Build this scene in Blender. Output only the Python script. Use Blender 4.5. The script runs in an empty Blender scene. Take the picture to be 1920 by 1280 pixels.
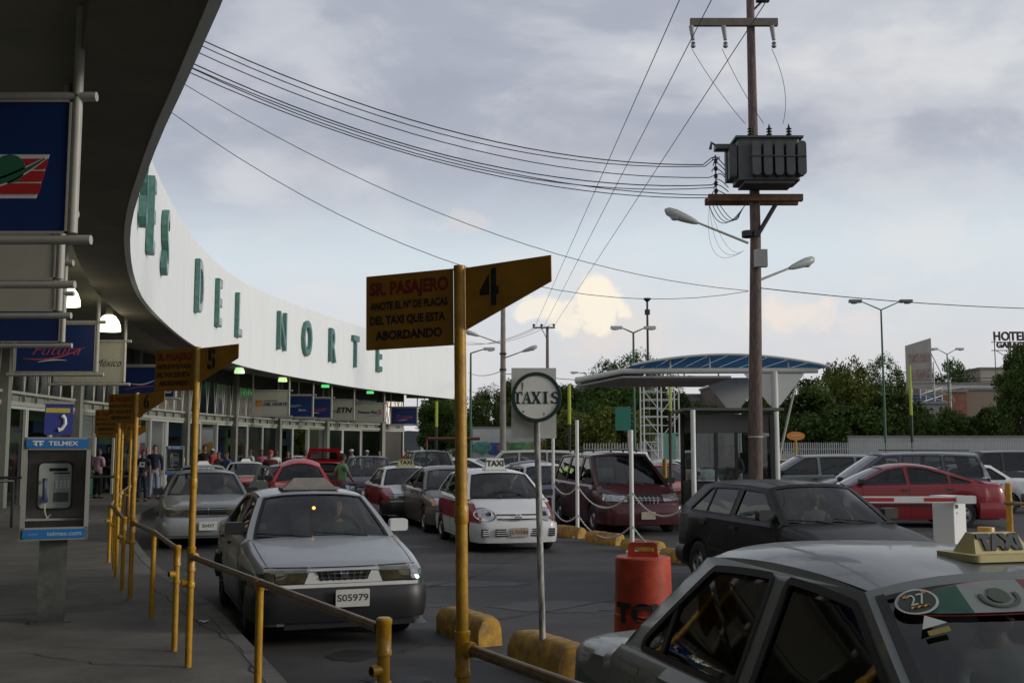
import bpy, bmesh, math, random
from mathutils import Vector, Matrix
from mathutils.bvhtree import BVHTree
from mathutils.geometry import tessellate_polygon
R = math.radians
random.seed(7)
S = bpy.context.scene
C = S.collection
# ---------------------------------------------------------------- camera
FPX, HV, CH = 2000.0, 842.0, 1.8
PITCH = math.atan((HV - 640) / FPX)
cd = bpy.data.cameras.new('camera'); cam = bpy.data.objects.new('camera', cd); C.objects.link(cam)
cam.location = (0, 0, CH); cam.rotation_euler = (math.pi/2 + PITCH, 0, 0)
cd.sensor_width = 36; cd.lens = FPX / 1920 * 36; cd.clip_start = .05; cd.clip_end = 3000
S.camera = cam
# ---------------------------------------------------------------- colour management
S.view_settings.view_transform = 'Standard'; S.view_settings.look = 'None'
S.view_settings.exposure = 0.12; S.view_settings.gamma = 1; S.view_settings.use_curve_mapping = False
SUN_EL, SUN_AZ = 15, 100          # azimuth clockwise from +Y
# ---------------------------------------------------------------- world
def lin(r, g, b):
    f = lambda c: (c/255/12.92 if c/255 < .04045 else ((c/255+.055)/1.055)**2.4)
    return (f(r), f(g), f(b), 1)
W = bpy.data.worlds.new('World'); S.world = W; W.use_nodes = True
nt = W.node_tree; NN = nt.nodes; LL = nt.links; NN.clear()
def mth(op, a, b=None, c=None, clamp=False):
    n = NN.new('ShaderNodeMath'); n.operation = op; n.use_clamp = clamp
    for i, v in enumerate((a, b, c)):
        if v is None: continue
        if isinstance(v, (int, float)): n.inputs[i].default_value = v
        else: LL.new(v, n.inputs[i])
    return n.outputs[0]
def wmix(f, a, b):
    n = NN.new('ShaderNodeMix'); n.data_type = 'RGBA'
    for s, v in ((0, f), (6, a), (7, b)):
        if isinstance(v, (int, float, tuple)): n.inputs[s].default_value = v
        else: LL.new(v, n.inputs[s])
    return n.outputs[2]
def wramp(f, pts, ip='EASE'):
    n = NN.new('ShaderNodeValToRGB'); e = n.color_ramp.elements; n.color_ramp.interpolation = ip
    while len(e) < len(pts): e.new(.5)
    for el, (p, c) in zip(e, pts): el.position = p; el.color = c if isinstance(c, tuple) else (c, c, c, 1)
    LL.new(f, n.inputs[0]); return n.outputs[0]
tc = NN.new('ShaderNodeTexCoord').outputs['Generated']
sep = NN.new('ShaderNodeSeparateXYZ'); LL.new(tc, sep.inputs[0])
dx, dy, dz = sep.outputs
el = mth('ARCSINE', dz); az = mth('ARCTAN2', dx, dy)
def wnoise(scale, sc3, detail=6, rough=.55, dist=0., loc=(0, 0, 0)):
    m = NN.new('ShaderNodeMapping'); LL.new(tc, m.inputs[0]); m.inputs['Scale'].default_value = sc3; m.inputs['Location'].default_value = loc
    n = NN.new('ShaderNodeTexNoise'); LL.new(m.outputs[0], n.inputs['Vector'])
    n.inputs['Scale'].default_value = scale; n.inputs['Detail'].default_value = detail
    n.inputs['Roughness'].default_value = rough; n.inputs['Distortion'].default_value = dist
    return n.outputs[0]
sky = NN.new('ShaderNodeTexSky'); sky.sky_type = 'NISHITA'; sky.sun_disc = False
sky.sun_elevation = R(SUN_EL); sky.sun_rotation = R(SUN_AZ); sky.air_density = 1.2; sky.dust_density = 2.5
base = wramp(mth('DIVIDE', el, 1.2), [(0, lin(207, 204, 209)), (.07, lin(210, 211, 215)), (.15, lin(210, 221, 228)), (.2, lin(205, 217, 227)), (.34, lin(178, 186, 201)), (.5, lin(150, 156, 170)), (1, lin(140, 146, 158))], 'LINEAR')
n1 = wnoise(2.6, (1, 1, 2.6), 8, .52, .35, (.3, .2, .35))
n2 = wnoise(6.0, (1, 1, 2.0), 6, .55, .3, (3, 1, 0))
wav = mth('ADD', mth('MULTIPLY', n1, .75), mth('MULTIPLY', n2, .25))
hi = wramp(mth('ADD', mth('DIVIDE', el, 1.2), mth('MULTIPLY', az, -.02)), [(.13, 0.0), (.235, 1.0), (1, 1.0)])
deckcol = wramp(wav, [(.34, lin(150, 154, 169)), (.45, lin(169, 173, 187)), (.53, lin(190, 194, 203)), (.63, lin(213, 215, 218))])
deckcol = wmix(wramp(el, [(.36, 0.), (.8, .55)]), deckcol, lin(128, 130, 138))
thin = mth('MULTIPLY', hi, wramp(mth('ADD', wav, mth('MULTIPLY', el, .35)), [(.40, .35), (.54, 1.0)]))
col = wmix(thin, base, deckcol)
# pale veils low over the horizon
veil = mth('MULTIPLY', wramp(n2, [(.42, 0.), (.66, 1.)]), wramp(el, [(.02, .5), (.12, .8), (.3, .5), (.45, 0.)]))
col = wmix(mth('MULTIPLY', veil, .55), col, lin(226, 222, 222))
# lit cumulus towers near the horizon
nb = wnoise(26, (1, 1, 1), 4, .6, .2)
def blob(u, v, ru, rv, soft=.5, a=1., tint=(250, 239, 221)):
    a0 = math.atan((u-960)/FPX); e0 = math.atan((HV-v)/FPX)
    ddx = mth('DIVIDE', mth('SUBTRACT', az, a0), ru/FPX); ddy = mth('DIVIDE', mth('SUBTRACT', el, e0), rv/FPX)
    d = mth('SQRT', mth('ADD', mth('MULTIPLY', ddx, ddx), mth('MULTIPLY', ddy, ddy)))
    d = mth('ADD', d, mth('MULTIPLY', mth('SUBTRACT', nb, .5), 2.6))
    return mth('MULTIPLY', wramp(d, [(1-soft, 1.), (1., 0.)]), a), tint
for bb in (blob(1160, 620, 120, 62, .6, .32, (238, 218, 204)), blob(1470, 600, 95, 50, .8, .6, (246, 228, 214)), blob(1000, 575, 55, 32, .55, .8), blob(1058, 600, 34, 42, .6, .7), blob(1132, 575, 58, 52, .4, .95), blob(1122, 540, 34, 30, .5, .95),
           blob(1615, 612, 60, 30, .9, .3, (240, 222, 216)), blob(1780, 470, 210, 70, .98, .38, (226, 224, 224)), blob(880, 410, 60, 22, .9, .35, (230, 216, 210))):
    col = wmix(bb[0], col, lin(*bb[1]))
sc = NN.new('ShaderNodeVectorMath'); sc.operation = 'SCALE'; LL.new(col, sc.inputs[0]); sc.inputs[3].default_value = 10.0
fin = wmix(.93, sky.outputs[0], sc.outputs[0])
bg = NN.new('ShaderNodeBackground'); LL.new(fin, bg.inputs[0]); bg.inputs[1].default_value = .1
wo = NN.new('ShaderNodeOutputWorld'); LL.new(bg.outputs[0], wo.inputs[0])
# ---------------------------------------------------------------- sun behind cloud, low on the right
sl = bpy.data.lights.new('sun', 'SUN'); sl.energy = 1.5; sl.angle = R(14); sl.color = (1, .95, .88)
so = bpy.data.objects.new('sun', sl); C.objects.link(so)
sv = Vector((math.sin(R(SUN_AZ))*math.cos(R(SUN_EL)), math.cos(R(SUN_AZ))*math.cos(R(SUN_EL)), math.sin(R(SUN_EL))))
so.rotation_euler = sv.to_track_quat('Z', 'Y').to_euler()

# ================================================================ helpers
def _ray(u, v):
    c, s = math.cos(PITCH), math.sin(PITCH); xc = (u-960)/FPX; yc = (640-v)/FPX
    return Vector((xc, c-yc*s, s+yc*c))
def at(u, v, Y):
    d = _ray(u, v); return Vector((0, 0, CH)) + d*(Y/d.y)
def gr(u, v, z=0.):
    d = _ray(u, v); return Vector((0, 0, CH)) + d*((z-CH)/d.z)

MATS = {}
def mat(name, col, rough=.6, metal=0., coat=0., noise=0., nscale=8., bump=0., bscale=60., spec=.5, emit=None, estr=0., col2=None, dirt=0., stretch=None):
    if name in MATS: return MATS[name]
    m = bpy.data.materials.new(name); m.use_nodes = True; t = m.node_tree; b = t.nodes['Principled BSDF']
    c = tuple(col)+((1,) if len(col) == 3 else ())
    b.inputs['Base Color'].default_value = c; b.inputs['Roughness'].default_value = rough
    b.inputs['Metallic'].default_value = metal; b.inputs['Coat Weight'].default_value = coat; b.inputs['Coat Roughness'].default_value = .06
    b.inputs['Specular IOR Level'].default_value = spec
    if emit: b.inputs['Emission Color'].default_value = (*emit, 1); b.inputs['Emission Strength'].default_value = estr
    if noise or bump or col2:
        co = t.nodes.new('ShaderNodeTexCoord'); vec = co.outputs['Object']
        if stretch:
            mp = t.nodes.new('ShaderNodeMapping'); mp.inputs['Scale'].default_value = stretch; t.links.new(vec, mp.inputs[0]); vec = mp.outputs[0]
        n = t.nodes.new('ShaderNodeTexNoise'); n.inputs['Scale'].default_value = nscale; n.inputs['Detail'].default_value = 8; n.inputs['Roughness'].default_value = .65
        t.links.new(vec, n.inputs['Vector'])
        if noise or col2:
            r = t.nodes.new('ShaderNodeValToRGB'); r.color_ramp.elements[0].position = .32; r.color_ramp.elements[1].position = .68
            k = noise; a = tuple(max(0, x*(1-k)) for x in c[:3])+(1,)
            r.color_ramp.elements[0].color = (*col2, 1) if col2 else a
            r.color_ramp.elements[1].color = tuple(min(1, x*(1+k*.6)) for x in c[:3])+(1,)
            t.links.new(n.outputs[0], r.inputs[0]); t.links.new(r.outputs[0], b.inputs['Base Color'])
        if bump:
            n2 = t.nodes.new('ShaderNodeTexNoise'); n2.inputs['Scale'].default_value = bscale; n2.inputs['Detail'].default_value = 4
            t.links.new(co.outputs['Object'], n2.inputs['Vector'])
            bp = t.nodes.new('ShaderNodeBump'); bp.inputs['Strength'].default_value = bump; bp.inputs['Distance'].default_value = .01
            t.links.new(n2.outputs[0], bp.inputs['Height']); t.links.new(bp.outputs[0], b.inputs['Normal'])
    MATS[name] = m; return m
def paint(name, top, band=None, zlo=0., zhi=.0, ymin=.0, metal=0., rough=.3, dust=.12, coat=.4, spec=.4):
    """car paint: a colour, an optional second painted colour on the flanks between two heights, road dust low down"""
    if name in MATS: return MATS[name]
    m = bpy.data.materials.new(name); m.use_nodes = True; t = m.node_tree; b = t.nodes['Principled BSDF']; N = t.nodes; L = t.links
    co = N.new('ShaderNodeTexCoord'); sp = N.new('ShaderNodeSeparateXYZ'); L.new(co.outputs['Object'], sp.inputs[0])
    def M(op, a, b_=None):
        n = N.new('ShaderNodeMath'); n.operation = op; n.use_clamp = False
        for i, v in enumerate((a, b_)):
            if v is None: continue
            if isinstance(v, (int, float)): n.inputs[i].default_value = v
            else: L.new(v, n.inputs[i])
        return n.outputs[0]
    def mix(f, a, b_):
        n = N.new('ShaderNodeMix'); n.data_type = 'RGBA'
        for s, v in ((0, f), (6, a), (7, b_)):
            if isinstance(v, (int, float, tuple)): n.inputs[s].default_value = v
            else: L.new(v, n.inputs[s])
        return n.outputs[2]
    c = (*top, 1)
    out = c
    if band:
        f = M('MULTIPLY', M('GREATER_THAN', sp.outputs[2], zlo), M('LESS_THAN', sp.outputs[2], zhi))
        f = M('MULTIPLY', f, M('GREATER_THAN', M('ABSOLUTE', sp.outputs[1]), ymin))
        out = mix(f, c, (*band, 1))
    nz = N.new('ShaderNodeTexNoise'); nz.inputs['Scale'].default_value = 5; nz.inputs['Detail'].default_value = 9; nz.inputs['Roughness'].default_value = .7
    L.new(co.outputs['Object'], nz.inputs['Vector'])
    low = M('MULTIPLY', M('SUBTRACT', 1.0, M('MINIMUM', M('MULTIPLY', sp.outputs[2], 1.4), 1.)), nz.outputs[0])
    d = M('ADD', M('MULTIPLY', low, 1.2*dust*2), M('MULTIPLY', M('MAXIMUM', M('SUBTRACT', nz.outputs[0], .5), 0.), dust*1.2))
    o2 = mix(d, out, (.09, .08, .07, 1)); L.new(o2, b.inputs['Base Color'])
    b.inputs['Metallic'].default_value = metal; b.inputs['Coat Weight'].default_value = coat; b.inputs['Coat Roughness'].default_value = .06; b.inputs['Specular IOR Level'].default_value = spec
    rr = M('ADD', rough, M('MULTIPLY', nz.outputs[0], .22)); L.new(rr, b.inputs['Roughness'])
    MATS[name] = m; return m
def glassm(name, tint=(.55, .62, .6), refl=1.0, rough=.02, ior=1.55):
    if name in MATS: return MATS[name]
    m = bpy.data.materials.new(name); m.use_nodes = True; t = m.node_tree; N = t.nodes; N.clear(); L = t.links
    tr = N.new('ShaderNodeBsdfTransparent'); tr.inputs[0].default_value = (*tint, 1)
    gl = N.new('ShaderNodeBsdfGlossy'); gl.inputs['Roughness'].default_value = rough; gl.inputs[0].default_value = (refl, refl, refl, 1)
    fr = N.new('ShaderNodeFresnel'); fr.inputs[0].default_value = ior
    mx = N.new('ShaderNodeMixShader'); L.new(fr.outputs[0], mx.inputs[0]); L.new(tr.outputs[0], mx.inputs[1]); L.new(gl.outputs[0], mx.inputs[2])
    o = N.new('ShaderNodeOutputMaterial'); L.new(mx.outputs[0], o.inputs[0]); MATS[name] = m; return m

class MB:
    def __init__(s): s.v = []; s.f = []; s.m = []; s.cur = 0
    def add(s, vs, fs):
        o = len(s.v); s.v += [tuple(v) for v in vs]; s.f += [tuple(i+o for i in f) for f in fs]; s.m += [s.cur]*len(fs); return s
    def box(s, c, d, rz=0., M=None, top=(1, 1)):
        x, y, z = d[0]/2, d[1]/2, d[2]/2; vs = []
        for kz in (-1, 1):
            tx, ty = (top if kz > 0 else (1, 1))
            for a, b in ((-1, -1), (1, -1), (1, 1), (-1, 1)):
                px, py = a*x*tx, b*y*ty
                q = Vector((px*math.cos(rz)-py*math.sin(rz), px*math.sin(rz)+py*math.cos(rz), kz*z))
                if M: q = M @ q
                vs.append(q+Vector(c))
        return s.add(vs, [(0, 3, 2, 1), (4, 5, 6, 7), (0, 1, 5, 4), (1, 2, 6, 5), (2, 3, 7, 6), (3, 0, 4, 7)])
    def rbox(s, c, d, r, rz=0., ax='z'):
        """box with its four upright edges rounded"""
        pts = []
        a, b, h = {'z': (d[0], d[1], d[2]), 'y': (d[0], d[2], d[1]), 'x': (d[1], d[2], d[0])}[ax]
        for sx, sy, a0 in ((1, 1, 0), (-1, 1, 90), (-1, -1, 180), (1, -1, 270)):
            for k in range(5):
                t = R(a0+k*22.5); pts.append((sx*(a/2-r)+r*math.cos(t), sy*(b/2-r)+r*math.sin(t)))
        def P(p, q):
            v = {'z': Vector((p[0], p[1], q)), 'y': Vector((p[0], q, p[1])), 'x': Vector((q, p[0], p[1]))}[ax]
            v = Matrix.Rotation(rz, 3, 'Z') @ v; return v+Vector(c)
        n = len(pts); vs = [P(p, -h/2) for p in pts]+[P(p, h/2) for p in pts]
        return s.add(vs, [tuple(range(n))[::-1], tuple(range(n, 2*n))]+[(i, (i+1) % n, (i+1) % n+n, i+n) for i in range(n)])
    def tube(s, a, b, r, r2=None, n=10, caps=True):
        return s.path([a, b], [r, r if r2 is None else r2], n, caps)
    def path(s, pts, r, n=8, caps=True):
        pts = [Vector(p) for p in pts]; k = len(pts); rs = r if isinstance(r, (list, tuple)) else [r]*k
        vs = []; ref = None
        for i, p in enumerate(pts):
            t = (pts[min(i+1, k-1)]-pts[max(i-1, 0)]).normalized()
            if ref is None: ref = t.orthogonal().normalized()
            ref = (ref-t*ref.dot(t)); ref = ref.normalized() if ref.length > 1e-6 else t.orthogonal().normalized()
            bn = t.cross(ref)
            vs += [p+(ref*math.cos(2*math.pi*j/n)+bn*math.sin(2*math.pi*j/n))*rs[i] for j in range(n)]
        fs = [(i*n+j, i*n+(j+1) % n, (i+1)*n+(j+1) % n, (i+1)*n+j) for i in range(k-1) for j in range(n)]
        if caps: fs += [tuple(range(n))[::-1], tuple((k-1)*n+j for j in range(n))]
        return s.add(vs, fs)
    def lathe(s, prof, c=(0, 0, 0), ax='z', n=24, caps=False):
        vs = []
        for r, h in prof:
            for j in range(n):
                a = 2*math.pi*j/n; x, y = r*math.cos(a), r*math.sin(a)
                v = {'z': (x, y, h), 'y': (x, h, y), 'x': (h, x, y)}[ax]
                vs.append((v[0]+c[0], v[1]+c[1], v[2]+c[2]))
        k = len(prof); fs = [(i*n+j, i*n+(j+1) % n, (i+1)*n+(j+1) % n, (i+1)*n+j) for i in range(k-1) for j in range(n)]
        if caps: fs += [tuple(range(n))[::-1], tuple((k-1)*n+j for j in range(n))]
        return s.add(vs, fs)
    def grid(s, fn, nu, nv, u0=0., u1=1., v0=0., v1=1.):
        vs = [fn(u0+(u1-u0)*i/nu, v0+(v1-v0)*j/nv) for i in range(nu+1) for j in range(nv+1)]
        return s.add(vs, [(i*(nv+1)+j, (i+1)*(nv+1)+j, (i+1)*(nv+1)+j+1, i*(nv+1)+j+1) for i in range(nu) for j in range(nv)])
    def prism(s, pts, fn, t0, t1):
        """2-D outline mapped by fn(a,b,depth) from depth t0 to t1"""
        n = len(pts); vs = [fn(a, b, t0) for a, b in pts]+[fn(a, b, t1) for a, b in pts]
        tri = tessellate_polygon([[Vector((a, b, 0)) for a, b in pts]])
        return s.add(vs, [tuple(t) for t in tri]+[tuple(i+n for i in t)[::-1] for t in tri]+[(i, (i+1) % n, (i+1) % n+n, i+n) for i in range(n)])
    def holed(s, outer, holes, fn):
        rings = [outer]+holes; tri = tessellate_polygon([[Vector((a, b, 0)) for a, b in r] for r in rings])
        flat = [p for r in rings for p in r]
        return s.add([fn(a, b) for a, b in flat], [tuple(t) for t in tri])
    def build(s, name, mats, parent=None, smooth=False, fixn=True, ang=40):
        me = bpy.data.meshes.new(name); me.from_pydata(s.v, [], s.f)
        mats = mats if isinstance(mats, (list, tuple)) else [mats]
        for m in mats: me.materials.append(m)
        if len(mats) > 1: me.polygons.foreach_set('material_index', s.m)
        if fixn and len(s.f) < 60000:
            bm = bmesh.new(); bm.from_mesh(me)
            if smooth: bmesh.ops.remove_doubles(bm, verts=bm.verts, dist=.0004)
            bmesh.ops.recalc_face_normals(bm, faces=bm.faces); bm.to_mesh(me); bm.free()
        if smooth:
            me.polygons.foreach_set('use_smooth', [True]*len(me.polygons)); me.set_sharp_from_angle(angle=R(ang))
        o = bpy.data.objects.new(name, me); C.objects.link(o)
        if parent: o.parent = parent
        return o
def tag(o, label=None, cat=None, group=None, kind=None):
    if label: o['label'] = label
    if cat: o['category'] = cat
    if group: o['group'] = group
    if kind: o['kind'] = kind
    return o
def thing(name, label, cat, loc=(0, 0, 0), rz=0., group=None):
    o = bpy.data.objects.new(name, None); C.objects.link(o); o.location = loc; o.rotation_euler = (0, 0, rz); o.empty_display_size = .2
    return tag(o, label, cat, group)
def copy_tree(o, parent=None):
    c = o.copy(); C.objects.link(c); c.parent = parent
    for ch in list(o.children): copy_tree(ch, c)
    return c
def struct(name, mb, m, **k):
    o = mb.build(name, m, **k); o['kind'] = 'structure'; return o
_T = {}
def tmesh(s, size=1., ext=0., off=0., shear=0., ax='CENTER', sx=1., sp=1.):
    key = (s, size, ext, off, shear, ax, sx, sp)
    if key in _T: return _T[key]
    cu = bpy.data.curves.new('t', 'FONT'); cu.body = s; cu.size = size; cu.extrude = ext; cu.offset = off; cu.shear = shear
    cu.align_x = ax; cu.align_y = 'CENTER'; cu.resolution_u = 3; cu.space_character = sp
    o = bpy.data.objects.new('t', cu); C.objects.link(o)
    dg = bpy.context.evaluated_depsgraph_get(); me = bpy.data.meshes.new_from_object(o.evaluated_get(dg))
    bpy.data.objects.remove(o)
    if sx != 1: me.transform(Matrix.Scale(sx, 4, (1, 0, 0)))
    vs = [tuple(v.co) for v in me.vertices]; fs = [tuple(p.vertices) for p in me.polygons]; _T[key] = (vs, fs); bpy.data.meshes.remove(me)
    return _T[key]
def text(s, m, parent, org, right, up, size, ext=.0, name='lettering', fn=None, **k):
    """flat or extruded lettering; org = centre, right/up = directions"""
    vs, fs = tmesh(s, size, ext, **k)
    rt = Vector(right).normalized(); u = Vector(up).normalized(); n = rt.cross(u)
    o = Vector(org)
    b = MB(); b.add([(fn(x, y, z) if fn else o+rt*x+u*y+n*z) for x, y, z in vs], fs)
    return b.build(name, m, parent, fixn=False)

# ================================================================ materials
BLACK = mat('black_plastic', (.012, .012, .013), .45)
RUBBER = mat('rubber', (.014, .014, .015), .8, bump=.2, bscale=200)
SEAL = mat('rubber_seal', (.008, .008, .009), .55)
CHROME = mat('chrome', (.6, .6, .62), .18, 1.)
ALLOY = mat('wheel_alloy', (.32, .32, .33), .35, .8, noise=.3)
STEELW = mat('steel_wheel', (.12, .12, .125), .45, .5, noise=.4)
UNDER = mat('underbody', (.006, .006, .006), .9)
CARIN = mat('car_upholstery', (.035, .035, .04), .85, noise=.3, nscale=20)
CARIN2 = mat('car_upholstery_beige', (.16, .14, .12), .85, noise=.3, nscale=20)
DASH = mat('dashboard_vinyl', (.02, .02, .022), .6)
LENS = mat('headlight_lens', (.34, .35, .36), .14, .5, 1., noise=.7, nscale=22)
LENSY = mat('headlight_lens_aged', (.085, .075, .045), .12, .2, 1., noise=.4, nscale=14)
AMBER = mat('amber_lens', (.55, .16, .02), .2, 0, .6)
TAIL = mat('tail_lens', (.28, .01, .01), .2, 0, .6)
WSG = glassm('windscreen_glass', (.62, .68, .66))
TINTG = glassm('tinted_glass', (.38, .42, .41))
DARKG = glassm('dark_glass', (.10, .11, .12))
PLATEM = mat('plate_white', (.55, .55, .5), .5, noise=.15, nscale=30)
PLATET = mat('plate_ink', (.03, .05, .04), .6)
CREAM = mat('cream_plastic', (.55, .47, .22), .45, noise=.12)
SIGNW = mat('sign_white', (.6, .6, .55), .5)
INK = mat('black_ink', (.012, .012, .012), .6)
YEL = mat('yellow_pipe_paint', (.47, .245, .010), .42, noise=.3, nscale=14, bump=.25, bscale=40, coat=.15)
YELW = mat('yellow_worn_paint', (.50, .27, .015), .7, noise=.35, nscale=7, col2=(.10, .085, .06), bump=.4, bscale=25)
PIPEW = mat('worn_steel_rail', (.20, .15, .09), .45, .4, noise=.5, nscale=9, col2=(.16, .08, .02))
YSIGN = mat('yellow_sign_enamel', (.36, .165, .008), .6, noise=.25, nscale=9, bump=.1, bscale=20)  # sign yellow darkened: shade of panels facing away from light is in the colour
WHITEP = mat('white_paint', (.72, .73, .7), .5, noise=.08, nscale=6)
GREYP = mat('grey_tube_paint', (.40, .39, .34), .45, noise=.1)
CONC = mat('concrete', (.22, .21, .19), .85, noise=.3, nscale=5, bump=.4, bscale=60)
GREEN = mat('dark_green_paint', (.015, .075, .045), .5, noise=.2)
RUST = mat('rusty_pole', (.13, .09, .075), .8, noise=.5, nscale=5, col2=(.05, .035, .03), bump=.4, bscale=30, stretch=(6, 6, 1))
DKSTEEL = mat('dark_steel', (.035, .035, .037), .5, .4, noise=.3)
WIREM = mat('wire', (.02, .02, .022), .6)
# ================================================================ cars
def interp(pts, x):
    if x >= pts[0][0]: return pts[0][1]
    for (a, p), (b, q) in zip(pts, pts[1:]):
        if x >= b: return p+(q-p)*(a-x)/(a-b) if a != b else q
    return pts[-1][1]
def smooth_curve(pts, n=6):
    """Catmull-Rom through control points (x descending)"""
    out = []
    P = [pts[0]]+list(pts)+[pts[-1]]
    for i in range(1, len(P)-2):
        for k in range(n):
            t = k/n; p0, p1, p2, p3 = P[i-1], P[i], P[i+1], P[i+2]
            out.append(tuple(.5*((2*p1[j])+(-p0[j]+p2[j])*t+(2*p0[j]-5*p1[j]+4*p2[j]-p3[j])*t*t+(-p0[j]+3*p1[j]-3*p2[j]+p3[j])*t**3) for j in (0, 1)))
    out.append(tuple(P[-1])); return out
class Car: pass
def make_car(name, label, cat, sp, loc, rz, body_m, group=None, glass=None, detail=2, lower=BLACK, seat=CARIN):
    """x forward, y to the car's left, origin on the ground under the middle"""
    c = Car(); L, Wd, H = sp['L'], sp['W'], sp['H']; hl = L/2; w0 = Wd/2; g = glass or WSG; pillar = sp.get('pillar_m', body_m)
    root = thing(name, label, cat, loc, rz, group); c.root = root; c.sp = sp
    xa, xb, wr = sp['fa'], sp['ra'], sp.get('wr', .31); ar = wr+.045
    top = smooth_curve(sp['top']) if sp.get('smooth', 1) else sp['top']
    cx, dxr = sp['cowl'], sp['deck']; zb0, zb1 = sp['belt']; sill = sp.get('sill', .2)
    belt = lambda x: zb0+(zb1-zb0)*(cx-x)/(cx-dxr)
    kf, kr, cr = sp.get('kf', .10), sp.get('kr', .08), sp.get('cr', .12)
    def wat(x):
        df, dr = hl-x, x+hl; w = w0
        w *= 1-kf*(1-min(df/1.0, 1))**2; w *= 1-kr*(1-min(dr/1.0, 1))**2
        for d in (df, dr):
            if d < cr: w -= cr*.75*(1-math.sqrt(max(0, 1-(1-d/cr)**2)))
        return w
    def bottom(x):
        z = sill+.02*(abs(x) > 1.6)
        for ax_ in (xa, xb):
            d = abs(x-ax_)
            if d < ar: z = max(z, wr+math.sqrt(ar*ar-d*d))
        return z
    xs = [hl, hl-.015, hl-.05, hl-.12, hl-.25]; xs += [xa+ar*math.cos(R(t)) for t in range(0, 181, 15)]
    xs += [cx+.0005, cx-.0005, dxr+.0005, dxr-.0005]; xs += [xb+ar*math.cos(R(t)) for t in range(0, 181, 15)]
    xs += [-hl, -hl+.015, -hl+.05, -hl+.12, -hl+.25]+[hl-L*k/22 for k in range(1, 22)]
    xs = sorted(xs, reverse=True); q = [xs[0]]
    for x in xs[1:]:
        if q[-1]-x > .008 or (abs(q[-1]-x) > .0008 and (abs(x-cx) < .001 or abs(x-dxr) < .001)): q.append(x)
    xs = q
    bulge = sp.get('bulge', .06); sink = .40
    def sect(x):
        w, b = wat(x), bottom(x); cab = dxr < x < cx
        t = interp(top, x); e = sp.get('edge', .07)
        if cab:
            z = belt(x); pts = [(0, sink), (.45*w, sink), (.86*w, sink), (.905*w, z-.005), (.93*w, z), (.985*w, z-.045)]
            sh = z-.045
        else:
            cc = sp.get('crown', .02)
            pts = [(0, t), (.42*w, t-cc*.2), (.76*w, t-cc), (.90*w, t-cc-e*.25), (.955*w, t-cc-e*.55), (.99*w, t-cc-e)]
            sh = t-cc-e
        b = min(b, sh-.03)
        pts += [(w, sh+(b-sh)*.22), (w*1.003, sh+(b-sh)*.45), (w*.995, sh+(b-sh)*.72), (w*.965, b)]
        out = []
        for y, z in pts:
            xx = x; n_ = max(0, 1-(hl-x)/.6); m_ = max(0, 1-(x+hl)/.6)
            xx -= n_*(bulge*(y/w0)**2+sp.get('rake', .10)*max(0, z-.55)); xx += m_*(bulge*(y/w0)**2+.06*max(0, z-.6))
            out.append((xx, y, z))
        return out
    mb = MB(); rows = [sect(x) for x in xs]; n = len(rows[0])
    for sgn in (-1, 1):
        vs = [(p[0], sgn*p[1], p[2]) for r in rows for p in r]
        mb.add(vs, [(i*n+j, i*n+j+1, (i+1)*n+j+1, (i+1)*n+j) for i in range(len(rows)-1) for j in range(n-1)])
    for r in (rows[0], rows[-1]):
        vs = [(p[0], p[1], p[2]) for p in r]+[(p[0], -p[1], p[2]) for p in r]
        mb.add(vs, [(j, j+1, n+j+1, n+j) for j in range(n-1)])
    bodyv, bodyf = list(mb.v), list(mb.f)
    bvh = BVHTree.FromPolygons(bodyv, bodyf)
    # greenhouse
    zr = H-sp.get('crown_h', .055); xf, xr = sp['roof']; wroof = sp['wroof']; wb = .915*w0; arch = sp.get('arch', .035)
    rail = lambda x: zr-.035+arch*(1-((x-(xf+xr)/2)/((xf-xr)/2))**2)
    zwb = belt(cx)-.01; zrb = belt(dxr)-.01
    yat = lambda x, z: wb+(wroof-wb)*max(0, min(1, (z-belt(x))/(zr-belt(x))))**sp.get('tumble', 1.15)
    rx0, rx1 = xf, xr
    npr = 10; railpts = [(rx0+(rx1-rx0)*k/npr, rail(rx0+(rx1-rx0)*k/npr)) for k in range(npr+1)]
    outline = [(cx, zwb)]+[(cx+(xf-cx)*t, zwb+(rail(xf)-zwb)*t) for t in (.33, .66)]+railpts
    rcv = sp.get('rcurve', .0)
    cpts = [(xr+(dxr-xr)*t+rcv*math.sin(math.pi*t)*-1, rail(xr)+(zrb-rail(xr))*t) for t in (.25, .5, .75)]
    outline += cpts+[(dxr, zrb)]
    def z_top(x):
        a = rail(xf) + (x-xf)*(zwb-rail(xf))/(cx-xf) if x > xf else 9
        cl = [(xr, rail(xr))]+cpts+[(dxr, zrb)]
        b_ = interp(cl, x) if x < xr else 9
        return min(a, b_, rail(max(min(x, xf), xr)))
    wins = []
    for (x0, x1) in sp['win']:
        ptop, pbot = [], []
        for k in range(31):
            x = x0+(x1-x0)*k/30
            aline = rail(xf)+(x+.085-xf)*(zwb-rail(xf))/(cx-xf); xc_ = x-sp.get('cp', .12)
            cl = [(xr+.4, rail(xr)+.4*(rail(xr)-cpts[0][1])/(xr-cpts[0][0])), (xr, rail(xr))]+cpts+[(dxr, zrb)]
            zt = min(rail(max(min(x, xf), xr))-.045, aline, interp(cl, xc_) if xc_ > dxr else 0)
            zb_ = belt(x)+.018
            if zt-zb_ > .025: ptop.append((x, zt)); pbot.append((x, zb_))
        poly = ptop+pbot[::-1]
        # knock the corners off
        rp = []
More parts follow.
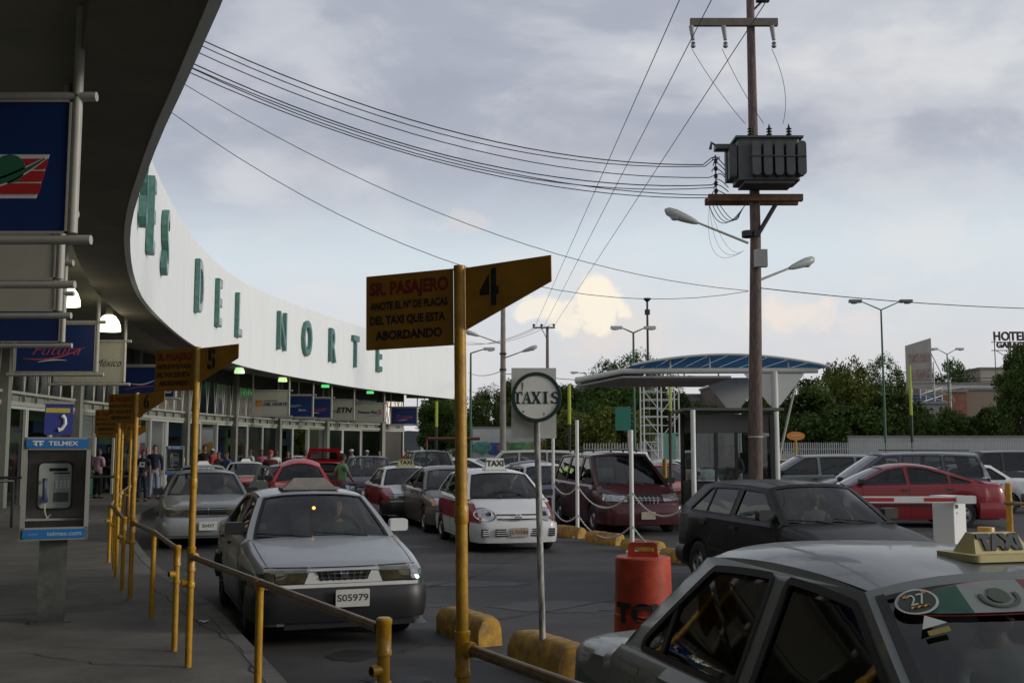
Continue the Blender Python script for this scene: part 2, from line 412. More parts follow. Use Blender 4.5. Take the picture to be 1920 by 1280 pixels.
        for i, p in enumerate(poly):
            a, b_ = Vector(poly[i-1]), Vector(poly[(i+1) % len(poly)]); p = Vector(p)
            d1, d2 = (a-p), (b_-p)
            if d1.angle(d2) < R(150):
                r_ = .035
                for t in (0, .5, 1):
                    e1 = p+d1.normalized()*min(r_, d1.length*.4); e2 = p+d2.normalized()*min(r_, d2.length*.4)
                    rp.append(tuple((e1*(1-t)**2+p*2*t*(1-t)+e2*t*t)))
            else: rp.append(tuple(p))
        wins.append(rp)
    c.pt_side = lambda s, x, z, off=0.: Vector((x, s*(yat(x, z)+off), z))
    for s in (-1, 1):
        mb.holed(outline, wins, lambda a, b: (a, s*yat(a, b), b))
        for wn in wins:       # inward return gives the frame thickness
            k = len(wn); vs = [(a, s*yat(a, b), b) for a, b in wn]+[(a, s*(yat(a, b)-.03), b) for a, b in wn]
            mb.add(vs, [(i, (i+1) % k, (i+1) % k+k, i+k) for i in range(k)])
    crown = sp.get('crown_h', .055)
    roofz = lambda x, y: rail(x)+crown*(1-min(1, abs(y)/wroof)**sp.get('crown_p', 3.2))
    ff, fr = sp.get('wsb', .10), sp.get('rgb', .08)
    def roof(u, v):
        y = -wroof*.999+1.998*wroof*v; f = 1-(y/wroof)**2
        x = (xf+ff*.5*f)+((xr-fr*.5*f)-(xf+ff*.5*f))*u
        xx = max(min(x, xf), xr); return (x, y, roofz(xx, y))
    mb.grid(roof, 12, 14)
    wsb = lambda s: (cx, s*yat(cx, zwb), zwb)
    def wsf(u, v, off=0.):     # u across (0 = car right), v up
        s = -1+2*u; f = 1-s*s
        b = Vector((cx+ff*f, s*yat(cx, zwb), zwb+.0)); t = Vector((xf+ff*.5*f, s*wroof*.999, roofz(xf, wroof*s*.999)))
        p_ = b.lerp(t, v); p_.y = s*(yat(p_.x, p_.z)+.0005) if abs(s) > .999 else p_.y*yat((cx+(xf-cx)*v), p_.z)/max(.1, yat(cx, zwb)+(wroof*.999-yat(cx, zwb))*v)
        return p_+Vector((.75, 0, .66))*(off+.02*math.sin(math.pi*v)*f)
    def rgf(u, v, off=0.):
        s = -1+2*u; f = 1-s*s
        b = Vector((dxr-fr*f, s*yat(dxr, zrb), zrb)); t = Vector((xr-fr*.5*f, s*wroof*.999, roofz(xr, wroof*s*.999)))
        q = b.lerp(t, v); q.y *= yat((dxr+(xr-dxr)*v), q.z)/max(.1, yat(dxr, zrb)+(wroof*.999-yat(dxr, zrb))*v); q += Vector((-.7, 0, .7))*off; q.x -= rcv*math.sin(math.pi*v); return q
    c.wsf, c.rgf, c.roofz, c.bvh, c.yat = wsf, rgf, roofz, bvh, yat
    fw = sp.get('fw', .045)
    for fn in (wsf, rgf):     # painted surround
        mb.grid(fn, 2, 8, 0, fw); mb.grid(fn, 2, 8, 1-fw, 1); mb.grid(fn, 12, 1, fw, 1-fw, .945, 1); mb.grid(fn, 12, 1, fw, 1-fw, 0, .03)
    body = mb.build('body', body_m, root, smooth=True, ang=38); c.body = body
    # cabin lining: floor and bulkheads dark
    mb = MB()
    mb.box(((cx+dxr)/2, 0, sink+.012), (cx-dxr-.01, 1.70*w0, .012))
    mb.grid(lambda u, v: (xr+(xf-xr)*u, (-1+2*v)*(wroof-.03), roofz(xr+(xf-xr)*u, (wroof-.03)*(-1+2*v))-.022), 6, 6)
    for s in (-1, 1): mb.box(((cx+dxr)/2, s*.865*w0, (sink+min(zb0, zb1))/2), (cx-dxr-.02, .02, min(zb0, zb1)-sink-.03))
    mb.box((cx-.012, 0, (sink+zb0)/2), (.012, 1.68*w0, zb0-sink)); mb.box((dxr+.012, 0, (sink+zb1)/2), (.012, 1.68*w0, zb1-sink))
    mb.build('cabin_lining', seat, root)
    # glass
    mb = MB(); mb.grid(lambda u, v: wsf(u, v, -.006), 12, 6, fw, 1-fw, .03, .945); c.ws = mb.build('windshield', g, root, True)
    mb = MB(); mb.grid(lambda u, v: rgf(u, v, -.006), 12, 6, fw, 1-fw, .03, .945); mb.build('rear_window', g, root, True)
    mb = MB()
    for fn in (wsf, rgf):
        for a in ((fw-.004, fw+.02, .01, .96), (1-fw-.02, 1-fw+.004, .01, .96), (fw, 1-fw, .925, .95), (fw, 1-fw, .008, .034)):
            mb.grid(lambda u, v: fn(u, v, .003), 12 if a[1]-a[0] > .5 else 1, 1 if a[1]-a[0] > .5 else 8, *a)
    def offpoly(pl, d):
        o = []; k = len(pl)
        ar_ = sum(pl[i-1][0]*pl[i][1]-pl[i][0]*pl[i-1][1] for i in range(k)); sg = 1 if ar_ > 0 else -1
        for i in range(k):
            a, b_, p = Vector(pl[i-1]), Vector(pl[(i+1) % k]), Vector(pl[i]); t = (b_-a).normalized(); nn = Vector((-t.y, t.x))*sg
            o.append(tuple(p+nn*d))
        return o
    for wn in wins:
        a_, b_ = offpoly(wn, -.014), offpoly(wn, .012); k = len(wn)
        for s in (-1, 1):
            for off in (.004,):
                vs = [(x, s*(yat(x, z)+off), z) for x, z in a_]+[(x, s*(yat(x, z)+off), z) for x, z in b_]
                mb.add(vs, [(i, (i+1) % k, (i+1) % k+k, i+k) for i in range(k)])
    mb.build('window_seal', sp.get('seal_m', SEAL), root)
    for xd in sp.get('div', ()):
        for s in (-1, 1):
            zt_ = min(rail(max(min(xd, xf), xr))-.045, interp([(xr+.4, rail(xr)+.4*(rail(xr)-cpts[0][1])/(xr-cpts[0][0])), (xr, rail(xr))]+cpts+[(dxr, zrb)], xd-sp.get('cp', .12))); mb = MB(); mb.add([(xd+dx_, s*(yat(xd, z)+.001), z) for dx_ in (-.016, .016) for z in (belt(xd)+.01, zt_)]+[(xd+dx_, s*(yat(xd, z)-.02), z) for dx_ in (-.016, .016) for z in (belt(xd)+.01, zt_)], [(0, 1, 3, 2), (4, 5, 7, 6), (0, 1, 5, 4), (2, 3, 7, 6)]); mb.build('window_divider', SEAL, root)
    for i, wn in enumerate(wins):
        for s in (-1, 1):
            if (s, i) in sp.get('open', ()): continue
            mb = MB(); mb.add([(x, s*(yat(x, z)-.012), z) for x, z in wn], [tuple(t) for t in tessellate_polygon([[Vector((x, z, 0)) for x, z in wn]])])
            mb.build('side_window', sp.get('side_glass', g), root)
    def cast(ax, a, b):
        if ax in ('front', 'rear'):
            s = 1 if ax == 'front' else -1; h = bvh.ray_cast(Vector((s*(hl+1), a, b)), Vector((-s, 0, 0)))
        else:
            s = 1 if ax == 'left' else -1; h = bvh.ray_cast(Vector((a, s*3, b)), Vector((0, -s, 0)))
        return h[0]
    def patch(nm, ax, quad, m, nu=6, nv=3, off=.006, par=None, join=None, thick=.03):
        """quad: 4 corners bl, br, tr, tl laid over the body from one side, with a rim going back into it"""
        d = {'front': Vector((1, 0, 0)), 'rear': Vector((-1, 0, 0)), 'left': Vector((0, 1, 0)), 'right': Vector((0, -1, 0))}[ax]
        q = [Vector((p[0], p[1], 0)) for p in quad]; G = []; last = None
        for i in range(nu+1):
            for j in range(nv+1):
                u, v = i/nu, j/nv; p = q[0].lerp(q[1], u).lerp(q[3].lerp(q[2], u), v); h = cast(ax, p.x, p.y)
                if h is None: h = last if last is not None else Vector((0, 0, 0))
                last = h; hh = h.copy()
                if ax in ('front', 'rear'): hh.y, hh.z = p.x, p.y
                else: hh.x, hh.z = p.x, p.y
                G.append(hh+d*off)
        b = join or MB(); k = (nu+1)*(nv+1); fs = [(i*(nv+1)+j, (i+1)*(nv+1)+j, (i+1)*(nv+1)+j+1, i*(nv+1)+j+1) for i in range(nu) for j in range(nv)]
        edge = [i*(nv+1) for i in range(nu+1)]+[nu*(nv+1)+j for j in range(1, nv+1)]+[i*(nv+1)+nv for i in range(nu-1, -1, -1)]+[j for j in range(nv-1, 0, -1)]
        vs = G+[G[e]-d*thick for e in edge]; ne = len(edge)
        fs += [(edge[i], edge[(i+1) % ne], k+(i+1) % ne, k+i) for i in range(ne)]
        b.add(vs, fs)
        if join is None: return b.build(nm, m, par or root, True)
    c.patch, c.cast = patch, cast
    # wheels
    tb = MB(); tw = sp.get('tw', .18)
    tb.lathe([(wr*.62, -tw/2), (wr*.9, -tw/2), (wr*.985, -tw*.38), (wr, -tw*.25), (wr, tw*.25), (wr*.985, tw*.38), (wr*.9, tw/2), (wr*.62, tw/2)], ax='y', n=28)
    rb = MB(); rb.lathe([(wr*.64, tw*.46), (wr*.60, tw*.44), (wr*.56, tw*.30), (wr*.30, tw*.34), (wr*.24, tw*.44), (0.001, tw*.46)], ax='y', n=28)
    rb.lathe([(wr*.62, tw*.3), (wr*.64, -tw*.4), (wr*.1, -tw*.4)], ax='y', n=20)
    rk = MB()
    for k in range(sp.get('slots', 8)):
        a = 2*math.pi*k/sp.get('slots', 8); Mx = Matrix.Rotation(a, 3, 'Y')
        rk.box(Mx @ Vector((wr*.44, tw*.345, 0)), (wr*.15, .006, wr*.11), M=Mx)
    first = None
    for ax_ in (xa, xb):
        for s in (1, -1):
            if first is None:
                t = tb.build('wheel', RUBBER, root, True); r = rb.build('rim', sp.get('rim_m', STEELW), t, True); s_ = rk.build('rim_slots', UNDER, r) if False else None
                k_ = rk.build('rim_slot', UNDER, t); first = t
            else:
                t = first.copy(); C.objects.link(t); t.parent = root
                for ch in first.children: q_ = ch.copy(); C.objects.link(q_); q_.parent = t
            t.location = (ax_, s*(w0-.02-tw/2), wr); t.rotation_euler = (0, 0, 0 if s > 0 else math.pi)
    # underbody and arch liners
    mb = MB(); mb.box((0, 0, .30), (L-.5, Wd-.5, .22)); mb.box(((xa+xb)/2, 0, .28), (xa-xb-2*ar-.02, Wd-.14, .14))
    for ax_ in (xa, xb):
        for s in (-1, 1):
            pr = [(ax_+ar*math.cos(R(t)), wr+ar*math.sin(R(t))) for t in range(-20, 201, 20)]
            mb.add([(x, s*(w0-.045), z) for x, z in pr]+[(x, s*(w0-.34), z) for x, z in pr], [(i, i+1, len(pr)+i+1, len(pr)+i) for i in range(len(pr)-1)]+[tuple(len(pr)+i for i in range(len(pr)))])
    mb.build('underbody', UNDER, root)
    # bumpers: a section swept round each end
    for nm, sg, bs in (('front_bumper', 1, sp['fb']), ('rear_bumper', -1, sp['rb'])):
        z0, z1, pr_, bm_ = bs; prof = [(-.03, z0), (.015, z0+.005), (pr_, z0+(z1-z0)*.25), (pr_+.008, z0+(z1-z0)*.6), (pr_*.8, z1-.02), (pr_*.4, z1), (-.03, z1)]
        end = (xa+ar+.015) if sg > 0 else -(xb-ar-.015)
        pl = []
        for k in range(4): x = end+(hl-.22-end)*k/4; pl.append((x, wat(x*sg)))
        wc = wat((hl-.22)*sg)-.0; rc = .2
        for k in range(0, 7): a = R(90*k/6); pl.append((hl-.22+rc*math.sin(a), wc-rc+rc*math.cos(a)))
        for k in range(1, 7): y = (wc-rc)*(1-k/6); pl.append((hl-.02+bulge*.5*(1-(y/(wc))**2)-bulge*.2, y))
        full = [(x, y) for x, y in pl]+[(x, -y) for x, y in pl[::-1][1:]]
        mb = MB(); vs = []
        for i, p in enumerate(full):
            a = Vector(full[max(i-1, 0)]); b_ = Vector(full[min(i+1, len(full)-1)]); t = (b_-a).normalized(); nn = Vector((t.y, -t.x))
            if nn.dot(Vector(p)) < 0: nn = -nn
            for o_, z in prof: vs.append((sg*(p[0]+nn.x*o_), p[1]+nn.y*o_, z))
        k = len(prof); mb.add(vs, [(i*k+j, (i+1)*k+j, (i+1)*k+j+1, i*k+j+1) for i in range(len(full)-1) for j in range(k-1)]+[tuple(range(k)), tuple((len(full)-1)*k+j for j in range(k))])
        mb.build(nm, bm_ or body_m, root, True)
    c.front = lambda y: hl-.02+bulge*.3+(sp['fb'][2])
    # shut lines, handles, side trim
    mb = MB()
    for x in sp.get('doors', ()):
        for s in ('left', 'right'): patch('', s, [(x-.004, sill+.05), (x+.004, sill+.05), (x+.004, belt(x)-.05), (x-.004, belt(x)-.05)], None, 1, 8, .0015, join=mb, thick=.001)
    if sp.get('doors'):
        for s in ('left', 'right'): patch('', s, [(sp['doors'][-1], sill+.05), (sp['doors'][0], sill+.05), (sp['doors'][0], sill+.058), (sp['doors'][-1], sill+.058)], None, 8, 1, .0015, join=mb, thick=.001)
    # bonnet shut line across the nose and up both sides
    for s in (-1, 1):
        pts = []
        for k in range(9):
            x = hl-.10+(cx-hl+.10)*k/8; h = bvh.ray_cast(Vector((x, s*wat(x)*.86, 2)), Vector((0, 0, -1)))[0]
            if h: pts.append(h+Vector((0, 0, .0015)))
        if len(pts) > 2: mb.add([p for q_ in pts for p in (q_+Vector((0, -.004, 0)), q_+Vector((0, .004, 0)))], [(2*i, 2*i+1, 2*i+3, 2*i+2) for i in range(len(pts)-1)])
    if mb.f: mb.build('shut_line', UNDER, root)
    for x in sp.get('handles', ()):
        for s in ('left', 'right'): patch('door_handle', s, [(x-.075, belt(x)-.135), (x+.075, belt(x)-.135), (x+.075, belt(x)-.105), (x-.075, belt(x)-.105)], sp.get('handle_m', BLACK), 2, 1, .022, thick=.03)
    if sp.get('trim'):
        z0, z1, tm = sp['trim']
        for s in ('left', 'right'): patch('side_trim', s, [(xb+ar+.03, z0), (xa-ar-.03, z0), (xa-ar-.03, z1), (xb+ar+.03, z1)], tm, 12, 1, .014, thick=.02)
    # mirrors
    for s in (-1, 1):
        mb = MB(); mx = cx-.22; mz = belt(mx)+.09; my = s*(yat(mx, mz)+.13)
        mb.rbox((mx, my, mz), (.10, .19, .125), .03, ax='x'); mb.box((mx+.02, s*(yat(mx, mz)+.03), mz-.04), (.05, .10, .03))
        mr = mb.build('mirror', sp.get('mirror_m', (BLACK, BLACK))[0 if s < 0 else 1], root, True)
    # wipers
    for s in (-1, 1):
        mb = MB(); u0 = .42 if s < 0 else .80; pts = [wsf(u0-.36*t, .02+.09*t, .018) for t in (0, .5, 1)]
        mb.path(pts, .009, 5); mb.tube(wsf(u0, .0, .015), wsf(u0-.15, .06, .03), .008, n=5); mb.build('wiper', BLACK, root)
    # seats, dash, steering wheel
    if detail:
        cs = sp.get('seatx', cx-1.15); ytr = w0*.44
        for s in (-1, 1):
            mb = MB(); mb.rbox((cs+.1, s*ytr, .55), (.5, .48, .16), .05); Mx = Matrix.Rotation(R(-14), 3, 'Y')
            q = MB(); q.rbox((0, 0, 0), (.13, .48, .62), .05, ax='x'); mb.add([Mx @ Vector(v)+Vector((cs-.2, s*ytr, .86)) for v in q.v], q.f)
            q = MB(); q.rbox((0, 0, 0), (.09, .27, .17), .04, ax='x'); mb.add([Mx @ Vector(v)+Vector((cs-.31, s*ytr, 1.215)) for v in q.v], q.f)
            mb.build('seat', seat, root, True)
        mb = MB(); rs = sp.get('rseat', dxr+.45); mb.rbox((rs+.3, 0, .56), (.5, Wd*.78, .18), .05); q = MB(); q.rbox((0, 0, 0), (.14, Wd*.78, .5), .05, ax='x')
        mb.add([Matrix.Rotation(R(-18), 3, 'Y') @ Vector(v)+Vector((rs-.02, 0, .84)) for v in q.v], q.f); mb.build('rear_seat', seat, root, True)
        mb = MB(); mb.grid(lambda u, v: (cx+.03-(.40)*u, (-1+2*v)*.84*w0, zb0-.03-.10*u*u), 4, 4); mb.grid(lambda u, v: (cx-.37, (-1+2*v)*.84*w0, zb0-.13-.3*u), 1, 1); mb.build('dashboard', DASH, root, True)
        mb = MB(); pc = Vector((cs+.62, ytr, zb0-.01)); rr = .185; ring = [pc+Vector((-.35*rr*math.sin(t), rr*math.cos(t), .93*rr*math.sin(t))) for t in [2*math.pi*k/20 for k in range(21)]]
        mb.path(ring, .014, 6, False)
        for a in (-.3, math.pi+.3, -1.57): mb.tube(pc, pc+Vector((-.35*rr*math.sin(a), rr*math.cos(a), .93*rr*math.sin(a))), .012, n=5)
        mb.tube(pc, pc+Vector((.3, 0, -.12)), .03, n=6); mb.build('steering_wheel', BLACK, root, True)
        mb = MB(); q = wsf(.5, .86, -.07); mb.rbox(q, (.03, .22, .06), .02, ax='x'); mb.build('rear_view_mirror', BLACK, root)
    return c
def plate(c, txt, z=.45, y=0., front=True, sx=.0, mat_=PLATEM, ink=PLATET, size=.085):
    s = 1 if front else -1; sp = c.sp; x = s*(sp['L']/2+(sp['fb'] if front else sp['rb'])[2]+.055+sx)
    mb = MB(); mb.rbox((x, y, z), (.01, .31, .155), .01, ax='x'); p = mb.build('license_plate', mat_, c.root)
    if txt: text(txt, ink, p, (x+s*.006, y, z), (0, s, 0), (0, 0, 1), size, sx=1.15, off=.002)
    return p
def roof_sign(c, txt, x=.1, w=.42, d=.2, h=.13, m=SIGNW, y=0., base=True, topw=.72, tsize=.1, tm=INK, lean=.35):
    z = c.roofz(x, 0)-.004; mb = MB()
    if base: mb.rbox((x, y, z+.012), (d+.1, w+.08, .024), .02)
    b0 = z+(.024 if base else 0)
    mb.box((x, y, b0+h/2), (d, w, h), top=(lean, topw)); o = mb.build('roof_sign', m, c.root)
    for s in (1, -1):
        if txt:
            sl_ = Vector((-s*(d/2)*(1-lean), 0, h)).normalized(); org = Vector((x+s*d/2*(1+lean)/2, y, b0+h/2))+Vector((s*sl_.z, 0, -s*sl_.x))*.003
            vs, fs = tmesh(txt, tsize, .004, .006, 0, 'CENTER', 1.0, 1.0); rt = Vector((0, s, 0)); up = sl_; nn = rt.cross(up)
            q = MB(); q.add([org+rt*a+up*b+nn*cc for a, b, cc in vs], fs); q.build('lettering', tm, o, fixn=False)
    return o
def lamp(c, ax, quad, m=LENS, sig=None, sigm=AMBER):
    q_ = list(quad)+(list(sig) if sig else []); s_ = 1 if sum(p[0] for p in quad) > 0 else -1; ya, yb = min(abs(p[0]) for p in q_)-.012, max(abs(p[0]) for p in q_)+.010; za, zb_ = min(p[1] for p in q_)-.012, max(p[1] for p in q_)+.012
    c.patch('lamp_recess', ax, [(s_*ya, za), (s_*yb, za), (s_*yb, zb_), (s_*ya, zb_)], UNDER, 8, 2, .003)
    o = c.patch('headlight' if ax == 'front' else 'tail_light', ax, quad, m, 8, 4, .012)
    if sig: c.patch('turn_signal', ax, sig, sigm, 3, 4, .013, par=o)
    return o
def grille(c, quad, bars=(3, 9), m=BLACK, barm=CHROME, off=.008, bw=.007):
    o = c.patch('grille', 'front', quad, m, 8, 3, off); q = [Vector((p[0], p[1], 0)) for p in quad]
    P = lambda u, v: q[0].lerp(q[1], u).lerp(q[3].lerp(q[2], u), v)
    for k in range(bars[0]):
        v = (k+.5)/bars[0] if bars[0] > 1 else .5; a, b_ = P(0, v), P(1, v)
        c.patch('slat', 'front', [(a.x, a.y-bw), (b_.x, b_.y-bw), (b_.x, b_.y+bw), (a.x, a.y+bw)], barm, 8, 1, off+.012, par=o, thick=.012)
    for k in range(bars[1]):
        u = (k+.5)/bars[1]; a, b_ = P(u, 0), P(u, 1)
        c.patch('slat', 'front', [(a.x-.006, a.y), (a.x+.006, a.y), (b_.x+.006, b_.y), (b_.x-.006, b_.y)], barm, 1, 3, off+.010, par=o, thick=.012)
    return o
# ---- shapes of the models in the picture
def spec(**k): return k
SEDAN = spec(L=4.30, W=1.65, H=1.38, fa=1.30, ra=-1.13, wr=.29, top=[(2.15, .70), (2.0, .765), (1.5, .855), (.98, .93), (.5, .95), (-1.2, .97), (-1.45, .98), (-2.0, .975), (-2.10, .94), (-2.15, .86)],
             cowl=.96, deck=-1.34, belt=(.91, .94), roof=(.30, -.84), wroof=.55, win=[(.92, -.16), (-.27, -1.26)], div=(-.93,), cp=.15, doors=(.83, -.23, -1.02), handles=(-.08, -.90),
             fb=(.245, .55, .030, BLACK), rb=(.28, .56, .035, BLACK), seatx=-.28, rseat=-1.0, tw=.175, kf=.07)
ROUNDSEDAN = dict(SEDAN, L=4.45, W=1.70, H=1.40, fa=1.32, ra=-1.28, top=[(2.22, .62), (2.08, .72), (1.6, .83), (1.10, .93), (.5, .96), (-1.4, 1.0), (-1.75, 1.02), (-2.1, 1.0), (-2.2, .90), (-2.22, .7)],
                  cowl=1.08, deck=-1.62, belt=(.92, .97), roof=(.28, -.82), div=(-.95,), win=[(1.04, -.16), (-.25, -1.34)], cp=.22, doors=(.9, -.2, -1.1), handles=(-.05, -.95), arch=.06, kf=.16, kr=.14, cr=.2, bulge=.13,
                  fb=(.20, .56, .03, None), rb=(.22, .58, .03, None), edge=.12, rake=.25)
HATCH = dict(SEDAN, L=3.83, W=1.62, H=1.42, fa=1.16, ra=-1.28, wr=.28, top=[(1.91, .60), (1.80, .70), (1.5, .80), (1.02, .93), (.5, .96), (-1.7, .96), (-1.88, .9), (-1.91, .7)], cowl=1.04, deck=-1.80, belt=(.91, .97),
             roof=(.36, -1.35), div=(), win=[(1.0, -.15), (-.24, -1.02), (-1.10, -1.6)], cp=.12, doors=(.85, -.2, -1.1), handles=(-.05, -.95), kf=.18, cr=.22, bulge=.16, fb=(.18, .545, .03, None), rb=(.2, .56, .03, None), seatx=-.15, rseat=-1.05, wroof=.55, edge=.12, rake=.35, arch=.05)
BOXHATCH = dict(SEDAN, L=3.99, W=1.68, H=1.41, fa=1.27, ra=-1.2, wr=.29, top=[(1.99, .68), (1.95, .74), (1.5, .84), (.98, .93), (.5, .95), (-1.8, .95), (-1.94, .9), (-1.99, .7)], cowl=.86, deck=-1.86, belt=(.93, .97),
                roof=(.26, -1.42), div=(-1.05,), win=[(.80, -.28), (-.40, -1.62)], cp=.30, doors=(.72, -.34, -1.15), handles=(-.18, -1.0), kf=.08, fb=(.24, .50, .05, BLACK), rb=(.26, .50, .05, BLACK), seatx=-.3, rseat=-1.15, wroof=.57, trim=(.50, .53, BLACK), arch=.03)
VAN = spec(L=4.78, W=1.86, H=1.74, fa=1.40, ra=-1.48, wr=.32, top=[(2.39, .70), (2.25, .82), (1.9, .93), (1.35, 1.06), (.5, 1.06), (-2.2, 1.06), (-2.36, 1.0), (-2.39, .8)], cowl=1.42, deck=-2.22, belt=(1.02, 1.07),
           div=(), roof=(.45, -1.98), wroof=.66, win=[(1.36, .10), (-.02, -1.0), (-1.10, -2.02)], cp=.10, doors=(1.1, .04, -1.08), handles=(.2, -.9), fb=(.22, .62, .03, None), rb=(.25, .62, .03, None), seatx=.1, rseat=-1.4, tw=.2,
           kf=.14, kr=.05, cr=.22, bulge=.13, edge=.14, rake=.3, arch=.03, sill=.24)
SUV = dict(VAN, H=1.78, L=4.7, W=1.82, top=[(2.35, .88), (2.30, .98), (1.8, 1.06), (1.15, 1.10), (.5, 1.1), (-2.2, 1.1), (-2.32, 1.05), (-2.35, .9)], cowl=1.06, deck=-2.24, belt=(1.08, 1.10), roof=(.48, -2.06), win=[(.94, -.05), (-.16, -1.05), (-1.15, -2.05)], doors=(.9, -.1, -1.1), handles=(.05, -.9),
           kf=.07, cr=.12, bulge=.06, edge=.07, rake=.1, wr=.35, sill=.32, fb=(.35, .62, .05, BLACK), rb=(.35, .62, .05, BLACK), wroof=.64)
BEETLE = dict(SEDAN, L=4.05, W=1.55, H=1.50, fa=1.2, ra=-1.2, wr=.32, top=[(2.0, .55), (1.9, .78), (1.5, .95), (.86, 1.03), (0, 1.05), (-1.3, 1.05), (-1.7, .95), (-1.95, .7), (-2.02, .5)], cowl=.72, deck=-1.15, belt=(1.0, 1.02),
              roof=(.38, -.62), div=(), win=[(.68, -.18), (-.28, -.95)], cp=.16, doors=(.6, -.25), handles=(-.1,), kf=.4, kr=.4, cr=.4, bulge=.3, wroof=.50, arch=.10, crown_h=.13, crown_p=2.1, fw=.07, fb=(.28, .42, .06, CHROME), rb=(.28, .42, .06, CHROME), wsb=.06, seatx=-.35, rseat=-.85, edge=.2)
BIGSEDAN = dict(ROUNDSEDAN, L=4.85, W=1.80, H=1.43, fa=1.48, ra=-1.26, wr=.32, top=[(2.42, .60), (2.28, .72), (1.8, .86), (1.22, .97), (.5, 1.0), (-1.6, 1.05), (-1.9, 1.06), (-2.3, 1.02), (-2.4, .9), (-2.42, .7)], cowl=1.25, deck=-1.85, belt=(.96, 1.02),
                roof=(.38, -.78), div=(), win=[(1.2, -.02), (-.12, -.98), (-1.06, -1.62)], cp=.20, doors=(1.0, -.07, -1.2), handles=(.05, -1.0), arch=.08, wroof=.57, seatx=-.15, rseat=-1.05)
# ================================================================ ground, pavement
def cat2(pts, n=6):
    out = []; P = [pts[0]]+list(pts)+[pts[-1]]
    for i in range(1, len(P)-2):
        for k in range(n):
            t = k/n; p0, p1, p2, p3 = P[i-1], P[i], P[i+1], P[i+2]
            out.append(tuple(.5*((2*p1[j])+(-p0[j]+p2[j])*t+(2*p0[j]-5*p1[j]+4*p2[j]-p3[j])*t*t+(-p0[j]+3*p1[j]-3*p2[j]+p3[j])*t**3) for j in (0, 1)))
    return out+[tuple(P[-1])]
def resample(pts, step):
    out = [Vector(pts[0])]; need = step
    for a, b in zip(pts, pts[1:]):
        a, b = Vector(a), Vector(b); l = (b-a).length; pos = 0
        while l-pos >= need: pos += need; out.append(a.lerp(b, pos/l)); need = step
        need -= l-pos
    return out
def nrm(pts, i):
    t = (pts[min(i+1, len(pts)-1)]-pts[max(i-1, 0)]).normalized(); return Vector((t.y, -t.x))   # towards the road
KERB = cat2([(13, -7), (6.5, -4.2), (2.9, -.6), (1.0, 2.2), (-.55, 5.3), (-1.9, 8.58), (-3.35, 12), (-4.98, 15.33), (-6.5, 18.9), (-8.13, 23.2), (-9.6, 28), (-11.1, 35.5), (-11.8, 43), (-11.3, 50), (-10.2, 56), (-8.4, 64), (-4.4, 75.5), (-2, 81)])
EDGE = cat2([(12, -5.5), (6.5, -3.2), (2.9, -.6), (.75, 2.2), (-1.0, 5.2), (-2.26, 8.04), (-3.25, 10.2), (-4.3, 12.5), (-6.1, 16.8), (-7.85, 22.0), (-9.15, 27), (-10.71, 35.5), (-11.4, 43.3), (-11.0, 49.1), (-9.97, 55.3), (-8.2, 63.35), (-4.04, 74.87)])
FAC = cat2([(9, -12), (0, -8), (-6, -1), (-10.5, 8), (-13.2, 18), (-14.6, 30.4), (-15.0, 38.9), (-14.9, 48), (-13.6, 58.5), (-11.9, 65), (-9.6, 70), (-6.6, 73.5)])
ASPH = mat('asphalt', (.062, .061, .060), .80, noise=.36, nscale=1.1, bump=.7, bscale=120)
PAVE = mat('pavement_concrete', (.135, .130, .110), .82, noise=.38, nscale=1.6, bump=.4, bscale=90)
mb = MB(); mb.add([(-900, -60, -.004), (900, -60, -.004), (900, 1600, -.004), (-900, 1600, -.004)], [(0, 1, 2, 3)])
struct('ground', mb, mat('far_ground', (.10, .10, .08), .9, noise=.3, nscale=.05))
mb = MB(); mb.add([(-60, -40, 0), (95, -40, 0), (95, 90, 0), (-60, 90, 0)], [(0, 1, 2, 3)]); road = struct('road', mb, ASPH)
mb = MB()     # tar patches and stains with outlines of their own
rnd = random.Random(3)
for (x, y, a, b) in ((-1.6, 7.6, .5, .22), (-.9, 8.6, .3, .16), (.6, 12.5, .8, .5), (-.6, 14.6, .9, .35), (3.2, 17.5, 1.2, .5), (-2.4, 20, 1.1, .5), (.2, 22.5, 1.5, .5), (-.9, 12.6, .25, .12), (.2, 10.6, .18, .1), (1.4, 11.4, .35, .15), (-1.4, 9.6, .22, .3), (-1.9, 14.8, .3, .14), (1.9, 15.2, .4, .16), (-.3, 17.4, .5, .2), (-.25, 9.4, .12, .08)):
    k = 22; ps = [(x+a*math.cos(2*math.pi*i/k)*rnd.uniform(.7, 1.15), y+b*math.sin(2*math.pi*i/k)*rnd.uniform(.7, 1.15), .004) for i in range(k)]; mb.add(ps, [tuple(range(k))])
tag(mb.build('oil_stain', mat('oil_stained_asphalt', (.032, .032, .033), .6, noise=.3, nscale=4), road))
K = resample(KERB, .25)
mb = MB(); n = len(K); fk = [Vector((p.x, p.y)) for p in K]
inn = [Vector((p.x, p.y))-nrm(K, i)*.16 for i, p in enumerate(K)]
mb.add([(p.x, p.y, .15) for p in inn]+[(-45, p.y, .15) for p in inn], [(i, i+1, n+i+1, n+i) for i in range(n-1)])
mb.add([(p.x, p.y, .15) for p in (inn[0], Vector((-45, inn[0].y)), Vector((-45, -39)), Vector((13, -39)))], [(0, 1, 2, 3)])
walk = struct('sidewalk', mb, PAVE)
KB = resample(KERB, 1.0); ks = mat('kerb_concrete', (.15, .145, .13), .8, noise=.35, nscale=3, bump=.4)
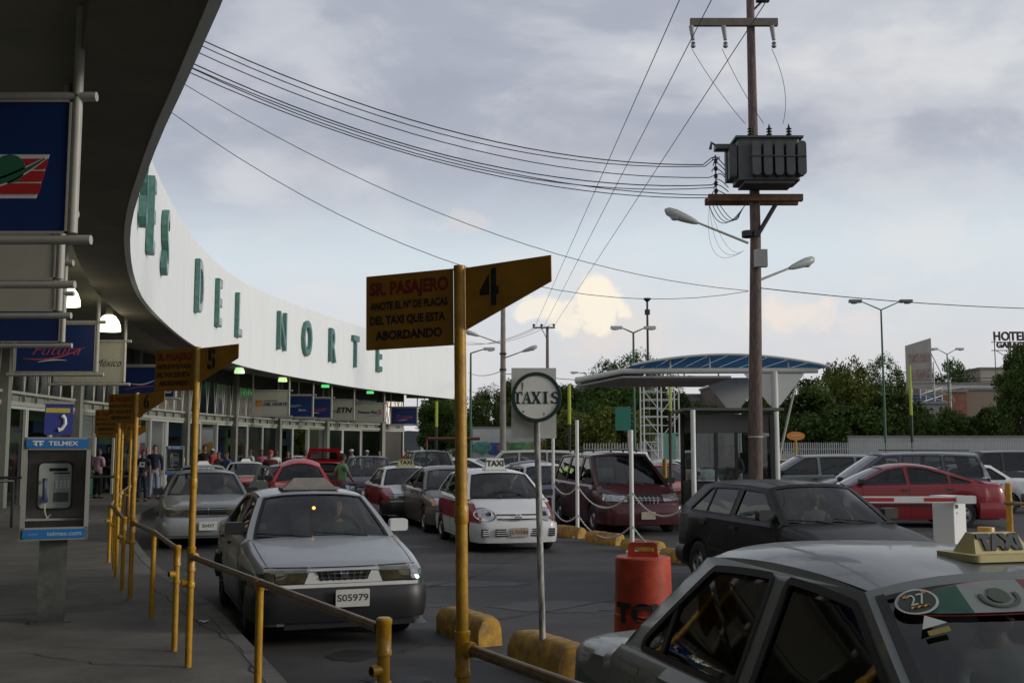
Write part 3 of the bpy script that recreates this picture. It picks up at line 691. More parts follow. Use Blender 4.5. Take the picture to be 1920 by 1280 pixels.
for i in range(len(KB)-1):
    a, b = KB[i], KB[i+1]
    if a.y < -1: continue
    t = (b-a).normalized(); m = Vector((t.y, -t.x)); a2 = a+t*.006; b2 = b-t*.006
    mb = MB(); z = .152+rnd.uniform(-.001, .003); q = [a2, b2, b2-m*.158, a2-m*.158]
    mb.add([(p.x, p.y, -.02) for p in q]+[(p.x-(m.x*.02 if j < 2 else 0), p.y-(m.y*.02 if j < 2 else 0), z) for j, p in enumerate(q)], [(4, 5, 6, 7), (0, 1, 5, 4), (1, 2, 6, 5), (2, 3, 7, 6), (3, 0, 4, 7)])
    mb.build('kerb_stone', ks, walk)
# saw-cut joints in the pavement
mb = MB()
for y in (11.7, 15.2, 19.4, 24.2, 30, 37):
    i = min(range(n), key=lambda j: abs(K[j].y-y)); p = K[i]; m = nrm(K, i); a = Vector((p.x, p.y))-m*.2; b = a-m*9; t = Vector((-m.y, m.x))*.006
    mb.add([(q.x, q.y, .154) for q in (a-t, a+t, b+t, b-t)], [(0, 1, 2, 3)])
mb.build('pavement_joint', UNDER, walk)
def crack(par, pts, z, w, nm, seed):
    rr = random.Random(seed); P = []
    for (a, b) in zip(pts, pts[1:]):
        for k in range(8): q = k/8; P.append(Vector((a[0]+(b[0]-a[0])*q+rr.uniform(-.03, .03), a[1]+(b[1]-a[1])*q+rr.uniform(-.03, .03))))
    mb = MB(); vs = []
    for i, p in enumerate(P): m = nrm(P, i)*w*rr.uniform(.3, 1.2); vs += [(p.x-m.x, p.y-m.y, z), (p.x+m.x, p.y+m.y, z)]
    mb.add(vs, [(2*i, 2*i+1, 2*i+3, 2*i+2) for i in range(len(P)-1)]); mb.build(nm, UNDER, par)
crack(walk, [(-1.6, 7.3), (-2.3, 9.2), (-3.3, 11.0), (-4.6, 13.6)], .154, .006, 'pavement_crack', 1); crack(walk, [(-3.1, 8.4), (-4.0, 8.9), (-4.9, 8.7)], .154, .004, 'pavement_crack', 2)
crack(road, [(-1.5, 8.1), (-1.0, 8.7), (-1.1, 9.6), (-.7, 10.2)], .0085, .008, 'road_crack', 3); crack(road, [(-.2, 11.5), (1.2, 13.0), (1.6, 15.5)], .0085, .008, 'road_crack', 4); crack(road, [(-1.9, 13.2), (-.6, 15.1), (.3, 18.8)], .0085, .009, 'road_crack', 5)
# ================================================================ terminal building
term = thing('bus_terminal', 'long curved bus terminal with white fascia lettered in green above the pavement', 'building', (0, 0, 0))
Z0, Z1, ZS = 5.3, 8.85, 5.72
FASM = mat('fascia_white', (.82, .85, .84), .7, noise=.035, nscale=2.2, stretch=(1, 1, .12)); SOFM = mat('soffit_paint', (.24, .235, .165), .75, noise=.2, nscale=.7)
E1 = resample(EDGE, 1.15)
for i in range(len(E1)-1):
    a, b = E1[i], E1[i+1]; t = (b-a).normalized(); m = Vector((t.y, -t.x)); a2 = a+t*.0012; b2 = b-t*.0012
    q = [a2, b2, b2-m*.10, a2-m*.10]; dz = rnd.uniform(-.005, .005); zt = Z1+dz
    mb = MB(); mb.add([(p.x, p.y, Z0) for p in q]+[(p.x, p.y, zt) for p in q], [(3, 2, 1, 0), (4, 5, 6, 7), (0, 1, 5, 4), (1, 2, 6, 5), (2, 3, 7, 6), (3, 0, 4, 7)])
    mb.build('fascia_panel', FASM, term)
mb = MB(); e = E1; k = len(e)
o1 = [p-nrm(e, i)*.104 for i, p in enumerate(e)]; o2 = [p-nrm(e, i)*.95 for i, p in enumerate(e)]
mb.add([(p.x, p.y, Z0+.02) for p in o1]+[(p.x, p.y, Z0+.02) for p in o2]+[(p.x, p.y, ZS) for p in o2]+[(p.x, p.y, Z1-.3) for p in o1]+[(p.x, p.y, Z0+.9) for p in o2],
       [(i, i+1, k+i+1, k+i) for i in range(k-1)]+[(k+i, k+i+1, 2*k+i+1, 2*k+i) for i in range(k-1)]+[(i, i+1, 3*k+i+1, 3*k+i) for i in range(k-1)])
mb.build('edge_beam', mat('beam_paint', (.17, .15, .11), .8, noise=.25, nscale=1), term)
mb = MB(); mb.add([(p.x, p.y, ZS) for p in o2]+[(-30, p.y-1.5, ZS) for p in o2], [(i, i+1, k+i+1, k+i) for i in range(k-1)])
mb.add([(p.x, p.y, ZS+.35) for p in o1]+[(-30, p.y-1.5, ZS+.35) for p in o1], [(i, i+1, k+i+1, k+i) for i in range(k-1)])
mb.add([(p.x, p.y, ZS) for p in (o2[0], Vector((-30, o2[0].y-1.5)), Vector((-30, -30)), Vector((12, -30)))], [(0, 1, 2, 3)])
mb.add([(p.x, p.y, ZS+.35) for p in (o2[0], Vector((-30, o2[0].y-1.5)), Vector((-30, -30)), Vector((12, -30)))], [(0, 1, 2, 3)])
p = e[-1]; mb.add([(o2[-1].x, o2[-1].y, ZS), (-30, p.y-1.5, ZS), (-30, p.y-1.5, ZS+.35), (o1[-1].x, o1[-1].y, ZS+.35)], [(0, 1, 2, 3)])
mb.add([(p.x-.1, p.y-.02, Z0), (p.x-3.2, p.y-1.2, Z0), (p.x-3.2, p.y-1.2, Z0+.42), (p.x-.1, p.y-.02, Z1-.02)], [(0, 1, 2, 3)])
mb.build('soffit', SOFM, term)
# soffit joints seen from below
mb = MB()
for y in (7.5, 9.6):
    i = min(range(k), key=lambda j: abs(e[j].y-y) if e[j].x < 2 else 99); p = o2[i]; m = nrm(e, i); q = p-m*12; t = Vector((-m.y, m.x))*.015
    mb.add([(v.x, v.y, ZS-.004) for v in (p-t, p+t, q+t, q-t)], [(0, 1, 2, 3)])
mb.build('soffit_joint', UNDER, term)
# raised letters: placed along the curved fascia
LGRN = mat('letter_green', (.012, .12, .075), .5, noise=.5, nscale=6, col2=(.12, .22, .20)); LFACE = mat('letter_face', (.10, .22, .21), .32, .4, noise=.3, nscale=3)
LFACE2 = mat('letter_face_weathered', (.42, .46, .46), .4, .4, noise=.4, nscale=2)
EF = resample(EDGE, .1)
def projuv(p):
    c_, s_ = math.cos(PITCH), math.sin(PITCH); x, y, z = p[0], p[1], p[2]-CH; d = y*c_+z*s_; return 960+FPX*x/d, 640-FPX*(z*c_-y*s_)/d
def find_s(u, ymin=24):
    return min((i for i in range(len(EF)) if EF[i].y > ymin), key=lambda i: abs(projuv((EF[i].x, EF[i].y, 7.3))[0]-u))
for ch, u, f in (('S', 264, 0), ('E', 279, 0), ('S', 303, 1), ('D', 368, 1), ('E', 405, 1), ('L', 443, 1), ('N', 525, 0), ('O', 572, 0), ('R', 620, 0), ('T', 663, 0), ('E', 707, 0)):
    i = find_s(u, 19) if u > 290 else {264: find_s(303)-64, 279: find_s(303)-34}[u]
    p = EF[i]; m = nrm(EF, i); t = Vector((-m.y, m.x, 0)); org = Vector((p.x, p.y, 7.35))+Vector((m.x, m.y, 0))*.10
    zb, zt = (6.42, 8.22); o = text(ch, LGRN, term, org, t, (0, 0, 1), 2.42, ext=.075, off=.05, sx=.62, name='letter')
    lo = min(v.co.z for v in o.data.vertices); hi_ = max(v.co.z for v in o.data.vertices)
    for v in o.data.vertices: v.co.z = zb+(v.co.z-lo)*(zt-zb)/(hi_-lo)
    vs, fs = tmesh(ch, 2.42, 0., .015, 0, 'CENTER', .62, 1.)
    q = MB(); q.add([org+t*a+Vector((0, 0, 1))*b+Vector((m.x, m.y, 0))*.082 for a, b, c_ in vs], fs); fo = q.build('letter_face', LFACE2 if f else LFACE, o, fixn=False)
    lo = min(v.co.z for v in fo.data.vertices); hi_ = max(v.co.z for v in fo.data.vertices)
    for v in fo.data.vertices: v.co.z = zb+.06+(v.co.z-lo)*(zt-zb-.12)/(hi_-lo)
# ---- glazed front
FR = resample(FAC, 2.0); FR = [p for p in FR if p.y > -4]
MUL = mat('mullion_grey', (.20, .21, .175), .5, noise=.12); DFR = mat('door_frame_white', (.42, .43, .40), .45); GG = glassm('facade_glass', (.30, .46, .37), 1., .16, 1.8); GG2 = glassm('facade_glass_clear', (.42, .5, .47), 1., .03, 1.8)
BANDM = mat('transom_band', (.33, .34, .29), .5, noise=.1); SPAN = mat('spandrel_dark', (.05, .05, .042), .7, noise=.2); DADO = mat('green_dado', (.02, .10, .045), .5, noise=.2)
COLB = None
def seg(a, b, z0, z1, th, off, m, name, dz=0.):
    t = (b-a).normalized(); nn = Vector((t.y, -t.x)); c0 = (a+b)/2+nn*off; mb = MB()
    mb.box((c0.x, c0.y, (z0+z1)/2), ((b-a).length-.004, th, z1-z0), rz=math.atan2(t.y, t.x)); return mb.build(name, m, term)
for i in range(len(FR)-1):
    a, b = FR[i], FR[i+1]; t = (b-a).normalized(); nn = Vector((t.y, -t.x)); L_ = (b-a).length
    near = a.y < 22
    if i % 3 == 0:
        mb = MB(); c0 = a+nn*.18
        mb.box((c0.x, c0.y, (ZS+.15)/2), (.26, .26, ZS-.15), rz=math.atan2(t.y, t.x)); mb.build('column', MUL, term)
    seg(a, b, 5.0, ZS, .10, 0, SPAN, 'spandrel'); seg(a, b, 3.42, 3.50, .10, .10, BANDM, 'transom'); seg(a, b, 3.08, 3.20, .14, .06, BANDM, 'transom'); seg(a, b, 3.2, 3.42, .02, .0, mat('transom_back', (.20, .21, .18), .6), 'transom_infill')
    for s_ in (0.25, .75):
        p = a.lerp(b, s_)+nn*.14; mb = MB(); mb.box((p.x, p.y, 3.31), (.04, .10, .22), rz=math.atan2(t.y, t.x)); mb.build('bracket', MUL, term)
        for dd in (-.16, .22):
            q = p+t*dd; mb = MB(); mb.tube((p.x, p.y, 3.45), (q.x, q.y, 5.0), .025, n=6); mb.build('strut', GREYP, term)
    g0, g1 = a+t*.02, b-t*.02
    mb = MB(); mb.add([(g0.x, g0.y, 3.5), (g1.x, g1.y, 3.5), (g1.x, g1.y, 5.0), (g0.x, g0.y, 5.0)], [(0, 1, 2, 3)]); mb.build('window_pane', GG, term)
    kind = 'glass' if near else ['glass', 'door', 'frame', 'glass', 'frame', 'door', 'frame'][i % 7]
    if kind != 'door':
        mb = MB(); mb.add([(g0.x, g0.y, .9 if kind == 'glass' and a.y < 45 else .2), (g1.x, g1.y, .9 if kind == 'glass' and a.y < 45 else .2), (g1.x, g1.y, 2.98), (g0.x, g0.y, 2.98)], [(0, 1, 2, 3)]); mb.build('window_pane', GG if i % 2 else GG2, term)
        if kind == 'glass' and a.y < 45: seg(a, b, .15, .9, .12, .03, DADO, 'dado_wall')
    mb = MB()
    for s_, w_ in ((0, .09), (1, .09)):
        p = a.lerp(b, s_)+t*(.06 if s_ == 0 else -.06)+nn*.05; mb.box((p.x, p.y, 1.57), (w_, .08, 2.84), rz=math.atan2(t.y, t.x))
    c0 = (a+b)/2+nn*.05; mb.box((c0.x, c0.y, 3.03), (L_-.02, .08, .085), rz=math.atan2(t.y, t.x)); mb.build('door_frame', DFR if kind != 'glass' else MUL, term)
# inside: floor, back wall, kiosks
INW = mat('hall_wall', (.24, .30, .22), .8, noise=.3, nscale=.8); mb = MB(); F2 = [p-nrm(FR, i)*8 for i, p in enumerate(FR)]; k = len(FR)
mb.add([(p.x, p.y, .15) for p in F2]+[(p.x, p.y, ZS) for p in F2], [(i, i+1, k+i+1, k+i) for i in range(k-1)])
a, b = FR[-1], F2[-1]; mb.add([(a.x, a.y, .15), (b.x, b.y, .15), (b.x, b.y, ZS), (a.x, a.y, ZS)], [(0, 1, 2, 3)]); mb.build('hall_wall', INW, term)
for i in range(6, len(F2)-1, 2):
    p = F2[i]+nrm(FR, i)*2.4; colr = rnd.choice([(.03, .05, .12), (.16, .14, .1), (.04, .09, .07), (.14, .15, .14), (.12, .05, .05), (.04, .07, .13)])
    t = nrm(FR, i); mb = MB(); mb.box((p.x, p.y, 1.1), (1.0, 2.6, 1.9), rz=math.atan2(t.y, t.x)); mb.box((p.x, p.y, 2.75), (.9, 2.8, .5), rz=math.atan2(t.y, t.x)); mb.build('ticket_counter', mat('counter_%d' % (i % 6), colr, .5), term)
a = FR[-1]; mb = MB(); mb.box((a.x-.15, a.y+.1, (ZS+.15)/2), (.3, .3, ZS-.15)); mb.build('column', MUL, term)
# mast on the roof that the service wires leave from
mast = Vector((-9.4, 17.5))
mb = MB(); mb.tube((mast.x, mast.y, ZS+.35), (mast.x, mast.y, 11.6), .09, .07, 10); mb.tube((mast.x-.1, mast.y-.55, 11.0), (mast.x+.1, mast.y+.55, 11.0), .04)
rm = mb.build('roof_mast', DKSTEEL, None); tag(rm, 'steel service mast on the terminal roof where the overhead wires start', 'mast')
# ---- hanging lamps
def hanging_lamp(u, v, Y, col, st, label):
    p = at(u, v, Y); r = .30
    k_ = 1. if Y < 40 else .74; p = at(u, v+(0 if Y < 40 else 1), Y); t = thing('hanging_lamp', label, 'lamp', p, 0, 'bell lamps hanging under the canopy'); t.scale = (k_, k_, k_)
    mb = MB(); mb.lathe([(.10, .30), (.16, .27), (.24, .16), (.29, .02), (.30, -.12), (.29, -.12), (.0, -.1)], n=20); mb.build('lamp_shade', mat('lamp_glow_%d' % u, (.8, .8, .7), .4, emit=col, estr=st), t, True)
    mb = MB(); mb.tube((0, 0, .28), (0, 0, .5), .10, .07); mb.build('lamp_housing', GREYP, t, True)
    mb = MB(); zr_ = (ZS-p.z)/k_; mb.tube((0, 0, .3), (0, 0, zr_-.01), .015, n=6); mb.build('hanger_rod', DKSTEEL, t); mb = MB(); mb.lathe([(.13, zr_-.03), (.13, zr_-.005)], n=12, caps=True); mb.build('ceiling_rose', DKSTEEL, t)
    if Y > 40: return
    l = bpy.data.lights.new('lamp_bulb', 'POINT'); l.energy = 9 if Y < 40 else 1.2; l.color = col; l.shadow_soft_size = .15; o = bpy.data.objects.new('lamp_bulb', l); C.objects.link(o); o.parent = t; o.location = (0, 0, -.35)
hanging_lamp(123, 563, 22.5, (1, .95, .7), 2.2, 'lit bell lamp half hidden behind the blue hanging board at far left')
hanging_lamp(204, 612, 27.5, (1, .93, .66), 2.4, 'lit warm white bell lamp right of the blue board with the pink script')
hanging_lamp(449, 695, 46.2, (.62, 1, .5), .8, 'pale green bell lamp left above the transport board with the orange emblem')
hanging_lamp(530, 711, 52.6, (.66, 1, .38), .9, 'yellow green bell lamp above the right end of the orange emblem board')
hanging_lamp(610, 722, 58.6, (.10, .85, .20), .8, 'strong green bell lamp above the third far board')
hanging_lamp(694, 734, 65.0, (.10, .85, .22), .75, 'rightmost green bell lamp above the board with the red ring')
# ---- hanging company boards
BL = mat('board_blue', (.004, .022, .115), .45); BG = mat('board_beige', (.42, .41, .33), .5, noise=.06); PK = mat('script_pink', (.5, .08, .12), .5); WT = mat('print_white', (.62, .62, .6), .5); RDP = mat('print_red', (.42, .02, .02), .5); GRP = mat('print_green', (.02, .12, .07), .5); ORP = mat('print_orange', (.55, .2, .02), .5); NAV = mat('print_navy', (.02, .03, .10), .5)
def board(uR, vT, vB, Y, m, label, logo=None, w=1.8, rz=0.):
    Y = max(Y, min(((p_.y, abs(projuv((p_.x, p_.y, Z0))[0]-uR-10)) for p_ in EF if p_.y > 44), key=lambda k_: k_[1])[0]+1.3) if Y > 40 else Y; q1 = at(uR, vT, Y); q0 = at(uR, vB, Y); h = q1.z-q0.z; t = thing('hanging_board', label, 'signboard', (q0.x, q0.y, q0.z), rz, 'company boards hung across the pavement')
    mb = MB(); mb.box((-w/2, 0, h/2), (w, .06, h)); p = mb.build('sign_panel', m, t)
    mb = MB()
    for x0 in (-w, 0):
        for a, b in (((x0, h/2), None),): mb.box((x0, -.034, h/2), (.02, .012, h+.02))
    for z in (0, h): mb.box((-w/2, -.034, z), (w+.02, .012, .02))
    mb.build('panel_edge', GREYP, t)
    for x in (.045, -w-.045):
        mb = MB(); mb.tube((x, 0, -.0), (x, 0, ZS-q0.z-.01), .042, n=12); mb.build('hanger_pole', GREYP, t, True)
    for z in (-.06, h+.05):
        mb = MB(); mb.tube((-w-.2, -.0, z), (.21, 0, z), .042, n=12); mb.build('crossbar', GREYP, t, True)
    if logo: logo(p, w, h)
    return t
def P_(pts, m, par, name, y=-.036): 
    mb = MB(); mb.prism(pts, lambda a, b, d: (a, d, b), y, y+.004); return mb.build(name, m, par)
def swoosh(par, m, x0, x1, z0, z1, th, sag=.1, name='stripe', y=-.038):
    k = 12; up, dn = [], []
    for i in range(k+1):
        t = i/k; x = x0+(x1-x0)*t; z = z0+(z1-z0)*t-sag*math.sin(math.pi*t); th_ = th*math.sin(math.pi*(.08+.84*t)); up.append((x, z+th_/2)); dn.append((x, z-th_/2))
    return P_(up+dn[::-1], m, par, name, y)
X_, Z_ = (1, 0, 0), (0, 0, 1)
def lg_near(p, w, h):
    x1, x0, z0, z1 = -.21, -.95, .33, .66
    P_([(x0-.03, z0-.03), (x1-.06, z0-.03), (x1+.04, z1+.03), (x0+.07, z1+.03)], WT, p, 'logo_border', -.034)
    for k in range(3):
        a = z0+(z1-z0)*k/3+.008; b = z0+(z1-z0)*(k+1)/3-.008; P_([(x0+.03*k, a), (x1-.04+.025*k, a), (x1-.04+.025*(k+1), b), (x0+.03*(k+1), b)], RDP, p, 'logo_stripe', -.040)
    swoosh(p, WT, x0+.05, x1+.02, z0+.05, z1, .085, .06, 'logo_swoosh_edge', -.044); swoosh(p, GRP, x0+.05, x1+.01, z0+.05, z1-.01, .05, .06, 'logo_swoosh', -.048)
    P_([(x0+.44+.14*math.cos(R(a)), .56+.13*math.sin(R(a))) for a in range(0, 360, 30)], GRP, p, 'logo_disc', -.044)
def lg_script(s, m, under=WT, x=.5, size=.34):
    def f(p, w, h):
        text(s, m, p, (-w*x, -.036, h*.45), X_, Z_, size, shear=.45, sx=1.25, off=-.004); swoosh(p, m, -w*.9, -w*.12, h*.28, h*.52, .035, .12); swoosh(p, under, -w*.72, -w*.35, h*.2, h*.24, .03, -.03)
    return f
def lg_mex(p, w, h): text('México', INK, p, (-.40, -.036, h*.48), X_, Z_, .30, shear=.4, sx=.8)
def lg_ses(p, w, h): swoosh(p, WT, -w*.8, -w*.3, h*.45, h*.6, .04, .1); text('SES', WT, p, (-.22, -.036, h*.2), X_, Z_, .2, off=.008); swoosh(p, PK, -w*.9, -w*.3, h*.25, h*.35, .03, -.04)
def lg_norte(p, w, h):
    P_([(-w*.93, h*.42), (-w*.75, h*.42), (-w*.75, h*.62), (-w*.93, h*.62)], GRP, p, 'emblem_block'); P_([(-w*.83+.17*math.cos(R(a)), h*.48+.15*math.sin(R(a))) for a in range(0, 360, 24)], ORP, p, 'emblem_disc', -.042)
    text('TRANSPORTES', NAV, p, (-w*.52, -.036, h*.60), X_, Z_, .10, shear=.3, off=.003); text('DEL NORTE', NAV, p, (-w*.38, -.036, h*.46), X_, Z_, .22, shear=.3, off=.010)
def lg_g(p, w, h): swoosh(p, mat('script_green', (.10, .3, .2), .5), -w*.95, -w*.3, h*.62, h*.55, .08, .1); text('Estrella', mat('script_green', (.1, .3, .2)), p, (-w*.55, -.036, h*.55), X_, Z_, .22, shear=.4); text('Blanca', WT, p, (-w*.3, -.036, h*.32), X_, Z_, .16, shear=.3)
def lg_etn(p, w, h): text('ETN', INK, p, (-w*.32, -.036, h*.48), X_, Z_, .42, shear=.25, off=.02, sx=1.1); swoosh(p, GRP, -w*.7, -w*.5, h*.5, h*.4, .06, .02)
def lg_pp(p, w, h):
    text('Primera Plus', NAV, p, (-w*.57, -.036, h*.52), X_, Z_, .24, off=.010, sx=.95); mb = MB(); mb.path([(-w*.14+.12*math.cos(R(a)), -.04, h*.53+.12*math.sin(R(a))) for a in range(-140, 150, 20)], .028, 5); mb.build('logo_ring', RDP, p); swoosh(p, RDP, -w*.65, -w*.08, h*.32, h*.32, .02, 0)
board(126, 192, 437, 9.15, BL, 'large dark blue hanging board with red striped green and white emblem, nearest at upper left', lg_near)
board(104, 410, 523, 11.2, BG, 'upper of the two plain beige hanging boards below the blue emblem board')
board(104, 500, 583, 14.0, BG, 'lower of the two plain beige hanging boards, nearest above a narrow blue one')
board(112, 556, 641, 18.0, BL, 'plain blue hanging board showing a narrow band beneath the beige boards')
board(177, 608, 697, 24.3, BL, 'blue hanging board with pink script and white flourish above the pay phone', lg_script('Futura', PK))
board(229, 643, 716, 29.0, BG, 'pale hanging board with the black script word México', lg_mex)
board(326, 688, 744, 36.5, BL, 'blue hanging board ending in white letters SES behind the fifth yellow sign', lg_ses, 1.9)
board(540, 734, 778, 49.0, BG, 'pale far board with orange emblem and the words DEL NORTE', lg_norte, 1.72)
board(585, 742, 781, 54.5, BL, 'blue far board with pale green script right of the orange emblem board', lg_g, 1.75)
board(620, 747, 783, 59.0, BL, 'narrow looking blue far board with pink script left of the ETN board', lg_script('Futura', PK), 1.75)
board(662, 751, 786, 62.0, BG, 'pale far board with bold black letters ETN', lg_etn, 1.72)
board(719, 757, 790, 66.0, BG, 'pale far board with dark words and a red ring', lg_pp, 1.75)
board(781, 764, 795, 69.0, BL, 'last blue far board with pink script at the end of the terminal', lg_script('Futura', PK), 1.68)
# ================================================================ yellow pipe signs and railings
def pxz(u, v, base): p = gr(u, v, .15); return Vector((p.x, p.y, .15))
GRP_S = 'yellow boarding signs along the kerb'
def pipe_sign(num, x, y, label, ztop=2.52, rz=0., tilt=0., sc_=1., kx=1., rail=.98):
    t = thing('boarding_sign', label, 'sign', (x, y, .15), rz, GRP_S); t.rotation_euler = (0, tilt, rz)
    H_ = ztop-.15; mb = MB(); mb.tube((0, 0, 0), (0, 0, H_), .026, n=14); mb.build('pole', YEL, t, True)
    z0 = rail-.15
    mb = MB(); mb.lathe([(.028, z0-.115), (.034, z0-.11), (.034, z0-.09), (.0305, z0-.085), (.0305, z0+.05), (.034, z0+.055), (.034, z0+.07), (.028, z0+.075)], n=14); mb.tube((.02, -.005, z0), (.06, -.02, z0), .032, n=12); mb.build('pipe_coupling', YEL, t, True)
    mb = MB(); mb.tube((-.01, 0, z0-.20), (-.055, -.03, z0-.20), .030, n=12); mb.build('side_socket', YEL, t, True); mb = MB(); mb.tube((-.0552, -.0302, z0-.20), (-.057, -.031, z0-.20), .021, n=12); mb.build('socket_hole', UNDER, t)
    mb = MB(); mb.lathe([(.027, rail-.39), (.033, rail-.38), (.033, rail-.35), (.027, rail-.34)], n=14); mb.build('pipe_collar', YEL, t, True)
    mb = MB(); mb.lathe([(.026, H_*.55), (.030, H_*.55+.01), (.030, H_*.55+.07), (.026, H_*.55+.08)], n=14); mb.build('pipe_collar', YEL, t, True)
    pw, ph = .385*sc_*kx, .325*sc_; zt = H_-.012
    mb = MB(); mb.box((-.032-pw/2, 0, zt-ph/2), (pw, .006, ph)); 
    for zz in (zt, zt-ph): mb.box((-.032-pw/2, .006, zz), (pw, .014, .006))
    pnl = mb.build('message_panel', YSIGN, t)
    cx_ = -.032-pw/2; dr = mat('faded_red_ink', (.22, .015, .012), .6)
    text('SR. PASAJERO', dr, pnl, (cx_, -.0045, zt-.062*sc_), X_, Z_, .078*sc_, sx=.74*kx, off=.0034)
    text('ANOTE EL Nº DE PLACAS', INK, pnl, (cx_, -.0045, zt-.138*sc_), X_, Z_, .047*sc_, sx=.64*kx, off=.0018)
    text('DEL TAXI QUE ESTA', INK, pnl, (cx_-.01, -.0045, zt-.202*sc_), X_, Z_, .051*sc_, sx=.72*kx, off=.0020)
    text('ABORDANDO', INK, pnl, (cx_, -.0045, zt-.270*sc_), X_, Z_, .053*sc_, sx=.86*kx, off=.0022)
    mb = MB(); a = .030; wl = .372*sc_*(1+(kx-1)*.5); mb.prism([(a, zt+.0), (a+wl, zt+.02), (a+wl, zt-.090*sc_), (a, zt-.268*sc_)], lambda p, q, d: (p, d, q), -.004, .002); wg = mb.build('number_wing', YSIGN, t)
    # stencilled digit
    if num: text(num, INK, wg, (a+.115*sc_, -.0055, zt-.100*sc_), X_, Z_, .205*sc_, off=.009, sx=.80, name='number')
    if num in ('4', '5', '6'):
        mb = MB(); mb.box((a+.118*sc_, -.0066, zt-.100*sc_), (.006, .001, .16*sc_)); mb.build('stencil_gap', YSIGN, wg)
    return t
pipe_sign('4', -.195, 4.52, 'largest yellow boarding sign with black number 4 and red heading, in the centre foreground', 2.585, tilt=R(-.8), rz=R(-25), kx=1.14)
pipe_sign('5', -2.47, 8.34, 'yellow boarding sign with number 5 left of the front silver taxi', 2.60, rz=R(-24))
pipe_sign('6', -4.26, 12.12, 'yellow boarding sign with number 6 right behind the pay phone', 2.44, rz=R(-24))
pipe_sign('7', -5.43, 14.79, 'orange lit boarding sign seen left behind the number 6 sign', 2.36, rz=R(-20))
pipe_sign('8', -6.46, 17.5, 'boarding sign low behind the number 6 sign, nearer of the two small ones', 2.34, rz=R(-18))
pipe_sign('9', -7.46, 20.5, 'farther small boarding sign with number 9 beside the number 6 pole', 2.36, rz=R(-18))
pipe_sign('', -8.54, 24.0, 'farthest small yellow boarding sign near the waiting passengers', 2.3, rz=R(-18))
post = None
def rail_post(x, y, label, h=.86, sleeve=False, r=.024):
    t = thing('railing_post', label, 'post', (x, y, .15), 0, 'yellow railing posts along the kerb')
    mb = MB(); mb.tube((0, 0, 0), (0, 0, h), r, n=14); mb.build('post_pipe', YEL, t, True)
    if sleeve:
        mb = MB(); mb.lathe([(r-.002, h-.172), (r+.008, h-.168), (r+.008, h-.148), (r+.005, h-.144), (r+.005, h-.034), (r+.008, h-.03), (r+.008, h-.008), (r-.002, h-.002)], n=14); mb.build('pipe_coupling', YEL, t, True)
        mb = MB(); mb.lathe([(r-.002, h-.312), (r+.008, h-.308), (r+.008, h-.288), (r-.002, h-.284)], n=14); mb.build('pipe_collar', YEL, t, True); mb = MB(); mb.tube((-.01, -.008, h-.235), (-.05, -.04, h-.235), .026, n=12); mb.build('side_socket', YEL, t, True)
        mb = MB(); mb.tube((-.049, -.0395, h-.235), (-.052, -.042, h-.235), .018, n=12); mb.build('socket_hole', UNDER, t)
    else:
        mb = MB(); mb.lathe([(r, h-.06), (r+.007, h-.05), (r+.007, h+.0), (r*.5, h+.012), (.001, h+.013)], n=14); mb.build('pipe_cap', YEL, t, True)
posts = [(-.59, 5.02, 'thick railing end post with open side socket left of the number 4 sign', .88, True), (-1.56, 6.72, 'railing post in front of the silver taxi near bumper', .84, False),
         (-2.78, 8.99, 'railing post with coupling just left of the number 5 pole', .86, True), (-3.56, 10.75, 'slim railing post midway between the number 5 and 6 poles', .84, False),
         (-4.58, 12.75, 'railing post just left of the number 6 pole', .86, True), (-5.15, 14.1, 'short railing post right of the number 7 pole', .84, False), (-5.92, 15.9, 'railing post behind the number 7 sign', .84, True),
         (-6.82, 18.6, 'distant railing post beside the number 8 pole', .84, False), (-7.85, 21.8, 'farthest railing post close to the boarding queue', .84, False)]
for x, y, l, h, s_ in posts: rail_post(x, y, l, h, s_, .030 if y < 6 else .024)
def handrail(pts, label):
    mb = MB(); mb.path([(x, y, .98) for x, y in pts], .023, 10); o = mb.build('handrail', PIPEW, None, True); tag(o, label, 'railing', 'worn steel handrails between the yellow posts')
handrail([(-.62, 5.05), (-1.56, 6.72), (-2.45, 8.30)], 'handrail crossing in front of the silver taxi up to the number 5 pole')
handrail([(-.17, 4.50), (.75, 2.85), (1.5, 1.5)], 'nearest handrail running from the number 4 pole to the lower right')
handrail([(-2.8, 9.02), (-3.56, 10.75), (-4.24, 12.08)], 'handrail left of the grey sedan, from the number 5 pole to the number 6 pole')
handrail([(-4.6, 12.78), (-5.15, 14.1), (-5.42, 14.76)], 'short handrail joining the number 6 pole and the number 7 pole')
handrail([(-5.46, 14.83), (-5.92, 15.9), (-6.46, 17.5), (-6.82, 18.6), (-7.46, 20.5), (-7.85, 21.8), (-8.54, 24.0)], 'far handrail running past the waiting passengers')
# dark railings on the left
def dark_rail(pts, label):
    t = thing('dark_railing', label, 'railing', (pts[0][0], pts[0][1], .15), 0, 'dark railings near the terminal wall'); o = Vector((pts[0][0], pts[0][1]))
    for i, (x, y) in enumerate(pts): mb = MB(); mb.tube((x-o.x, y-o.y, 0), (x-o.x, y-o.y, .98), .03, n=8); mb.build('post', DKSTEEL, t, True)
    mb = MB(); mb.path([(x-o.x, y-o.y, .98) for x, y in pts], .032, 8); mb.build('top_rail', DKSTEEL, t, True)
dark_rail([(-10.62, 22.9), (-12.2, 21.0), (-12.6, 19)], 'dark railing at the left edge beyond the pay phone'); dark_rail([(-9.5, 26.6), (-11.4, 25.8), (-13.2, 25.2)], 'dark railing crossing the pavement before the waiting passengers')
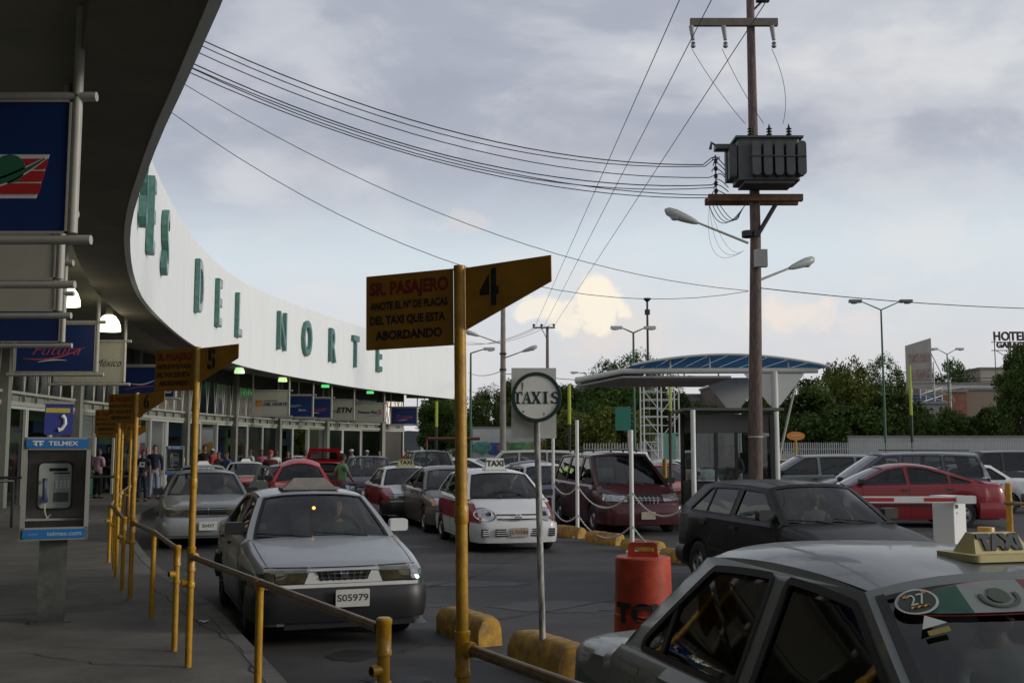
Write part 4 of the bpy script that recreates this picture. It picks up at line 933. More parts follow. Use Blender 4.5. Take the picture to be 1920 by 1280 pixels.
# ================================================================ pay phones
PHB = mat('phone_panel_blue', (.012, .13, .36), .4); KIO = mat('kiosk_grey', (.26, .26, .24), .5, noise=.12); KIN = mat('kiosk_inner', (.36, .34, .33), .6, noise=.2); PHG = mat('phone_grey', (.27, .30, .27), .45, noise=.1); STN = mat('stained_metal_post', (.10, .105, .095), .55, .3, noise=.5, nscale=5)
def phone(x, y, rz, label, sc_=1., sign=True, near=True):
    t = thing('pay_phone', label, 'pay phone', (x, y, .15), rz, 'pay phones on the pavement'); W_, D_, zb, zt = .60, .42, .80, 1.76
    mb = MB(); mb.box((0, .06, zb/2), (.25, .16, zb)); mb.build('pedestal', STN, t); mb = MB(); mb.box((0, .06, .008), (.36, .26, .016)); mb.build('base_plate', STN, t)
    mb = MB(); mb.box((-W_/2+.02, 0, (zb+zt)/2), (.04, D_, zt-zb)); mb.box((W_/2-.02, 0, (zb+zt)/2), (.04, D_, zt-zb)); mb.box((0, D_/2-.01, (zb+zt)/2), (W_-.08, .02, zt-zb-.002)); mb.box((0, 0, zb+.01), (W_-.082, D_-.004, .02)); mb.box((0, 0, zt-.01), (W_-.082, D_-.004, .02))
    mb.box((0, .05, zb+.18), (W_-.084, D_-.15, .02)); mb.build('kiosk_shell', KIO, t); mb = MB(); mb.box((0, D_/2-.024, (zb+zt)/2), (W_-.085, .006, zt-zb-.05)); mb.build('kiosk_back', KIN, t)
    for z, h_ in ((zt-.055, .085), (zb+.055, .085)):
        mb = MB(); mb.rbox((0, -D_/2-.006, z), (W_-.05, .014, h_), .02, ax='y'); mb.build('header_panel' if z > 1.3 else 'footer_panel', PHB, t)
        mb = MB(); mb.box((0, -D_/2+.006, z), (W_-.005, .012, .12)); mb.build('panel_backing', KIO, t)
    text('TELMEX', WT, t, (.05, -D_/2-.016, zt-.055), X_, Z_, .058, sx=1.25, off=.001)
    mb = MB()
    for dx_ in (-.018, .018): mb.box((-.17+dx_, -D_/2-.015, zt-.058), (.014, .003, .04)); 
    mb.box((-.17, -D_/2-.015, zt-.034), (.10, .003, .012)); mb.box((-.20, -D_/2-.015, zt-.06), (.02, .003, .012)); mb.box((-.14, -D_/2-.015, zt-.06), (.02, .003, .012)); mb.build('phone_logo', WT, t)
    text('telmex.com', mat('print_pale_blue', (.28, .42, .55), .5), t, (.09, -D_/2-.016, zb+.055), X_, Z_, .058, sx=1.1, off=.001); text('www', mat('print_pale_blue', (.28, .42, .55)), t, (-.18, -D_/2-.016, zb+.055), X_, Z_, .025, sx=1.6)
    c_ = Vector((-.01, .06, 1.30)); mb = MB(); mb.rbox(c_, (.33, .10, .47), .05, ax='y'); mb.build('phone_bezel', DKSTEEL, t); mb = MB(); mb.rbox(c_+Vector((0, -.03, 0)), (.29, .09, .43), .04, ax='y'); ph = mb.build('phone_body', PHG, t)
    mb = MB(); mb.box((.02, -.0175, 1.455), (.16, .006, .03)); mb.box((.05, -.0175, 1.42), (.14, .006, .012)); mb.build('display', UNDER, ph)
    for i in range(4):
        for j in range(3): mb = MB(); mb.box((.005+.036*i, -.018, 1.285+.028*j), (.024, .01, .018)); mb.build('key', mat('phone_key', (.4, .4, .4), .35, .5), ph)
    mb = MB(); mb.box((.05, -.018, 1.19), (.13, .008, .09)); mb.build('card_panel', mat('phone_dark', (.05, .055, .055), .5), ph)
    mb = MB(); mb.path([(-.10, -.05, 1.36), (-.102, -.075, 1.33), (-.10, -.07, 1.24), (-.095, -.05, 1.17)], [.024, .018, .018, .028], 10); mb.lathe([(.001, -.07), (.03, -.07), (.032, -.045), (.001, -.04)], (-.095, 0, 1.165), 'y', 12); mb.build('handset', mat('handset_blue', (.03, .04, .10), .4), ph, True)
    mb = MB(); mb.path([(-.095, -.05, 1.14), (-.09, -.06, 1.05), (-.07, -.03, .99), (-.04, .02, 1.02)], .008, 6); mb.build('cord', GREYP, ph)
    if sign:
        mb = MB(); mb.rbox((0, .06, zt+.18), (.255, .05, .30), .015, ax='y'); sg = mb.build('phone_sign', mat('phone_sign_blue', (.03, .04, .22), .4), t); mb = MB(); mb.box((-.01, .034, zt+.27), (.22, .004, .045)); mb.build('sign_band', mat('sign_yellow', (.45, .38, .04), .5), sg)
        mb = MB(); mb.path([(.03, .03, zt+.22), (.055, .03, zt+.19), (.06, .03, zt+.14), (.03, .03, zt+.09), (0, .03, zt+.08)], [.022, .018, .018, .018, .024], 8); mb.build('handset_symbol', WT, sg)
        mb = MB(); mb.box((0, .06, zt+.345), (.28, .09, .03)); mb.build('sign_cap', KIO, t)
    t.scale = (sc_,)*3
phone(-4.43, 10.45, R(23), 'tall grey pay phone kiosk with blue panels on a square post in the left foreground'); phone(-11.5, 36.6, R(16), 'small distant pay phone kiosk right of the man in the navy sweater', 1., False)
# ================================================================ TAXIS sign, kerb blocks, drum
def block(x, y, rz, label, L_=1.0, W_=.30, H_=.24, m=YELW, grp='yellow concrete kerb blocks'):
    mb = MB(); nx = 14; rr = random.Random(int(x*91+y*37)); pts = []
    prof = [(-W_/2, 0), (-W_/2+.01, H_*.6), (-W_/2+.05, H_*.93), (-W_*.2, H_), (W_*.2, H_), (W_/2-.05, H_*.93), (W_/2-.01, H_*.6), (W_/2, 0)]
    for i in range(nx+1):
        t_ = i/nx; xx = -L_/2+L_*t_; e_ = .92 if i in (0, nx) else (.98 if i in (1, nx-1) else 1)
        for a, b in prof: pts.append((xx+rr.uniform(-.006, .006), a*e_+rr.uniform(-.008, .008), max(0, b*(e_ if b > 0 else 1)+rr.uniform(-.008, .006)) if b > 0 else 0))
    k = len(prof); mb.add(pts, [(i*k+j, (i+1)*k+j, (i+1)*k+j+1, i*k+j+1) for i in range(nx) for j in range(k-1)]+[tuple(range(k)), tuple(nx*k+j for j in range(k))])
    o = mb.build('kerb_block', m, None, True, ang=60); o.location = (x, y, 0); o.rotation_euler = (0, 0, rz); tag(o, label, 'kerb block', grp); return o
block(-.42, 10.45, R(-62), 'worn yellow kerb block in front of the silver taxi, left of the TAXIS pole', .95, .28, .26); block(.28, 8.85, R(-62), 'dirty yellow block holding the TAXIS pole', .85, .32, .30)
block(1.17, 22.4, R(-58), 'farthest yellow kerb block at the foot of the left white chain post', 1.0, .26, .22); block(1.78, 20.8, R(-58), 'yellow kerb block in front of the maroon minivan', 1.0, .26, .22); block(2.3, 19.0, R(-58), 'yellow kerb block just behind the orange drum', 1.0, .26, .22)
block(2.75, 17.2, R(-58), 'yellow kerb block hidden partly by the dark hatchback', 1.0, .26, .22)
t = thing('taxis_sign', 'round white TAXIS sign with green rim on a peeling pole', 'sign', (.245, 8.74, .28))
PEEL = mat('peeling_white_pole', (.5, .5, .46), .6, noise=.2, nscale=3, col2=(.035, .04, .035), stretch=(9, 9, 1.6), bump=.3)
p0, p1 = Vector((0, .0, 0)), Vector((-.045, .045, 1.86)); mb = MB(); mb.tube(p0, p1, .026, n=14); mb.build('pole', PEEL, t, True)
cz = 1.945; cxs = -.045; FD = mat('dirty_white_face', (.80, .80, .74), .6, noise=.12, nscale=4, bump=.05)
mb = MB(); mb.box((cxs-.02, .078, cz-.045), (.37, .008, .58)); mb.build('back_plate', mat('back_plate_grey', (.60, .60, .56), .6, noise=.1), t)
mb = MB(); mb.lathe([(.001, -.012), (.178, -.012), (.178, .012), (.001, .012)], (cxs, .0, cz), 'y', 48); fc = mb.build('sign_disc', FD, t, False)
RIMG = mat('rim_dark_green', (.006, .035, .022), .5)
mb = MB(); mb.lathe([(.176, -.018), (.203, -.018), (.206, -.01), (.206, .018), (.176, .018), (.176, -.018)], (cxs, 0, cz), 'y', 48); mb.build('rim', RIMG, t, True)
def serif_word(word, m, par, cx_, cz_, h, y, adv):
    """stencil slab letters drawn as polygons: T A X I S"""
    w = h*.82; x0 = cx_-adv*(len(word)-1)/2
    for i, ch in enumerate(word):
        ox = x0+adv*i; mb = MB(); B = lambda x, z, a, b: mb.box((ox+x*w, y, cz_+z*h), (a*w, .002, b*h))
        Q = lambda pts: mb.prism([(ox+a*w, cz_+b*h) for a, b in pts], lambda a, b, d: (a, d, b), y-.001, y+.001)
        if ch == 'T': B(0, -.02, .26, .86); B(0, -.46, .5, .10); Q([(-.5, .5), (-.08, .5), (-.08, .38), (-.38, .38), (-.44, .2), (-.5, .2)]); Q([(.5, .5), (.08, .5), (.08, .38), (.38, .38), (.44, .2), (.5, .2)])
        if ch == 'I': B(0, 0, .28, .84); B(0, .46, .52, .09); B(0, -.46, .52, .09)
        if ch == 'A': Q([(-.03, .5), (.10, .5), (.42, -.42), (.12, -.42)]); Q([(-.08, .36), (-.02, .28), (-.28, -.42), (-.38, -.42)]); B(-.32, -.46, .36, .09); B(.28, -.46, .44, .09); B(-.02, -.14, .18, .09)
        if ch == 'X': Q([(-.44, .42), (-.14, .42), (.42, -.42), (.12, -.42)]); Q([(.24, .42), (.38, .42), (.12, .04), (.05, .14)]); Q([(-.40, -.42), (-.26, -.42), (-.02, -.12), (-.09, -.02)]); B(-.28, .46, .42, .09); B(.32, .46, .34, .09); B(.28, -.46, .42, .09); B(-.32, -.46, .34, .09)
        if ch == 'S':
            up = [(.34, .22), (.30, .40), (.10, .50), (-.16, .48), (-.36, .30), (-.34, .10), (-.12, -.02), (.10, -.10), (.20, -.22), (.10, -.36), (-.10, -.40), (-.28, -.24), (-.38, -.22), (-.38, -.5), (-.30, -.44), (0, -.5), (.26, -.46), (.42, -.28), (.40, -.06), (.18, .08), (-.08, .16), (-.14, .30), (0, .40), (.18, .36), (.28, .22)]
            Q(up)
        mb.build('lettering', m, par)
serif_word('TAXIS', RIMG, t, cxs-.002, cz-.005, .098, -.0145, .076)
mb = MB()
for a, b, c_ in ((-.115, .12, .07), (-.108, -.11, .02), (.06, -.13, .018)): mb.prism([(cxs+a-.006, cz+b), (cxs+a+.008, cz+b), (cxs+a+.004, cz+b-c_), (cxs+a-.002, cz+b-c_*.9)], lambda p, q, d: (p, d, q), -.014, -.0125)
mb.build('rust_streak', mat('rust_streak', (.22, .09, .03), .8, noise=.4, nscale=30), t)
# orange drum
ODR = mat('drum_orange', (.42, .042, .012), .5, noise=.45, nscale=6, bump=.15)
t = thing('traffic_drum', 'orange plastic traffic drum with a carrying handle and black stencilled letters', 'traffic drum', (.985, 8.15, 0), R(-8))
mb = MB(); mb.lathe([(.25, 0), (.25, .06), (.235, .065), (.232, .33), (.222, .345), (.222, .36), (.219, .58), (.213, .59), (.213, .605), (.207, .99), (.200, 1.0), (.001, 1.0)], n=40); mb.build('drum_body', ODR, t, True, ang=25)
mb = MB(); mb.holed([(-.115, 0), (.115, 0), (.105, .09), (.09, .105), (-.09, .105), (-.105, .09)], [[(-.06, .035), (.06, .035), (.06, .07), (-.06, .07)]], lambda a, b: (a, -.02, 1.0+b)); mb.holed([(-.115, 0), (.115, 0), (.105, .09), (.09, .105), (-.09, .105), (-.105, .09)], [[(-.06, .035), (.06, .035), (.06, .07), (-.06, .07)]], lambda a, b: (a, .02, 1.0+b))
ol = [(-.115, 0), (-.105, .09), (-.09, .105), (.09, .105), (.105, .09), (.115, 0)]; mb.add([(a, y, 1+b) for y in (-.02, .02) for a, b in ol], [(i, i+1, 7+i, 6+i) for i in range(5)]); mb.build('handle', ODR, t); mb = MB(); mb.box((.075, -.0225, 1.052), (.02, .003, .03)); mb.build('reflector', mat('reflector_yellow', (.5, .35, .03), .4), t)
def wrap(r): return lambda x, y, z: (r*math.sin(x/r), -r*math.cos(x/r)-z-.004, .60+y)
text('TCM', INK, t, (0, 0, 0), X_, Z_, .18, fn=wrap(.222), off=.012, sx=1.1, sp=1.15)
# white posts and chains
WPOST = [(.92, 24.0, 2.1), (1.34, 22.09, 2.40), (2.10, 18.9, 2.14), (2.86, 16.9, 2.42)]
for (x, y, h), l in zip(WPOST, ('thin white chain post seen behind the TAXIS pole', 'white chain post left of the maroon minivan', 'white chain post in front of the maroon minivan grille', 'tall white chain post beside the dark booth')):
    t = thing('chain_post', l, 'post', (x, y, 0), 0, 'white posts carrying chains'); mb = MB(); mb.tube((0, 0, 0), (0, 0, h), .038, n=12); mb.build('post_pipe', WHITEP, t, True); mb = MB(); mb.lathe([(.12, 0), (.12, .03), (.05, .06)], n=14); mb.build('foot', WHITEP, t)
WPOST2 = WPOST+[(4.1, 15.6, 2.1)]
CHN = mat('white_chain', (.55, .55, .5), .5)
for i in range(4):
    for zz, sg in ((1.06, .36), (.48, .34)):
        a, b = Vector(WPOST2[i][:2]), Vector(WPOST2[i+1][:2]); pts = []
        for k in range(25): q = k/24; p = a.lerp(b, q); pts.append((p.x, p.y, zz-sg*4*q*(1-q)*(1 if i else .6)))
        mb = MB()
        for k in range(24):
            a3, b3 = Vector(pts[k]), Vector(pts[k+1])
            for j in range(2):
                c0 = a3.lerp(b3, (j+.0)/2); c1 = a3.lerp(b3, (j+1)/2); d = (c1-c0)*.14; mb.tube(c0-d, c1+d, .016 if (k*2+j) % 2 else .011, n=5)
        o = mb.build('chain', CHN); tag(o, ['%s white chain between the thin post and the left white post', '%s white chain across the front of the maroon minivan, left span', '%s white chain across the front of the maroon minivan, right span', '%s white chain running behind the dark hatchback'][i] % ('upper' if zz > 1 else 'lower'), 'chain', 'white chains between the posts')
# barrier gate and island
t = thing('parking_barrier', 'white parking barrier cabinet with red striped arm', 'barrier', (6.85, 16.9, .12), R(38))
mb = MB(); mb.rbox((0, 0, .46), (.36, .36, .90), .015); mb.build('cabinet', mat('cabinet_white', (.74, .75, .73), .4), t)
mb = MB(); mb.rbox((0, 0, .935), (.40, .42, .05), .02); mb.build('cabinet_lid', mat('cabinet_white', (.7, .7, .7)), t); mb = MB(); mb.box((-.09, -.183, .80), (.07, .006, .06)); mb.box((-.09, -.183, .70), (.02, .006, .02)); mb.build('lock_plate', DKSTEEL, t)
t = thing('barrier_arm', 'white boom arm with red stripes, lying across the exit lane before the red sedan', 'barrier arm', (6.8, 16.6, 1.03)); A0, A1 = 0.33, -2.6
mb = MB(); mb.box(((A0+A1)/2, 0, 0), (A0-A1, .045, .10)); arm = mb.build('arm', WHITEP, t); 
for x0, x1 in ((-.46, .03), (-1.75, -.92)): mb = MB(); mb.box(((x0+x1)/2, -.0245, .0), (x1-x0, .003, .055)); mb.build('red_stripe', mat('stripe_red', (.42, .02, .015), .5), t)
mb = MB(); mb.rbox((.19, 0, .0), (.30, .07, .12), .02, ax='y'); mb.build('arm_clamp', WHITEP, t)
mb = MB(); mb.box((6.4, 18.4, .1), (5.6, .9, .2)); mb.box((7.4, 17.2, .06), (2.2, 1.8, .12)); isl = mb.build('traffic_island', YELW); tag(isl, 'low yellow painted concrete island under the barrier cabinet', 'island')
t = thing('yellow_bollard', 'short thick yellow bollard right of the barrier cabinet', 'bollard', (7.55, 17.2, .12)); mb = MB(); mb.lathe([(.13, 0), (.13, .44), (.125, .45), (.001, .45)], n=24); mb.build('bollard_body', YEL, t, True); mb = MB(); mb.rbox((.33, 0, .09), (.5, .34, .18), .02); mb.build('bollard_plinth', YELW, t)
t = thing('yellow_gate_post', 'slim yellow post with a horizontal pipe at the right edge', 'post', (7.98, 17.3, .12)); mb = MB(); mb.tube((0, 0, 0), (0, 0, 1.14), .05, n=14); mb.build('post_pipe', YEL, t, True); mb = MB(); mb.tube((-.10, -.06, .83), (1.3, -.3, .74), .03, n=10); mb.build('side_pipe', PIPEW, t, True)
# litter
for x, y, l, z in ((-3.0, 10.4, 'tiny pale scrap of paper on the pavement right of the pay phone', .152), (-1.05, 8.35, 'small white crumpled litter on the asphalt by the silver taxi', .0)):
    mb = MB(); rr = random.Random(5); mb.grid(lambda u, v: (x+.09*u+rr.uniform(0, .01), y+.06*v, z+.006+rr.uniform(0, .018)), 4, 3); o = mb.build('litter', WHITEP); tag(o, l, 'litter')
# ================================================================ booth and lane canopy
BTH = mat('booth_dark', (.018, .018, .02), .5, noise=.2); BOG = glassm('booth_glass', (.70, .74, .74))
t = thing('toll_booth', 'dark glazed attendant booth under the blue curved roof', 'booth', (4.95, 24.8, 0)); bw, bd, bh = 1.75, 1.6, 2.62
mb = MB(); mb.box((0, 0, .09), (bw+.5, bd+.6, .18)); mb.build('plinth', CONC, t)
for x in (-bw/2, bw/2):
    for y in (-bd/2, bd/2): mb = MB(); mb.box((x, y, bh/2+.1), (.10, .10, bh-.18)); mb.build('corner_post', BTH, t)
mb = MB(); mb.box((-.02, -bd/2, .62), (bw-.11, .05, .86)); mb.box((-.02, bd/2, .62), (bw-.11, .05, .86)); mb.box((-bw/2, 0, .62), (.05, bd-.11, .86)); mb.box((bw/2, 0, .62), (.05, bd-.11, .86)); mb.build('lower_panel', BTH, t)
mb = MB(); mb.box((-.02, -bd/2, 2.38), (bw-.11, .05, .40)); mb.box((-.02, bd/2, 2.38), (bw-.11, .05, .40)); mb.build('fascia_board', mat('booth_grey', (.07, .07, .07), .6), t)
mb = MB(); mb.box((0, 0, bh+.07), (bw+.45, bd+.5, .06)); mb.build('booth_roof', mat('booth_roof', (.12, .12, .12), .6), t)
for x, w in ((-.62, .40), (-.15, .38), (.45, .62)): mb = MB(); mb.box((x, -bd/2, 1.62), (w, .008, 1.1)); mb.build('window_pane', BOG, t)
for x in (-.39, .07): mb = MB(); mb.box((x, -bd/2-.01, 1.62), (.06, .06, 1.12)); mb.build('mullion', BTH, t)
for x in (-bw/2, bw/2): mb = MB(); mb.box((x, 0, 1.62), (.008, bd-.12, 1.1)); mb.build('window_pane', BOG, t)
mb = MB(); mb.box((-.02, bd/2, 1.62), (bw-.12, .008, 1.1)); mb.build('window_pane', BOG, t); mb = MB(); mb.box((.55, .1, 1.5), (.35, .3, .45)); mb.build('monitor', BTH, t)
t = thing('lane_canopy', 'white tubular lane canopy with a curved translucent blue roof', 'canopy', (0, 25.5, 0)); WT2 = mat('tube_white', (.55, .56, .52), .4)
zc = 3.66; BLT = mat('blue_roof_sheet', (.02, .09, .20), .4)
_t = BLT.node_tree; _b = _t.nodes['Principled BSDF']; _tr = _t.nodes.new('ShaderNodeBsdfTranslucent'); _tr.inputs[0].default_value = (.02, .10, .22, 1); _mx = _t.nodes.new('ShaderNodeMixShader'); _mx.inputs[0].default_value = .45; _t.links.new(_b.outputs[0], _mx.inputs[1]); _t.links.new(_tr.outputs[0], _mx.inputs[2]); _t.links.new(_mx.outputs[0], _t.nodes['Material Output'].inputs[0]); xL, xR = 2.65, 7.32; tipx = 1.55; D_ = 3.8
mb = MB(); mb.path([(tipx, .5, zc-.20), (xL, 0, zc), (xR, 0, zc+.02)], .07, 12); mb.build('front_tube', WT2, t, True); mb = MB(); mb.path([(tipx+.1, .9, zc-.2), (xL, D_, zc), (xR, D_, zc+.02)], .085, 12); mb.build('back_tube', WT2, t, True)
mb = MB(); arch = lambda u: (xL+.2+(xR+.25-xL-.2)*u, zc+.10+.29*math.sin(math.pi*min(1, u*.97+.03))**.85*(1 if u < .5 else 1))
for k in range(10):
    mb = MB(); mb.grid(lambda u, v: (arch(u)[0], -.15+(D_+.3)*v, arch(u)[1]), 2, 1, k/10+.001, (k+1)/10-.001); mb.build('roof_sheet', BLT, t)
for yy in (-.15, D_+.15): mb = MB(); mb.path([(arch(k/20)[0], yy, arch(k/20)[1]) for k in range(21)], .03, 6); mb.build('arch_edge', WT2, t)
for k in (2, 4, 6, 8): mb = MB(); a = arch(k/10); mb.tube((a[0], 0, zc), (a[0], 0, a[1]), .02, n=6); mb.tube((a[0], D_, zc), (a[0], D_, a[1]), .02, n=6); mb.build('roof_strut', WT2, t)
mb = MB(); mb.prism([(tipx, .5), (xL, 0), (xL+2.6, 0), (xL+2.6, D_), (xL, D_), (tipx+.1, .9)], lambda a, b, d: (a, b, zc-.16-(.2*max(0, (xL-a)/(xL-tipx)))+d+.0), 0, .05); mb.build('ceiling_panel', mat('canopy_ceiling', (.28, .28, .27), .6), t)
mb = MB(); mb.prism([(tipx, .55), (xL, .1), (arch(.12)[0], .1), (arch(.12)[0], D_), (xL, D_), (tipx+.1, .9)], lambda a, b, d: (a, b, zc-.14+.20*max(0, (a-tipx))/(arch(.12)[0]-tipx)+d), 0, .03); mb.build('nose_sheet', WT2, t)
for x, y in ((6.28, 0), (6.2, D_)): 
    mb = MB(); mb.tube((x, y, 0), (x, y, zc), .085, n=14); mb.build('column', WT2, t, True)
for x, y in ((6.28, 0), (6.05, D_-.12)): mb = MB(); mb.prism([(x-.72, zc-.06), (x+.72, zc-.06), (x+.12, zc-.82), (x-.12, zc-.82)], lambda a, b, d: (a, y+d, b), -.02, .02); mb.build('gusset', WT2, t)
mb = MB(); mb.path([(6.95, 0, zc-.02), (6.85, .2, zc-.25), (6.4, .6, 1.2)], .03, 8); mb.build('drain_pipe', WT2, t, True)
# ================================================================ transformer pole
PY = 23.5; pb = at(1413, 842, PY); px_ = pb.x
t = thing('utility_pole', 'tall rusty brown utility pole with crossarms beside the booth', 'utility pole', (px_, PY, 0)); z_of = lambda v: at(1410, v, PY).z
mb = MB(); mb.path([(0, 0, 0), (.045, 0, 2), (.15, 0, 6.5), (.155, 0, 13.5)], [.165, .155, .118, .08], 18); mb.build('pole_shaft', RUST, t, True)
mb = MB(); mb.lathe([(.15, 2.05), (.168, 2.06), (.168, 2.08), (.15, 2.09)], (.045, 0, 0), n=18); mb.build('strap', GREYP, t)
X = lambda u, v: at(u, v, PY)-Vector((px_, PY, 0))
a, b = X(1292, 44), X(1455, 50); mb = MB(); mb.box(((a.x+b.x)/2, -.14, (a.z+b.z)/2), (b.x-a.x, .10, .17)); mb.build('crossarm', mat('crossarm_grey', (.13, .11, .09), .7, noise=.3), t)
for u in (1293, 1353, 1443):
    q = X(u, 58); mb = MB(); mb.tube((q.x, -.2, q.z+.03), (q.x+.04, -.2, q.z-.30), .055, .04, 10); mb.lathe([(.03, -.02), (.055, 0), (.055, .04), (.03, .06), (.055, .09), (.03, .12)], (q.x+.04, -.2, q.z-.46), n=10); mb.build('fuse_cutout', mat('porcelain_grey', (.22, .23, .22), .35), t, True)
mb = MB(); q = X(1430, 2); mb.tube((q.x-.3, 0, q.z-.3), (q.x, 0, q.z), .025); mb.rbox((q.x, 0, q.z+.03), (.3, .15, .1), .04); mb.build('top_insulator', DKSTEEL, t)
a, b = X(1325, 374), X(1500, 376); mb = MB(); mb.box(((a.x+b.x)/2, -.2, (a.z+b.z)/2), (b.x-a.x, .14, .15)); mb.build('platform_beam', mat('rust_beam', (.13, .06, .03), .75, noise=.5), t)
mb = MB(); mb.box(((a.x+b.x)/2, .2, (a.z+b.z)/2), (b.x-a.x, .12, .14)); mb.build('platform_beam', mat('rust_beam', (.13, .06, .03)), t)
a, b = X(1452, 385), X(1420, 440); mb = MB(); mb.tube((a.x, -.14, a.z), (b.x+.0, -.10, b.z), .05, n=8); mb.build('brace', DKSTEEL, t); q = X(1411, 440); mb = MB(); mb.lathe([(.15, q.z-.06), (.16, q.z-.05), (.16, q.z+.07), (.15, q.z+.08)], n=14); mb.box((.15, -.12, q.z), (.14, .1, .14)); mb.build('clamp', DKSTEEL, t)
q0, q1 = X(1408, 472), X(1432, 504); mb = MB(); mb.box(((q0.x+q1.x)/2+.02, -.24, (q0.z+q1.z)/2), (.27, .16, q0.z-q1.z)); mb.build('meter_box', mat('meter_grey', (.25, .26, .25), .5), t)
# transformer
TG = mat('transformer_grey', (.055, .058, .056), .5, .1, noise=.25, nscale=3); q0, q1 = X(1362, 280), X(1484, 355); tc_ = ((q0.x+q1.x)/2+.03, -.15, (q0.z+q1.z)/2)
tr = thing('transformer', 'grey finned electrical transformer mounted on the brown utility pole', 'transformer', (px_+tc_[0], PY+tc_[1]-.35, q1.z)); tw_, th_, td_ = q1.x-q0.x, q0.z-q1.z, .75
mb = MB(); mb.rbox((0, 0, th_/2), (tw_-.1, td_, th_), .08); mb.box((0, 0, th_+.02), (tw_+.03, td_+.12, .045)); mb.box((0, 0, -.03), (tw_-.35, td_-.1, .08)); mb.build('tank', TG, tr, True, ang=30)
for k in range(5):
    x = -.32+.245*k; mb = MB(); mb.rbox((x, -td_/2-.09, th_*.47), (.185, .20, th_*.82), .08, ax='y'); mb.build('cooling_fin', TG, tr, True, ang=30)
for k in range(2): mb = MB(); mb.rbox((-tw_/2-.05, -.2+.36*k, th_*.47), (.16, .2, th_*.82), .07, ax='x'); mb.build('cooling_fin', TG, tr, True, ang=30)
mb = MB(); mb.tube((-tw_*.32, -td_/2-.2, th_*.52), (tw_*.52, -td_/2-.2, th_*.50), .014, n=6); mb.build('fin_bar', TG, tr)
for u in (1397, 1432, 1468):
    q = X(u, 250); x = q.x-tc_[0]; mb = MB(); pr = []
    for k in range(5): z = th_+.05+.062*k; pr += [(.03, z), (.068, z+.015), (.03, z+.045)]
    mb.lathe(pr+[(.015, th_+.40), (.001, th_+.44)], (x, 0, 0), n=12); mb.build('bushing', DKSTEEL, tr, True)
mb = MB(); q = X(1335, 290); x = q.x-tc_[0]; mb.box((x+.15, -.1, q.z-q1.z-.02), (.40, .3, .10)); mb.path([(x-.02, -.1, q.z-q1.z+.02), (x-.12, -.1, q.z-q1.z+.10), (x-.15, -.1, q.z-q1.z-.05)], .035, 6); mb.build('cable_box', TG, tr)
t2 = thing('insulator_rack', 'vertical rack of dark spool insulators left of the transformer', 'insulator', X(1339, 374)+Vector((px_, PY-.25, 0)))
mb = MB(); mb.tube((0, 0, 0), (0, 0, .95), .015, n=6); mb.build('rod', DKSTEEL, t2)
for k in range(5): mb = MB(); mb.lathe([(.02, 0), (.05, .02), (.03, .05), (.05, .08), (.02, .10)], (0, 0, .08+.17*k), n=10); mb.build('spool', DKSTEEL, t2, True)
# street lamps on the pole
def cobra(root, p, d, L_, rise, hs=1., armr=.03):
    """arm from p along horizontal direction d, lamp head at the end"""
    d = Vector(d).normalized(); e = Vector(p)+d*L_+Vector((0, 0, rise)); mb = MB(); mb.tube(p, e, armr, armr*.8, 8); mb.build('lamp_arm', GREYP, root, True)
    dirv = (e-Vector(p)).normalized(); prof = [(.04, 0), (.075, .12), (.11, .35), (.125, .55), (.10, .72), (.03, .80)]; mb = MB(); sd = dirv.cross(Vector((0, 0, 1))).normalized(); up = sd.cross(dirv).normalized(); vs = []
    for r, h in prof:
        for j in range(14): a = 2*math.pi*j/14; vs.append(e+dirv*h*hs+(sd*math.cos(a)*1.15+up*(math.sin(a)*(.8 if math.sin(a) > 0 else 1.05)))*r*hs)
    mb.add(vs, [(i*14+j, i*14+(j+1) % 14, (i+1)*14+(j+1) % 14, (i+1)*14+j) for i in range(5) for j in range(14)]+[tuple(range(14)), tuple(70+j for j in range(14))]); mb.build('lamp_head', mat('lamp_head_grey', (.42, .44, .42), .4), root, True)
    mb = MB(); mb.lathe([(.001, -.06), (.07, -.05), (.11, 0), (.11, .01), (.001, .01)], n=14); c_ = e+dirv*.52*hs-up*.09*hs; mb.v = [tuple(Vector(v)*hs+c_) for v in mb.v]; mb.build('lamp_lens', mat('lamp_lens', (.35, .36, .33), .2), root, True)
sl1 = thing('street_lamp', 'grey street lamp on the rusty pole reaching up and left', 'street lamp', X(1400, 458)+Vector((px_, PY-.15, 0)), 0, 'lamps clamped to the rusty pole'); cobra(sl1, (0, 0, 0), (-1, -.15, 0), 1.15, .42)
sl2 = thing('street_lamp', 'grey street lamp on the rusty pole reaching up and right', 'street lamp', X(1425, 525)+Vector((px_, PY-.05, 0)), 0, 'lamps clamped to the rusty pole'); cobra(sl2, (0, 0, 0), (1, .35, 0), .75, .30, .9)
